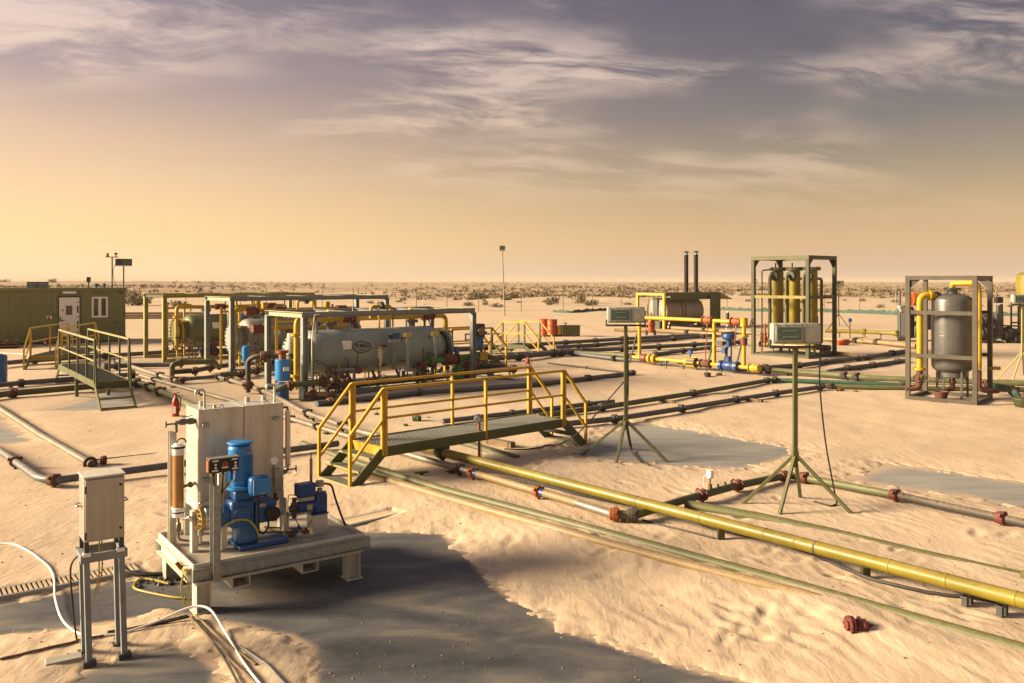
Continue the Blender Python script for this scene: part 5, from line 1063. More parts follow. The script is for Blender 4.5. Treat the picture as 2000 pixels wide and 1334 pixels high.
s2 = separator('middle grey horizontal separator in grey steel frame with oval logo', (-9.62, 29.3), 6.17, 2.3, 2.66, 1.0, 4.85, 1.15, .68, 'vessel_grey', 'steel_blue', 'steel_cream', 2)  # cream end beams: sunlit yellow put into their colour
MB().path([(.9, .35, 1.52), (4.6, .35, 1.52)], .075, 12).build('yellow_header', 'yellow_gas', s2); ballvalve((1.1, .35, 1.52), (1, 0, 0), .09, s2, 'valve_red', .7, (0, 0, -1)); ballvalve((.95, .6, 2.15), (1, 0, 0), .09, s2, 'valve_red', .5, (1, 0, .1))
MB().path([(2.1, .25, .2), (2.1, .25, .85), (2.35, .2, 1.02), (4.6, .2, 1.02)], .075, 12, .2).build('green_pipe', 'pipe_lime', s2)
MB().lathe([(.05, .02), (.05, .4), (.11, .42), (.14, .45), (.14, .9), (.1, .94), (.04, .96)], (.55, .1, 0), n=18).build('actuator', 'blue_motor', s2)
s3 = separator('front pale grey-green horizontal separator with oval logo, nearest of three', (-5.6, 23.0), 5.72, 2.3, 2.36, .72, 4.85, 1.13, .66, 'vessel_pale', 'steel_blue', 'steel_cream', 3)  # end beams in cream so the sun-facing ends look lit
# front separator: left end manifold
MB().path([(-.15, .55, .25), (-.15, .55, 1.05), (-.05, .9, 1.12), (.35, 1.0, 1.1)], .08, 12, .2).build('inlet_pipe', 'pipe_green', s3)
MB().cyl((.0, .75, 1.2), (.05, .75, 1.75), .17, n=18).flange((.03, .7, 1.5), (1, -.6, 0), .2, .06).build('inlet_valve', 'lamp_body', s3)
MB().path([(-.85, 1.7, .1), (-.85, 1.7, 1.0), (-.7, 1.5, 1.12), (-.2, 1.2, 1.12)], .07, 12, .2).build('feed_pipe', 'pipe_dark', s3); MB().cut().union((-.85, 1.7, .3), (0, 0, 1), .085).cut().union((-.5, 1.4, 1.12), (1, -.6, 0), .085).build('feed_union', 'union_rust', s3)
act = MB().cyl((-.55, .15, .55), (-.55, .15, 1.12), .2, n=24).build('actuator', 'blue_motor', s3, bevel=.02); MB().cyl((-.55, .15, 1.12), (-.55, .15, 1.3), .1, n=12).flange((-.55, .15, 1.32), (0, 0, 1), .16, .03).build('actuator_bonnet', 'orange', act); MB().bb((-.62, -.06, .82), (-.46, -.045, .92)).build('badge', 'white', act)
act = MB().cyl((-.55, .15, .0), (-.55, .15, .5), .17, n=24).build('lower_actuator', 'blue', s3, bevel=.02)
MB().path([(-.9, -.1, .32), (-.7, -.25, .45), (.1, -.35, .5), (.55, -.4, .5)], .075, 12, .15).build('front_pipe', 'pipe_green', s3); MB().cut().union((-.55, -.3, .47), (1, 0, 0), .075).cut().union((.35, -.38, .5), (1, 0, 0), .08).build('front_union', 'union_rust', s3)
MB().cyl((-.3, -.35, .22), (-.2, -.42, .22), .18, n=20).build('blind_flange', 'pipe_pale', s3); MB().path([(-.2, -.42, .22), (.15, -.6, .2), (.7, -.8, .12)], .07, 10).build('low_pipe', 'pipe_brown', s3); MB().cut().union((.0, -.52, .21), (1, -.5, 0), .075).cut().union((.45, -.7, .16), (1, -.5, 0), .075).build('low_union', 'union_rust', s3)
rr = random.Random(2)
for k in range(16): MB().cut().union((rr.uniform(.5, 1.0), rr.uniform(-.5, -.1), rr.uniform(.1, .6)), (rr.gauss(0, 1), rr.gauss(0, 1), rr.gauss(0, .5)), .035).build('small_valve', 'union_rust', s3)
MB().path([(.35, -.2, 2.3), (.2, -.2, 2.3), (.1, -.25, 1.6), (.1, -.25, .4)], .014, 6, .1).build('cable_tail', 'white_hose', s3)
# front separator: right end outlets and flow meter
MB().path([(4.3, .28, .78), (4.55, .2, .78), (5.9, .2, .82), (6.0, .2, .82)], .085, 14, .1).build('oil_outlet', 'pipe_lime', s3); MB().cut().flange((4.32, .26, .78), (1, 0, 0), .15, .05).cut().flange((5.95, .2, .82), (1, 0, 0), .15, .05).build('outlet_flange', 'pipe_lime', s3)
ballvalve((5.0, .2, .79), (1, 0, 0), .1, s3, 'valve_red', 0); MB().path([(5.3, .25, .15), (5.3, .25, .5), (5.5, .25, .72)], .09, 12, .15).bb((5.2, .1, .05), (5.45, .4, .5)).build('outlet_drop', 'pipe_lime', s3)
fm = MB().bb((5.85, .05, 1.42), (6.25, .35, 1.85)).build('flow_computer', 'lamp_dark', s3, bevel=.03); MB().cyl((6.05, -.02, 1.62), (6.05, .06, 1.62), .13, n=18).build('display', 'fitting', fm); MB().bb((5.92, .08, 1.1), (6.2, .32, 1.42)).build('blue_base', 'blue', fm)
MB().torus((6.05, .2, .92), .22, .045, (.3, -1, 0), 14, 0, math.pi).build('meter_tube', 'grey_dark', fm); MB().bb((6.05, .05, .7), (6.35, .3, .95)).build('yellow_valve', 'yellow_gas', s3); MB().wheel((6.42, .1, .8), (1, -.4, 0), .11).build('hand_wheel', 'black', s3)
MB().cyl((5.75, .3, .05), (5.75, .3, .7), .13, n=14).flange((5.75, .3, .4), (0, 0, 1), .2, .04).build('red_drop_valve', 'valve_red', s3); MB().cyl((5.35, .35, .95), (5.35, .35, 1.15), .08, n=12).build('blue_actuator', 'blue', s3)

# ------------------------------------------------------------------ line heater with two stacks
ht = thing('line_heater', 'olive skid heater with tan drum and two tall rusty stacks', 'heater', (10.0, 56.1, 0), R(40))
for x, mt_ in ((0, 'yellow'), (5.9, 'olive')):
    for y in (0, 2.3): MB().bb((x-.08, y-.08, -.05), (x+.08, y+.08, 2.25)).build('post', mt_, ht)
    MB().bb((x-.085, -.08, 2.25), (x+.085, 2.38, 2.4)).build('top_beam', mt_, ht)
for y in (0, 2.3): MB().bb((.09, y-.08, 2.22), (5.82, y+.08, 2.398)).build('top_beam', 'olive', ht); MB().bb((0, y-.08, 0), (5.9, y+.08, .2)).build('skid_beam', 'olive', ht)
MB().bb((.8, .1, 1.95), (5.8, .16, 2.22)).bb((.3, .1, 2.4), (5.9, 2.2, 2.43)).build('roof_panel', 'olive', ht); MB().bb((4.85, -.06, .2), (5.8, -.02, 2.22)).build('end_panel', 'olive', ht)
MB().add([(5.9, -.1, 2.42), (5.9, 2.4, 2.42), (7.3, 2.4, 1.95), (7.3, -.1, 1.95), (5.9, -.1, 2.38), (5.9, 2.4, 2.38), (7.3, 2.4, 1.91), (7.3, -.1, 1.91)], [(3, 2, 1, 0), (4, 5, 6, 7), (0, 1, 5, 4), (1, 2, 6, 5), (2, 3, 7, 6), (3, 0, 4, 7)]).build('canopy_flap', 'olive', ht)
v = vessel_h(.6, 4.5, 1.15, 1.15, .92, .08).build('drum', 'vessel_tan', ht, ang=50)
for x in (2.2, 2.55): MB().lathe([(.925, -.03), (.95, -.03), (.95, .03), (.925, .03)], (x, 1.15, 1.15), (1, 0, 0), 36).build('strap', 'grey_dark', v)
MB().bb((.44, .95, .45), (.5, 1.35, 2.1)).build('front_stiffener', 'grey_dark', v); MB().bb((.44, .4, 1.2), (.5, .65, 1.5)).build('plate', 'white', v)
for y in (.75, 1.6):
    s_ = MB().cyl((4.3, y, 1.9), (4.3, y, 5.05), .15, n=18).build('stack', 'rust_stack', ht); MB().cyl((4.3, y, 5.05), (4.3, y, 5.2), .1, n=10).build('stack_neck', 'pipe_pale', s_); MB().lathe([(.24, 0), (.2, .05), (.03, .13)], (4.3, y, 5.2), n=14).build('rain_cap', 'grey_dark', s_)
MB().path([(.2, .3, 1.0), (.2, .3, .5), (.2, 1.8, .5), (.2, 1.8, 1.2)], .06, 8, .15).build('burner_pipe', 'pipe_dark', ht); MB().bb((-.1, .3, .05), (.25, 1.0, .55)).build('burner_box', 'olive_dark', ht)
ballvalve((.1, .4, .75), (0, 1, 0), .08, ht, 'yellow_gas', .3, (0, 0, 1)); ballvalve((.1, 1.4, .6), (0, 1, 0), .08, ht, 'union_dark', .3, (-1, 0, .4))
MB().path([(3.2, -.25, .7), (3.6, -.25, .35), (5.2, -.25, .3)], .09, 8, .1).build('outlet_pipe', 'pipe_dark', ht); MB().cyl((4.0, .2, .05), (4.0, .2, .6), .2, n=14).build('drain_pot', 'olive', ht)
# ------------------------------------------------------------------ yellow gas manifold
A0 = G(1236, 697, .3); A1 = G(1479, 719.5, .3); dA = (A1-A0).normalized(); LA = (A1-A0).length
mf = thing('gas_manifold', 'bright yellow gas manifold with risers and blue control valve', 'manifold', (A0.x, A0.y, 0), math.atan2(dA.y, dA.x))
def ax_(px, z): k = (px-1000)/FOC; d = A1-A0; return (k*A0.y-A0.x)/(d.x-k*d.y)*LA
MB().path([(0, 0, .3), (LA, 0, .3)], .066, 14).build('lower_pipe', 'yellow_gas', mf)
ZU = 1.82; xa, xb, xc = ax_(1249, 0), ax_(1395, 0), ax_(1453, 0)
MB().path([(xa, 0, .3), (xa, 0, ZU), (xa+.3, 0, ZU), (xc, 0, ZU), (xc+.12, 0, ZU)], .066, 14, .18).build('upper_pipe', 'yellow_gas', mf)
for x in (xb, xc): MB().cyl((x, 0, .3), (x, 0, ZU), .066, n=14).build('riser', 'yellow_gas', mf)
MB().cut().flange((xb, 0, 1.5), (0, 0, 1), .16, .03).cut().flange((xc, 0, 1.35), (0, 0, 1), .15, .03).cut().flange((ax_(1269, 0), 0, .3), (1, 0, 0), .17, .05).cut().flange((ax_(1278, 0), 0, .3), (1, 0, 0), .17, .05).cut().flange((ax_(1342, 0), 0, .3), (1, 0, 0), .16, .05).cut().flange((ax_(1437, 0), 0, .3), (1, 0, 0), .15, .04).build('flange', 'yellow_gas', mf)
MB().cyl((xc, 0, ZU-.15), (xc, 0, ZU+.14), .13, n=16).build('block_valve', 'yellow_gas', mf); MB().cyl((xc, 0, 1.05), (xc, 0, 1.28), .12, n=16).build('red_coupling', 'valve_red', mf)
MB().wheel((xc+.35, 0, ZU-.02), (1, 0, 0), .13).build('hand_wheel', 'black', mf)
ballvalve((ax_(1382, 0), 0, ZU), (1, 0, 0), .078, mf, 'orange', .65, (0, -.1, -1)); ballvalve((ax_(1438, 0), 0, ZU), (1, 0, 0), .078, mf, 'orange', .7, (0, -.1, -1))
MB().cyl((ax_(1253, 0), 0, .3), (ax_(1263, 0), 0, .3), .15, n=16).build('red_coupling', 'valve_red', mf)
MB().cyl((ax_(1344, 0), 0, .3), (ax_(1360, 0), 0, .3), .17, n=16).build('strainer', 'pipe_dark', mf); MB().bolts((ax_(1352, 0), 0, .3), (1, 0, 0), .17, 8, .02, .35).build('strainer_bolts', 'yellow_gas', mf)
ballvalve((ax_(1378, 0), 0, .3), (1, 0, 0), .08, mf, 'union_rust', .5, (0, 0, 1)); MB().cyl((ax_(1348, 0), 0, .42), (ax_(1348, 0), 0, .62), .03, n=8).cyl((ax_(1348, 0), -.05, .66), (ax_(1348, 0), .05, .66), .08, n=14).build('pressure_gauge', 'blue_dark', mf)
x = ax_(1424, 0); cvv = MB().cut().flange((x-.32, 0, .3), (1, 0, 0), .17, .05).cut().flange((x+.32, 0, .3), (1, 0, 0), .17, .05).lathe([(.1, -.3), (.17, -.1), (.17, .1), (.1, .3)], (x, 0, .3), (1, 0, 0), 14).cyl((x, 0, .3), (x, 0, .62), .09, n=12).build('control_valve', 'blue_dark', mf)
MB().cyl((x-.09, 0, .62), (x-.09, 0, 1.0), .03, n=8).cyl((x+.09, 0, .62), (x+.09, 0, 1.0), .03, n=8).cyl((x, 0, .95), (x, 0, 1.2), .09, n=14).build('yoke', 'blue_dark', cvv); MB().lathe([(.08, 1.16), (.23, 1.22), (.24, 1.28), (.24, 1.33), (.2, 1.4), (.05, 1.42)], (x, 0, 0), n=24).build('diaphragm', 'blue_dark', cvv); MB().bb((x-.22, -.14, .72), (x-.08, .02, .92)).build('positioner', 'blue_dark', cvv); MB().bb((x-.55, -.05, .98), (x-.25, .1, 1.12)).build('junction_box', 'grey_dark', cvv)
for x in (xa-.5, xb-.35, xb+.3, xc-.4): MB().cyl((x, -.05, -.05), (x+.28, .1, 1.2), .03, n=8).build('brace', 'olive_dark', mf)
for x in (ax_(1290, 0), ax_(1335, 0), ax_(1360, 0)): MB().bar((x, 0, -.05), (x, 0, .22), .05, .05, (1, 0, 0)).build('support', 'olive_dark', mf)
ballvalve((LA-.12, .0, .3), (1, 0, 0), .075, mf, 'yellow_gas', 0)
# ------------------------------------------------------------------ filter skid with three columns
paint('olive_post', (.052, .050, .016), .55, var=.25, dust=.2, rust=.1)
fs_ = thing('filter_skid', 'olive frame holding three tall yellow-green filter columns', 'filter skid', (12.0, 34.6, 0), R(40)); FL, FW, FH = 2.05, 2.57, 4.25
for x in (0, FL):
    for y in (0, FW): MB().bb((x-.07, y-.07, .12), (x+.07, y+.07, FH-.16)).build('post', 'olive_post', fs_)
for z0, z1 in ((FH-.16, FH), (0, .12)):
    for x in (0, FL): MB().bb((x-.072, -.07, z0), (x+.072, FW+.07, z1)).build('rail', 'olive_frame', fs_)
    for y in (0, FW): MB().bb((.072, y-.069, z0+.002), (FL-.072, y+.069, z1-.002)).build('rail', 'olive_frame', fs_)
for x in (0, FL): MB().bb((x-.05, .07, 2.48), (x+.05, FW-.07, 2.6)).build('mid_rail', 'mustard', fs_)  # mustard paints in the brightness of sunlit rails
for y in (0, FW): MB().bb((.07, y-.05, 2.47), (FL-.07, y+.05, 2.61)).build('mid_rail', 'olive_frame' if y == 0 else 'olive_dark', fs_)
for x, y, dx, dy in ((0, 0, 1, 1), (FL, FW, -1, -1), (0, FW, 1, -1), (FL, 0, -1, 1)): MB().add([(x+dx*.08, y+dy*.01, FH-.16), (x+dx*.4, y+dy*.01, FH-.16), (x+dx*.08, y+dy*.01, FH-.5), (x+dx*.08, y+dy*.03, FH-.16), (x+dx*.4, y+dy*.03, FH-.16), (x+dx*.08, y+dy*.03, FH-.5)], [(0, 1, 2), (5, 4, 3), (0, 3, 4, 1), (1, 4, 5, 2), (2, 5, 3, 0)]).build('gusset', 'black', fs_)
for k, y in enumerate((.45, 1.25, 2.05)):
    xx = 1.05; c_ = MB().lathe([(.05, .45), (.18, .5), (.23, .6), (.23, 3.62), (.12, 3.66)], (xx, y, 0), n=26).build('filter_column', 'mustard', fs_)
    MB().cut().flange((xx, y, 3.72), (0, 0, 1), .36, .05, 26, 14).build('lid_flange', 'olive', c_); MB().cut().flange((xx, y, .62), (0, 0, 1), .32, .05, 22, 10).build('base_flange', 'olive', c_)
    for a in range(3): MB().bar((xx+.22*math.cos(a*2.1), y+.22*math.sin(a*2.1), .1), (xx+.2*math.cos(a*2.1), y+.2*math.sin(a*2.1), .7), .06, .06).build('leg', 'olive', c_)
    MB().path([(xx-.2, y, 3.42), (xx-.55, y+.05, 3.42), (xx-.55, y+.05, .75), (xx-.55, y+.05, .45)], .075, 12, .2).build('inlet_pipe', 'olive_frame', c_); MB().cut().flange((xx-.3, y, 3.42), (1, 0, 0), .2, .06).build('inlet_flange', 'olive_dark', c_)
    MB().cyl((xx-.55, y+.05, .5), (xx-.55, y+.05, .8), .14, n=14).build('red_valve', 'orange', c_)
    MB().path([(xx+.2, y-.1, 3.3), (xx+.5, y-.15, 3.3), (xx+.5, y-.15, .6)], .06, 10, .2).build('outlet_pipe', 'olive', c_); ballvalve((xx-.3, y-.25, 1.3), (0, 1, 0), .06, c_, 'valve_red', 0)
    MB().cyl((xx, y+.12, 3.78), (xx, y+.12, 3.98), .03, n=8).build('lid_bolt', 'black', c_)
MB().path([(.35, -.1, .5), (.35, FW-.1, .5)], .13, 14).build('header', 'mustard', fs_); MB().path([(1.7, 0, .4), (1.7, FW, .4)], .12, 12).build('rear_header', 'olive', fs_)
MB().bb((.1, .1, .12), (FL-.1, FW-.1, .16)).build('deck', 'olive_dark', fs_)
for y in (.2, 1.3, 2.3): ballvalve((.35, y, .75), (0, 0, 1), .08, fs_, 'orange', 0)
MB().cyl((FL+.1, .9, .9), (FL+.1, .9, 1.7), .09, n=12).build('vent_silencer', 'black', fs_); MB().torus((.05, FW-.1, 3.2), .07, .015, (0, 1, 0)).build('lifting_eye', 'black', fs_)
MB().path([(.1, FW-.35, .2), (.1, FW-.35, 3.65), (.8, FW-.35, 3.7)], .03, 8, .1).build('instrument_tube', 'olive_dark', fs_); MB().cyl((.1, FW-.5, .4), (.1, FW-.5, 1.4), .045, n=10).build('red_pipe', 'orange', fs_)
# ------------------------------------------------------------------ vertical vessel skid on the right
vs_ = thing('vessel_skid', 'tall dark grey vertical vessel in a rusty steel frame at right', 'vessel', (11.79, 21.73, 0), R(48)); VL, VW, VH = 1.5, 1.62, 3.34
paint('frame_worn', (.085, .070, .048), .5, var=.3, dust=.4, rust=.35)
for x in (0, VL):
    for y in (0, VW): MB().bb((x-.055, y-.055, .002), (x+.055, y+.055, VH-.11)).build('post', 'frame_worn', vs_)
for z0, z1 in ((VH-.11, VH), (.04, .14)):
    for x in (0, VL): MB().bb((x-.056, (-.056 if z0 > 1 else .055), z0), (x+.056, VW+(.056 if z0 > 1 else -.055), z1)).build('rail', 'frame_worn', vs_)
    for y in (0, VW): MB().bb((.057, y-.05, z0+.002), (VL-.057, y+.05, z1-.002)).build('rail', 'frame_worn', vs_)
for z in (1.18, 2.32):
    MB().bb((-.03, .055, z), (.03, VW-.055, z+.10)).build('guard_rail', 'frame_worn', vs_); MB().bb((VL-.03, .055, z), (VL+.03, VW-.055, z+.09)).build('guard_rail', 'frame_worn', vs_)
for x, y, dx, dy in ((0, VW, 0, -1), (VL, 0, 0, 1), (0, 0, 1, 0)): MB().add([(x-.01, y+dy*.055, VH-.11), (x+dx*.25+.01, y+dy*.3, VH-.11), (x-.01, y+dy*.055, VH-.32), (x+.02, y+dy*.055, VH-.11), (x+dx*.25+.03, y+dy*.3, VH-.11), (x+.02, y+dy*.055, VH-.32)], [(0, 1, 2), (5, 4, 3), (0, 3, 4, 1), (1, 4, 5, 2), (2, 5, 3, 0)]).build('gusset', 'grey_dark', vs_)
vx, vy, vr = .72, .72, .51; z0, z1 = .86, 2.72
pr = [(.08, z0-.14)]+[(vr*math.sin(k/7*math.pi/2), z0+.10-.24*math.cos(k/7*math.pi/2)) for k in range(2, 7)]+[(vr, z0+.12), (vr, z1-.06)]+[(vr*math.cos(k/7*math.pi/2), z1-.04+.2*math.sin(k/7*math.pi/2)) for k in range(1, 7)]+[(.03, z1+.16)]
v = MB().lathe(pr, (vx, vy, 0), n=48).build('vessel', 'vessel_dark', vs_, ang=60)
MB().lathe([(vr+.001, -.012), (vr+.004, 0), (vr+.001, .012)], (vx, vy, 1.75), n=48).cut().lathe([(vr+.001, -.01), (vr+.004, 0), (vr+.001, .01)], (vx, vy, 2.55), n=48).build('weld_seam', 'vessel_dark', v)
MB().cyl((vx, vy, z1+.1), (vx, vy, z1+.26), .13, n=18).flange((vx, vy, z1+.27), (0, 0, 1), .22, .025, 22, 10).build('top_nozzle', 'vessel_dark', v)
MB().path([(vx, vy, z1+.3), (vx, vy, VH-.2), (.66, .4, VH-.2), (.62, .08, VH-.2), (.62, .06, VH-.45), (.62, .06, .9)], .07, 14, .2).build('outlet_pipe', 'yellow_gas', vs_); MB().cut().flange((VL-.02, -.12, .88), (0, 0, 1), .14, .03).cut().flange((VL-.1, .4, VH-.2), (0, 1, 0), .12, .03).build('outlet_flange', 'yellow_gas', vs_)
MB().path([(.62, .06, .88), (.62, .06, .38), (.8, -.15, .34), (1.0, -.3, .34)], .07, 12, .15).build('outlet_elbow', 'union_rust', vs_)
MB().path([(.14, VW-.25, .85), (.14, VW-.25, 2.83), (.45, 1.05, 2.83), (vx-.1, vy+.3, 2.6)], .085, 14, .22).build('inlet_pipe', 'yellow_gas', vs_); MB().cut().flange((.36, 1.18, 2.83), (1, -1, 0), .15, .03).cut().flange((.14, VW-.25, .86), (0, 0, 1), .15, .03).build('inlet_flange', 'yellow_gas', vs_); MB().path([(.40, 1.12, 2.83), (vx-.1, vy+.3, 2.83), (vx-.05, vy+.25, 2.6)], .088, 12, .12).build('inlet_elbow', 'vessel_dark', vs_)
MB().path([(.14, VW-.25, .84), (.14, VW-.25, .36), (-.02, VW+.05, .33)], .085, 12, .15).union((.14, VW-.25, .6), (0, 0, 1), .085).build('inlet_drop', 'union_rust', vs_); MB().wheel((-.08, VW-.45, .66), (1, .4, 0), .1).build('hand_wheel', 'fitting', vs_)
MB().lathe([(.2, .62), (.36, .66), (.36, .78), (.2, .8)], (vx, vy, 0), n=24).bolts((vx, vy, .7), (0, 0, 1), .32, 14, .02, .24).build('bottom_flange', 'vessel_dark', v)
MB().lathe([(.05, .3), (.08, .35), (.06, .45), (.1, .5), (.06, .62)], (vx, vy, 0), n=14).path([(vx, vy, .34), (vx-.3, vy+.2, .25)], .06, 10).bar((vx, vy, .38), (vx+.25, vy-.3, .33), .03, .02).build('drain_valve', 'union_rust', v)
for a in range(4): MB().bar((vx+.42*math.cos(a*1.57+.8), vy+.42*math.sin(a*1.57+.8), .1), (vx+.42*math.cos(a*1.57+.8), vy+.42*math.sin(a*1.57+.8), 1.1), .05, .05).build('leg', 'vessel_dark', v)
p = G(1838, 785, .03); r = thing('rusty_bucket', 'rusty drip bucket on a red plate under the vertical vessel', 'bucket', p, R(48)); MB().lathe([(.12, .02), (.19, .28), (.17, .28), (.11, .04)], n=18).build('bucket', 'union_rust', r); MB().bb((-.28, -.22, -.02), (.28, .22, .025)).build('plate', 'valve_red', r)
pipeline('dark teal pipe leaving the vertical vessel to a capped elbow', [(1920, 750, .34), (1972, 759, .34), (1985, 768, .3), (1998, 790, .12)], .08, 'pipe_teal', [(1926, 'union_rust'), (1978, 'union_rust')], bend=.15)
p = G(2000, 800, .0); r = thing('green_pot', 'dark green drain pot cut by the right edge', 'pot', (p.x, p.y, 0)); MB().lathe([(.12, .0), (.22, .1), (.24, .24), (.27, .25), (.27, .29), (.1, .31)], n=20).build('pot', 'olive_dark', r); MB().cyl((0, 0, .3), (0, 0, .42), .06, n=10).build('neck', 'union_rust', r)
# ------------------------------------------------------------------ dark well machinery far right
wm = thing('pump_unit', 'dark pumping unit with grey pedestal and red motor behind the grey vessel', 'pump unit', G(1770, 668), R(35))
o_ = G(1770, 668)
def lw(px, py, dy=0.):   # local position straight behind the base line
    q = PY(px, py, o_.y+dy); d = q-Vector((o_.x, o_.y, 0)); c, s = math.cos(-R(35)), math.sin(-R(35)); return (d.x*c-d.y*s, d.x*s+d.y*c, d.z)
a = lw(1764, 668); b = lw(1764, 600); MB().bar(a, b, .45, .35, (1, 0, 0)).build('pedestal', 'black', wm, bevel=.02)
MB().bar(lw(1755, 604), lw(1772, 598), .4, .35).build('gear_case', 'lamp_body', wm, bevel=.03); MB().bar(lw(1757, 568), lw(1757, 668), .1, .1, (1, 0, 0)).build('pole', 'grey_dark', wm)
MB().cyl(lw(1781, 585), lw(1800, 585), .33, n=18).build('red_motor', 'drum_red', wm); MB().bar(lw(1774, 612), lw(1774, 660), .4, .5, (1, 0, 0)).build('panel', 'black', wm)
for q0, q1 in (((1772, 650), (1800, 618)), ((1780, 600), (1804, 640)), ((1790, 660), (1795, 600))): MB().bar(lw(*q0), lw(*q1), .12, .12).build('strut', 'grey_dark', wm)
MB().bar(lw(1750, 670), lw(1830, 668), .6, .2).build('base_beam', 'grey_dark', wm); MB().bar(lw(1800, 625), lw(1835, 625), .5, 1.0).build('engine_block', 'black', wm, bevel=.03)
# second cluster right
o2 = G(1950, 672); wm2 = thing('well_machinery', 'cluster of dark well valves, upright post and pipes at the far right', 'machinery', (o2.x, o2.y, 0), 0)
def l2(px, py, dy=0.): q = PY(px, py, o2.y+dy); return (q.x-o2.x, q.y-o2.y, q.z)
MB().bar(l2(1949, 652), l2(1949, 612), .38, .38, (1, 0, 0)).bar(l2(1951, 612), l2(1951, 596), .22, .22, (1, 0, 0)).build('upright', 'grey_dark', wm2, bevel=.02); MB().bar(l2(1944, 586), l2(1956, 586), .3, .3).build('upright_head', 'black', wm2); MB().bar(l2(1949, 601), l2(1952, 601), .2, .24).build('white_tag', 'white', wm2)
MB().bar(l2(1956, 594), l2(1957, 650), .1, .1, (1, 0, 0)).build('rod', 'black', wm2)
for q0, q1, w_ in (((1912, 640), (1945, 636), .5), ((1916, 655), (1975, 645), .3), ((1918, 668), (1968, 652), .22), ((1900, 664), (1960, 670), .2), ((1952, 650), (2030, 646), .35), ((1965, 655), (1980, 668), .35)): MB().cyl(l2(*q0), l2(*q1), w_*.5, n=12).build('pipe', 'grey_dark' if w_ > .25 else 'pipe_grey', wm2)
for q in ((1918, 628), (1920, 650), (1966, 652), (1984, 662), (1932, 645)): MB().cut().union(l2(*q), (1, .2, .1), .22).build('valve', 'black', wm2)
MB().bar(l2(1915, 600), l2(1912, 622), .08, .08).build('hose', 'black', wm2); MB().bar(l2(1935, 640), l2(1942, 632), .4, .5).build('red_box', 'valve_red', wm2); MB().bb((-1.6, -.3, .4), (-1.2, .2, .9)).build('white_box', 'steelwhite', wm2)
for q0, q1 in (((1975, 595), (1975, 660)), ((1989, 598), (1989, 668)), ((1975, 595), (1995, 595)), ((1956, 636), (1990, 637)), ((1977, 630), (1992, 630))): MB().bar(l2(*q0), l2(*q1), .07, .07, (.3, 1, .1)).build('frame_bar', 'black', wm2)
MB().cyl(l2(1958, 668), l2(1958, 690), .12, n=8).build('stub', 'pipe_grey', wm2)
o3 = G(2010, 665); r = thing('upright_tank', 'tall tan cylinder tank cut by the right edge', 'tank', (o3.x, o3.y, 0)); t_ = PY(2010, 532, o3.y).z; b_ = PY(2010, 582, o3.y).z
MB().lathe([(.5, b_), (.62, b_+.1), (.62, t_-.15), (.4, t_), (.02, t_+.05)], n=24).build('shell', 'mustard', r)
for a in range(4): MB().bar((.5*math.cos(a*1.57), .5*math.sin(a*1.57), -.05), (.5*math.cos(a*1.57), .5*math.sin(a*1.57), b_+.1), .1, .1).build('leg', 'grey_dark', r)
p = G(1660, 671); r = thing('blue_tap_post', 'thin standpipe with blue valve right of the filter frame', 'valve', p); MB().cyl((0, 0, -.05), (0, 0, 1.15), .03, n=8).build('standpipe', 'valve_red', r); MB().lathe([(.05, 1.1), (.1, 1.15), (.1, 1.25), (.05, 1.3)], n=10).build('valve', 'blue_dark', r)
p = G(1648, 674, .05); r = thing('hose_coupling', 'orange hose coupling lying on the sand right of the filter frame', 'coupling', p, R(15)); MB().lathe([(.1, -.4), (.17, -.3), (.17, 0), (.12, .3), (.05, .4)], (0, 0, .12), (1, .1, .15), 14).build('body', 'drum_red', r); MB().path([(.35, 0, .16), (1.0, .3, .3), (1.7, .5, .35)], .02, 6).build('rod', 'union_rust', r)
# low wall seen behind the first separator
p = G(262, 624); r = thing('low_barrier', 'low brown plank barrier behind the leftmost separator', 'barrier', p, R(3))
for k in range(3): MB().bb((-2, -.04, .02+k*.2), (6, .04, .2+k*.2)).build('plank', 'wood', r)
for x in (-1.8, 1, 3.5, 5.8): MB().bb((x-.05, .045, -.1), (x+.05, .13, .7)).build('stake', 'wood', r)
paint('crumb', (.36, .25, .10), .9, var=.5, dust=.2)
# ------------------------------------------------------------------ control cabinet on its stand
kb = thing('control_cabinet', 'stainless control cabinet on a dark four-legged steel stand', 'cabinet', (-3.54, 7.06, 0), R(35)); CW, CD = .31, .27
B0 = 1.03; B1 = 1.56
box = MB().bb((0, 0, B0), (CW, CD, B1)).build('box', 'stainless', kb, bevel=.006)
MB().bb((-.008, -.012, B1), (CW+.008, CD+.012, B1+.016)).build('rain_hood', 'steelwhite', box, bevel=.003)
dr = MB().bb((.008, -.018, B0+.012), (CW-.006, -.001, B1-.01)).build('door', 'stainless', box, bevel=.004)
for z in (B0+.09, B1-.075): MB().cyl((CW-.035, -.024, z), (CW-.035, -.017, z), .011, n=12).build('latch', 'black', dr); 
for z in (B0+.06, B1-.09): MB().bb((.0, -.024, z-.03), (.016, -.004, z+.03)).build('hinge', 'grey_dark', dr)
for x in (-.045, CW+.045):
    s = -1 if x < 0 else 1; MB().path([(0 if s < 0 else CW, CD*.35, B0+.29), (x, CD*.35, B0+.29), (x, CD*.75, B0+.29), (0 if s < 0 else CW, CD*.75, B0+.29)], .007, 6, .02).build('side_handle', 'chrome', box)
LEAN = (.02, 0)
for x in (.02, CW-.02):
    for y in (.02, CD-.01):
        MB().bar((x, y, .93), (x, y, B0), .035, .035, (1, 0, 0)).build('upper_leg', 'grey_dark', kb)
        MB().bar((x, y, .86), (x+.022, y-.012, -.05), .046, .046, (1, 0, 0)).build('leg', 'steel_blue', kb, bevel=.003); MB().bb((x-.03, y-.05, -.02), (x+.07, y+.03, .05)).build('foot', 'grey_dark', kb)
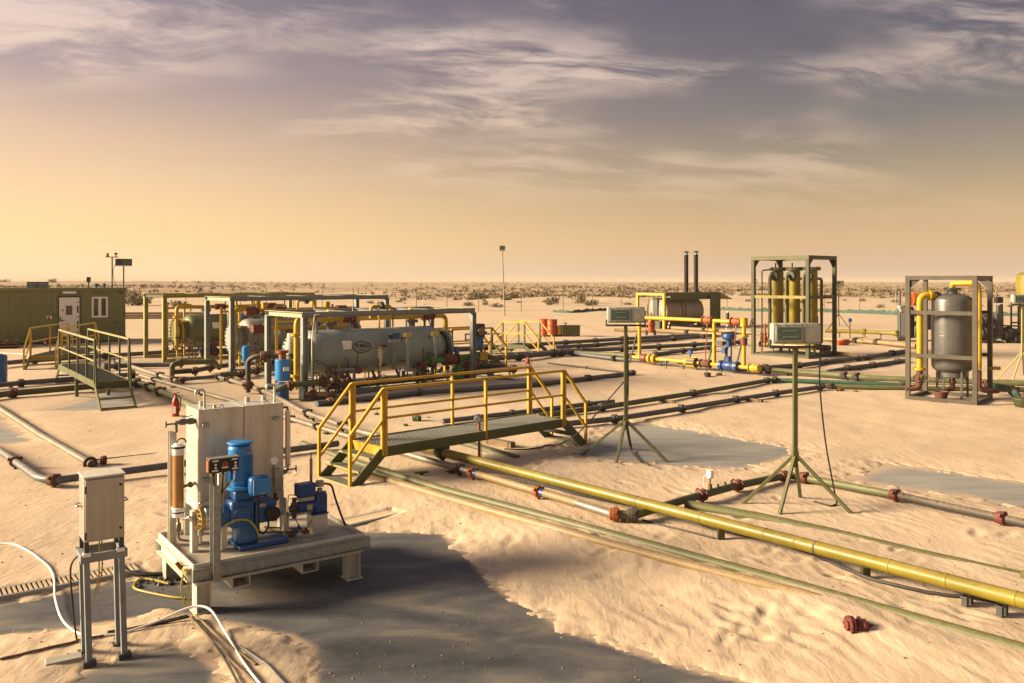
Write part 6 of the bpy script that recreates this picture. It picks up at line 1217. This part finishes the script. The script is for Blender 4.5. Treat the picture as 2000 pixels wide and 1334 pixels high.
for y in (0, CD): MB().bb((-.025, y-.02+.02, .86), (CW+.025, y+.025, .93)).build('stand_rail', 'steel_blue', kb)
for x in (0, CW): MB().bb((x-.022, .03, .862), (x+.022, CD-.005, .928)).build('stand_rail', 'steel_blue', kb)
for x in (.02, CW-.03): MB().bb((x-.03, -.012, .915), (x+.03, .03, .945)).build('clamp', 'white', kb)
MB().path([(.13, .1, B0), (.13, .1, .7), (.09, .14, .5)], .006, 5, .05).path([(.15, .1, B0), (.155, .1, .75), (.12, .14, .55)], .006, 5, .05).build('cable_drop', 'cable_yellow', kb)
p = G(122, 1293, .02); r = thing('flat_stone', 'flat pale slab lying in the sand beside the cabinet feet', 'slab', p, R(30)); MB().bb((-.13, -.07, 0), (.15, .07, .035)).build('slab', 'concrete', r, bevel=.01)
# ------------------------------------------------------------------ chemical injection skid
sk = thing('injection_skid', 'pale steel pump skid on stub legs in the left foreground', 'skid', (-3.045, 8.16, 0), R(36)); SL, SW = 1.78, 1.29; Z = .44
MB().bb((.01, .01, Z-.02), (SL-.01, SW-.01, Z)).build('deck_plate', 'deck_stained', sk)
for y in (0, SW): MB().chan((0, y, Z-.065), (SL, y, Z-.065), .05 if y == 0 else -.05, .13, .01).build('side_channel', 'steelwhite', sk)
for x in (0, SL): MB().chan((x, .055, Z-.066), (x, SW-.055, Z-.066), .05 if x else -.05, .128, .01).build('end_channel', 'steelwhite', sk)
MB().bb((-.004, -.006, Z+.001), (SL+.004, .006, Z+.048)).bb((-.004, SW-.006, Z+.001), (SL+.004, SW+.006, Z+.048)).build('drip_rim', 'steelwhite', sk); MB().bb((-.0045, .007, Z+.001), (.0075, SW-.007, Z+.047)).bb((SL-.0075, .007, Z+.001), (SL+.0045, SW-.007, Z+.047)).build('drip_rim', 'steelwhite', sk)
MB().bb((-.02, -.05, Z-.105), (SL+.06, -.012, Z+.012)).build('front_trough', 'galvanised', sk, bevel=.004); MB().bb((-.02, -.09, Z-.11), (SL+.06, -.013, Z-.106)).build('trough_lip', 'galvanised', sk)
MB().bb((.02, -.008, Z-.16), (SL-.02, .05, Z-.132)).bb((.02, SW-.05, Z-.16), (SL-.02, SW, Z-.132)).build('sub_frame', 'steelwhite', sk)
for x in (.04, .62, 1.18, SL-.04): MB().bb((x-.02, .05, Z-.15), (x+.02, SW-.05, Z-.021)).build('cross_member', 'steelwhite', sk)
for x in (.10, SL-.10):
    for y in (.08, SW-.08): MB().ibeam((x, y, -.02), (x, y, Z-.16), .15, .14, .01, (1, 0, 0)).build('leg', 'steelwhite', sk); MB().bb((x-.09, y-.09, -.0), (x+.09, y+.09, .012)).build('base_plate', 'steelwhite', sk)
for x in (.46, 1.18):
    m = MB(); x0, x1, z0, z1, t = x-.09, x+.09, Z-.26, Z-.16, .009
    for a, b in (((x0, 0, z0), (x1, SW, z0+t)), ((x0, 0, z0+t), (x0+t, SW, z1)), ((x1-t, 0, z0+t), (x1, SW, z1))): m.bb(a, b)
    m.build('fork_pocket', 'steelwhite', sk)
# tank
T0, T1, V0, V1, ZA, ZB = .27, 1.2, .8, 1.26, .88, 1.84
tk = MB().bb((T0, V0, ZA), (T1, V1, ZB)).build('tank', 'tank_steel', sk, bevel=.008)
MB().bb((T0-.003, V0-.003, ZB-.006), (T0+(T1-T0)*.5-.003, V1+.003, ZB+.004)).bb((T0+(T1-T0)*.5+.003, V0-.003, ZB-.006), (T1+.003, V1+.003, ZB+.004)).build('tank_lid', 'tank_steel', tk, bevel=.003)
MB().bb((T0+(T1-T0)*.52-.003, V0-.004, ZA+.02), (T0+(T1-T0)*.52+.003, V0+.001, ZB-.012)).build('centre_seam', 'grey_dark', tk)
for x in (T0+.07, T1-.09):
    for z in (ZB-.16, ZA+.23): MB().bb((x-.035, V0-.05, z-.018), (x+.035, V0-.001, z+.018)).build('bracket', 'galvanised', tk, bevel=.003)
for x in (T0+.24, T1-.2):
    m = MB(); m.torus((x, V0-.006, ZB+.02), .022, .007, (0, 1, 0), 12); m.bb((x-.024, V0-.012, ZB-.06), (x+.024, V0-.001, ZB+.005)); m.build('lifting_lug', 'tank_steel', tk)
for x, y in ((T0+.12, V0+.3), (T1-.3, V0+.32), (T1-.1, V0+.35)): MB().cyl((x, y, ZB+.004), (x, y, ZB+.06), .028, n=12).build('filler_cap', 'tank_steel', tk)
for x in (T0+.1, T1-.06): MB().path([(x, V0+.12, ZB), (x, V0+.12, ZB+.2), (x-.09, V0+.12, ZB+.2), (x-.09, V0+.12, ZB+.15)], .014, 8, .06).build('vent_pipe', 'tank_steel', tk)
MB().path([(T0+.2, V0+.1, ZB), (T0+.2, V0+.1, ZB+.03)], .018, 8).build('plug', 'brass', tk)
for x in (T0+.04, T1-.04):
    for y in (V0+.03, V1-.03): MB().chan((x, y, Z), (x, y, ZA-.10), .07 if x < .5 else -.07, .08, .008, (0, 1, 0)).build('tank_leg', 'steelwhite', tk)
for y in (V0+.01, V1-.01): MB().bb((T0, y-.012, ZA-.10), (T1, y+.012, ZA-.003)).build('tank_rail', 'steelwhite', tk)
for x in (T0+.012, T1-.012): MB().bb((x-.012, V0+.023, ZA-.1), (x+.012, V1-.023, ZA-.004)).build('tank_rail', 'steelwhite', tk)
# level cylinder with brown fluid
px_, py_ = .07, .80
MB().chan((px_, py_+.11, Z), (px_, py_+.11, 1.63), .07, .08, .006, (0, 1, 0)).build('gauge_post', 'steelwhite', sk)
lv = MB().cyl((px_, py_, .86), (px_, py_, 1.40), .056, n=28).build('calibration_tube', 'level_fluid', sk)
for z0, z1, mt in ((1.40, 1.50, 'plastic_white'), (.76, .86, 'plastic_white')):
    MB().lathe([(.058, z0), (.06, z0+.004), (.06, z1-.02), (.068, z1-.018), (.068, z1-.002), (.05, z1)], (px_, py_, 0), n=28).build('end_cap', mt, lv)
MB().lathe([(.0685, 1.47), (.0695, 1.475), (.0695, 1.485), (.0685, 1.49)], (px_, py_, 0), n=28).cut().lathe([(.0615, .80), (.063, .802), (.063, .812), (.0615, .815)], (px_, py_, 0), n=28).build('clamp_band', 'black', lv)
MB().cyl((px_, py_, 1.5), (px_, py_, 1.52), .045, n=20).build('top_plug', 'plastic_white', lv); MB().torus((px_+.03, py_, 1.52), .045, .009, (.2, 1, 0), 12, 0, math.pi).build('hose_loop', 'fitting', lv)
MB().bb((px_+.01, py_-.0605, .815), (px_+.05, py_-.0575, .855)).build('sticker', 'white', lv)
MB().path([(px_, py_, .76), (px_, py_, .52), (px_+.12, py_-.08, .5)], .012, 8, .04).lathe([(.014, .6), (.026, .62), (.026, .68), (.014, .7)], (px_, py_, 0), n=10).build('drain_line', 'fitting', lv)
MB().path([(px_, py_+.08, 1.62), (px_, py_+.08, 1.70), (px_, py_+.12, 1.72), (T0+.02, V0+.1, 1.72)], .016, 8, .03).lathe([(.018, -.05), (.034, -.02), (.034, .03), (.018, .05)], (px_+.07, py_+.1, 1.72), (1, 0, 0), 10).lathe([(.018, -.05), (.036, -.02), (.036, .03), (.018, .05)], (px_+.15, py_+.1, 1.72), (1, 0, 0), 10).cyl((px_-.1, py_+.09, 1.71), (px_, py_+.09, 1.71), .009, n=8).bar((px_-.1, py_+.09, 1.68), (px_-.1, py_+.09, 1.74), .014, .014).bar((px_+.06, py_+.08, 1.77), (px_+.16, py_+.06, 1.785), .012, .008).build('tank_valve', 'fitting', tk)
MB().path([(px_+.06, py_+.02, 1.06), (T0+.02, V0+.12, 1.06)], .018, 8).lathe([(.02, -.03), (.036, 0), (.02, .03)], (px_+.14, py_+.06, 1.06), (1, .2, 0), 10).build('lower_valve', 'fitting', tk)
# sight glass on the other side
sx, sy = T1+.1, V0+.14
sgl = MB().cyl((sx, sy, 1.12), (sx, sy, 1.72), .022, n=14).build('sight_glass', 'tube_glass', sk)
for a in (0, 2.1, 4.2): MB().cyl((sx+.03*math.cos(a), sy+.03*math.sin(a), 1.08), (sx+.03*math.cos(a), sy+.03*math.sin(a), 1.74), .005, n=6).build('guard_rod', 'plastic_white', sgl)
MB().path([(T1-.02, sy, 1.03), (sx, sy, 1.05), (sx, sy, 1.12)], .016, 8, .02).lathe([(.018, -.04), (.034, 0), (.018, .04)], (T1+.05, sy, 1.04), (1, 0, 0), 10).cyl((sx, sy, 1.06), (sx+.1, sy, 1.06), .01, n=8).wheel((sx+.1, sy, 1.06), (1, -.3, 0), .035, .006).path([(T1-.02, sy, 1.77), (sx, sy, 1.77), (sx, sy, 1.72)], .014, 8, .02).bar((T1+.02, sy-.03, 1.09), (T1+.11, sy-.05, 1.13), .01, .008).build('sight_valve', 'fitting', sgl)
# metering pump with vertical motor
gx, gy = .60, .47
pm = MB().bb((gx-.07, gy-.2, Z+.001), (gx+.45, gy+.18, Z+.05)).bb((gx-.05, gy-.13, Z+.05), (gx+.15, gy+.12, Z+.25)).build('pump_base', 'blue', sk, bevel=.012)
MB().add([(gx-.068, gy-.2, Z+.052), (gx+.1, gy-.2, Z+.052), (gx+.1, gy+.1, Z+.052), (gx-.068, gy+.1, Z+.052)], [(0, 1, 2, 3)]).build('foot_plate', 'blue_dark', pm)
MB().bb((gx-.13, gy-.13, Z+.22), (gx+.12, gy+.12, Z+.50)).build('gear_case', 'blue', pm, bevel=.03); MB().bb((gx+.121, gy-.15, Z+.24), (gx+.34, gy+.10, Z+.46)).build('stroke_box', 'blue', pm, bevel=.02); MB().cyl((gx-.02, gy-.131, Z+.36), (gx-.02, gy-.15, Z+.36), .085, n=24).build('bearing_cover', 'blue', pm, bevel=.006)
for k in range(6): MB().cyl((gx-.02+.07*math.cos(k*1.047), gy-.157, Z+.36+.07*math.sin(k*1.047)), (gx-.02+.07*math.cos(k*1.047), gy-.149, Z+.36+.07*math.sin(k*1.047)), .008, n=6).build('cover_bolt', 'fitting', pm)
MB().bb((gx+.15, gy-.153, Z+.41), (gx+.22, gy-.1502, Z+.445)).build('name_plate', 'steel_cream', pm)
MB().bb((gx-.05, gy-.05, Z+.49), (gx+.05, gy+.05, Z+.52)).build('neck_flange', 'blue', pm); MB().bb((gx-.09, gy-.12, Z+.5), (gx+.12, gy+.12, Z+.60)).build('gear_top', 'blue', pm, bevel=.02)
MB().cyl((gx+.28, gy-.155, Z+.34), (gx+.28, gy-.23, Z+.34), .075, n=24).build('stroke_knob', 'black', pm, bevel=.008)
MB().bb((gx+.22, gy-.05, Z+.5), (gx+.28, gy+.0, Z+.53)).build('oil_plug', 'red_gloss', pm)
# motor
mo = MB().lathe([(.11, Z+.60), (.14, Z+.605), (.14, Z+.635), (.10, Z+.64), (.112, Z+.67), (.116, Z+.69), (.116, Z+1.0), (.121, Z+1.02), (.108, Z+1.05), (.09, Z+1.06)], (gx, gy, 0), n=36).build('motor', 'blue_motor', pm)
m = MB()
for k in range(34): a = k*2*math.pi/34; m.bar((gx+.121*math.cos(a), gy+.121*math.sin(a), Z+.70), (gx+.121*math.cos(a), gy+.121*math.sin(a), Z+.95), .006, .016, (math.cos(a), math.sin(a), 0))
m.build('cooling_fins', 'blue_motor', mo)
MB().lathe([(.06, Z+1.058), (.118, Z+1.065), (.132, Z+1.078), (.122, Z+1.09), (.04, Z+1.1)], (gx, gy, 0), n=36).build('fan_cowl', 'blue_motor', mo)
MB().bb((gx+.02, gy-.124, Z+1.0), (gx+.085, gy-.100, Z+1.012)).build('badge', 'red_gloss', mo)
jb = MB().bb((gx+.03, gy-.26, Z+.55), (gx+.24, gy-.12, Z+.75)).build('terminal_box', 'blue', mo, bevel=.035); MB().bb((gx+.05, gy-.272, Z+.57), (gx+.235, gy-.26, Z+.735)).build('terminal_cover', 'blue_motor', jb, bevel=.02); MB().bb((gx+.12, gy-.2735, Z+.578), (gx+.165, gy-.2718, Z+.592)).build('rating_plate', 'steel_cream', jb)
MB().cyl((gx+.13, gy-.19, Z+.55), (gx+.13, gy-.19, Z+.45), .014, n=8).path([(gx+.13, gy-.19, Z+.45), (gx+.13, gy-.2, Z+.18), (gx+.18, gy-.21, Z+.14), (gx+.24, gy-.2, Z+.22), (gx+.22, gy-.18, Z+.36)], .011, 7, .06).build('conduit', 'rubber', jb)
MB().path([(gx-.22, gy-.22, Z+.30), (gx-.1, gy-.22, Z+.34), (gx+.03, gy-.22, Z+.32), (gx+.11, gy-.22, Z+.20), (gx+.13, gy-.21, Z+.12)], .01, 7, .08).build('earth_cable', 'cable_yellow', jb)
MB().cyl((gx+.34, gy-.05, Z+.86), (gx+.34, gy-.085, Z+.86), .04, n=18).build('pressure_gauge', 'white', pm); MB().cyl((gx+.34, gy-.06, Z+.82), (gx+.34, gy-.06, Z+.5), .008, n=6).build('gauge_stem', 'fitting', pm)
# liquid end pointing left
le = MB().lathe([(.10, -.1), (.105, .0), (.115, .02), (.115, .14), (.10, .16)], (gx-.13, gy, Z+.35), (-1, 0, 0), 28).build('liquid_end', 'blue', pm)
MB().lathe([(.12, .16), (.125, .165), (.125, .24), (.115, .25)], (gx-.13, gy, Z+.35), (-1, 0, 0), 28).build('pump_head', 'chrome', le); MB().lathe([(.118, .25), (.118, .29), (.06, .3)], (gx-.13, gy, Z+.35), (-1, 0, 0), 28).bolts((gx-.13-.29, gy, Z+.35), (1, 0, 0), .085, 10, .013, .06).build('head_cover', 'brass', le)
MB().cyl((gx-.4, gy, Z+.47), (gx-.4, gy, Z+.62), .016, n=10).cyl((gx-.4, gy, Z+.23), (gx-.4, gy, Z+.1), .016, n=10).cyl((gx-.4, gy, Z+.18), (gx-.4, gy, Z+.24), .03, n=8).cyl((gx-.4, gy, Z+.46), (gx-.4, gy, Z+.51), .03, n=8).path([(gx-.44, gy, Z+.35), (gx-.5, gy+.02, Z+.36), (px_+.01, py_-.12, Z+.32)], .014, 8, .03).lathe([(.015, -.03), (.03, 0), (.015, .03)], (gx-.5, gy+.05, Z+.36), (1, -.5, 0), 10).build('check_valves', 'chrome', le)
MB().bb((gx-.2, gy-.03, Z), (gx-.14, gy+.03, Z+.26)).build('support_leg', 'steelwhite', le)
MB().bb((.13, .52, Z), (.19, .60, .86)).build('manifold_post', 'steelwhite', sk)
# control station on its post
cx, cy = .22, -.035
MB().chan((cx, cy-.03, Z-.12), (cx, cy-.03, 1.24), .07, .12, .007, (0, 1, 0)).build('station_post', 'galvanised', sk); MB().bb((cx-.005, cy-.035, 1.2), (cx+.065, cy+.0, 1.34)).build('mount_plate', 'steelwhite', sk)
st_ = MB().bb((cx-.10, cy-.075, 1.36), (cx+.18, cy+.01, 1.49)).build('control_station', 'black', sk, bevel=.006); MB().bb((cx-.105, cy-.07, 1.493), (cx+.185, cy+.02, 1.499)).build('sun_shade', 'galvanised', st_)
for x0, z0, w_ in ((cx-.075, 1.468, .06), (cx-.08, 1.375, .06), (cx+.015, 1.398, .06), (cx+.11, 1.468, .055), (cx+.115, 1.378, .055)): MB().bb((x0, cy-.0775, z0), (x0+w_, cy-.0752, z0+.014)).build('label_strip', 'white', st_)
for x0, z0, mt in ((cx-.045, 1.44, 'plastic_white'), (cx-.045, 1.41, 'plastic_white'), (cx+.145, 1.44, 'plastic_white'), (cx+.145, 1.41, 'plastic_white')): MB().cyl((x0, cy-.082, z0), (x0, cy-.0752, z0), .011, n=12).build('push_button', mt, st_)
MB().cyl((cx+.045, cy-.08, 1.435), (cx+.045, cy-.0752, 1.435), .026, n=18).build('stop_collar', 'yellow_gas', st_); MB().cyl((cx+.045, cy-.095, 1.435), (cx+.045, cy-.08, 1.435), .019, n=16).build('stop_button', 'red_gloss', st_)
MB().bb((cx-.112, cy-.07, 1.37), (cx-.1003, cy+.0, 1.48)).build('yellow_side', 'orange', st_)
for k, (x0, mt) in enumerate(((cx-.07, 'cable_yellow'), (cx-.05, 'black'), (cx+.04, 'rubber'), (cx+.12, 'rubber'), (cx+.15, 'white_hose'))): MB().cyl((x0, cy-.03, 1.36), (x0, cy-.03, 1.33), .012, n=8).path([(x0, cy-.03, 1.34), (x0-.005, cy-.04, 1.26), (cx+.03, cy-.03, 1.16), (cx+.045, cy-.01, .95)], .006, 5, .05).build('cable', mt, st_)
# small dosing pump on its pedestal
qx, qy = 1.43, .46
pd = MB().bb((qx-.06, qy-.08, Z), (qx+.11, qy+.1, Z+.21)).build('pedestal', 'steelwhite', sk, bevel=.004)
sp_ = MB().bb((qx-.07, qy-.09, Z+.211), (qx+.12, qy+.1, Z+.225)).cyl((qx+.05, qy, Z+.23), (qx+.05, qy, Z+.44), .075, n=18).bb((qx-.02, qy-.07, Z+.23), (qx+.11, qy+.07, Z+.42)).build('dosing_pump', 'blue_dark', sk, bevel=.008)
MB().cyl((qx-.02, qy-.02, Z+.31), (qx-.22, qy-.02, Z+.31), .062, n=20).build('drive_housing', 'blue_dark', sp_); MB().bb((qx-.22, qy-.07, Z+.42), (qx-.02, qy+.07, Z+.56)).build('drive_motor', 'blue_dark', sp_, bevel=.012); MB().bb((qx-.2, qy-.06, Z+.37), (qx-.03, qy+.05, Z+.42)).build('steel_body', 'stainless', sp_, bevel=.01)
MB().bb((qx-.13, qy-.085, Z+.28), (qx-.07, qy-.079, Z+.34)).build('rating_plate', 'steel_cream', sp_)
MB().cyl((qx+.05, qy, Z+.44), (qx+.05, qy, Z+.48), .03, n=14).cyl((qx+.05, qy, Z+.5), (qx+.05, qy, Z+.56), .045, n=20).build('reservoir_cap', 'lamp_body', sp_)
MB().cyl((qx-.25, qy-.02, Z+.2), (qx-.25, qy-.02, Z+.42), .025, n=10).lathe([(.03, -.04), (.05, 0), (.03, .04)], (qx-.27, qy-.03, Z+.31), (1, 0, 0), 12).cyl((qx-.29, qy-.04, Z+.27), (qx-.24, qy-.04, Z+.27), .02, n=8).cyl((qx-.29, qy-.04, Z+.36), (qx-.24, qy-.04, Z+.36), .02, n=8).build('dosing_head', 'grey_dark', sp_)
MB().path([(qx+.1, qy+.02, Z+.52), (qx+.19, qy+.0, Z+.50), (qx+.22, qy-.02, Z+.36), (qx+.28, qy-.06, Z+.15), (qx+.31, qy-.1, Z+.05)], .012, 7, .08).build('power_cable', 'rubber', sp_)
MB().path([(qx-.25, qy-.03, Z+.45), (qx-.32, qy-.03, Z+.47), (qx-.34, qy-.03, Z+.1)], .005, 5, .03).path([(qx-.25, qy-.03, Z+.2), (qx-.15, qy-.05, Z+.03), (qx-.04, qy-.05, Z+.2)], .005, 5, .05).build('small_tubing', 'fitting', sp_)
MB().bb((qx-.36, qy+.0, Z), (qx-.3, qy+.06, Z+.26)).build('valve_post', 'steelwhite', sk); MB().path([(qx-.55, qy+.25, Z+.34), (qx-.45, qy+.1, Z+.28), (qx-.3, qy-.01, Z+.24)], .012, 6, .04).path([(qx-.5, qy+.2, Z+.1), (qx-.4, qy+.05, Z+.06), (qx-.24, qy-.04, Z+.03)], .012, 6, .04).lathe([(.014, -.03), (.028, 0), (.014, .03)], (qx-.42, qy+.07, Z+.27), (1, -1, 0), 8).build('suction_line', 'brass', sk)
MB().cyl((qx+.0, qy+.12, Z+.3), (qx+.0, qy+.12, Z+.72), .016, n=10).cyl((qx+.0, qy+.12, Z+.72), (qx+.0, qy+.12, Z+.79), .017, n=10).build('sample_tube', 'level_fluid', sk); MB().cyl((qx+.0, qy+.12, Z+.79), (qx+.0, qy+.12, Z+.86), .008, n=8).build('sample_stem', 'fitting', sk)
# tubing across the deck and valves under the tank
MB().path([(gx+.2, gy+.1, Z+.08), (gx+.55, gy-.05, Z+.07), (gx+.62, gy-.12, Z+.07)], .01, 6).path([(gx+.35, gy+.15, Z+.1), (gx+.6, gy+.0, Z+.08), (gx+.66, gy-.18, Z+.06)], .01, 6, .05).build('deck_tubing', 'brass', sk)
for x, y, mt in ((gx+.55, gy-.1, 'blue_dark'), (gx+.63, gy-.02, 'blue_dark'), (gx+.66, gy-.15, 'union_rust'), (gx+.5, gy-.16, 'union_dark')): MB().lathe([(.014, -.04), (.026, -.015), (.026, .015), (.014, .04)], (x, y, Z+.07), (1, -.4, 0), 10).cyl((x, y, Z+.07), (x, y, Z+.12), .008, n=6).build('deck_valve', mt, sk)
for x in (T0+.5, T0+.62, T1-.1, T1-.22): MB().cyl((x, V0-.02, ZA-.02), (x, V0-.02, ZA-.16), .016, n=8).lathe([(.015, -.03), (.03, 0), (.015, .03)], (x, V0-.02, ZA-.09), (0, 0, 1), 10).bar((x, V0-.02, ZA-.09), (x, V0-.09, ZA-.08), .012, .01).build('outlet_valve', 'union_rust', tk)
MB().cyl((T1-.12, V0-.03, ZA+.05), (T1-.12, V0-.03, ZA+.26), .008, n=6).cyl((T1-.12, V0-.03, ZA+.1), (T1-.12, V0-.03, ZA+.14), .018, n=8).build('gauge_branch', 'fitting', tk)
MB().torus((SL*.62, .02, Z+.07), .03, .004, (1, .3, 0), 12, 0, math.pi).build('wire_loop', 'fitting', sk)
# sand and oil caught on the deck
# cable knot on the near corner
rr = random.Random(4); m = MB()
for k in range(9): m.path(smoothpts([(-.05+rr.uniform(-.01, .01), .02+rr.uniform(0, .3), Z-.02+rr.uniform(-.04, .03)) for _ in range(4)], 4), .007, 5)
m.build('cable_knot', 'cable_yellow', sk); MB().path(smoothpts([(-.06, .12, Z-.06), (-.08, .12, Z-.2), (-.05, .1, Z-.36), (-.03, .08, Z-.38), (-.02, .09, Z-.2), (-.05, .12, Z-.08)], 6), .009, 6).build('cable_tail', 'cable_yellow', sk); MB().cyl((-.06, .2, Z-.03), (-.1, .22, Z+.03), .02, n=8).build('red_plug', 'valve_red', sk)
# stones under the far leg
rr = random.Random(8); b = MB()
for k in range(70):
    p = G(rr.gauss(308, 22), rr.gauss(1136, 6), 0); s = rr.uniform(.01, .035); b.lathe([(s*.5, 0), (s, s*.4), (s*.6, s), (s*.1, s*1.1)], (p.x, p.y, -.005), (rr.uniform(-.3, .3), rr.uniform(-.3, .3), 1), 5)
tag(b.build('gravel_heap', 'grey_dark', smooth=False), 'small heap of dark gravel around the skid leg on the left', 'gravel', kind='stuff')
# ------------------------------------------------------------------ drain channel with grating
def channel(a, b, label, nb):
    d = (b-a); L = d.length; r = thing('drain_channel', label, 'drain', (a.x, a.y, 0), math.atan2(d.y, d.x)); w = .135
    for y in (-w, w): MB().bb((0, y-.02, -.08), (L, y+.02, .055)).build('edge_angle', 'concrete' if y > 0 else 'galvanised', r)
    base = None
    for k in range(nb):
        x = (k+.5)*L/nb
        if base is None: base = MB().bb((-.012, -w+.022, -.012), (.012, w-.022, .012)).build('grate_bar', 'wood_bar', r, smooth=False); o = base
        else: o = base.copy(); COL.objects.link(o); o.parent = r
        o.location = (x, 0, .042)
paint('wood_bar', (.42, .31, .20), .7, var=.25, dust=.7)
channel(G(-60, 1178), G(268, 1115), 'sand-choked drain channel with cross bars at the left edge of the dark pad', 34)
channel(G(640, 1036), G(765, 1007), 'short visible end of the sand-choked drain channel right of the skid', 26)

rr = random.Random(31); b = MB()
for k in range(240):                                    # crumbs and windblown leaves caught on the dark pad
    p = G(rr.uniform(420, 1250), rr.uniform(1060, 1330)); s_ = rr.uniform(.004, .013); z = gz(p.x, p.y)
    if z > -.002: continue
    b.lathe([(s_*.8, 0), (s_, s_*.25), (s_*.4, s_*.5), (s_*.05, s_*.55)], (p.x, p.y, .0), (rr.uniform(-.2, .2), rr.uniform(-.2, .2), 1), 5)
tag(b.build('pad_crumbs', 'crumb', smooth=False), 'pale crumbs of sand and dry leaves on the dark pad', 'crumbs', kind='stuff')
# ------------------------------------------------------------------ dusty air
def haze(dens):
    o = MB().bb((-6500, -70, -8), (6500, 9200, 14)).build('haze', 'white', smooth=False)
    m = bpy.data.materials.new('haze_air'); m.use_nodes = True; t = m.node_tree; t.nodes.clear(); out = N(t, 'ShaderNodeOutputMaterial')
    v = N(t, 'ShaderNodeVolumePrincipled'); v.inputs['Color'].default_value = (.74, .62, .50, 1); v.inputs['Density'].default_value = dens; v.inputs['Anisotropy'].default_value = .0
    t.links.new(v.outputs[0], out.inputs['Volume']); o.data.materials.clear(); o.data.materials.append(m)
    tag(o, 'thin warm dust haze hanging over the whole desert', 'haze', kind='stuff')
haze(.00034)
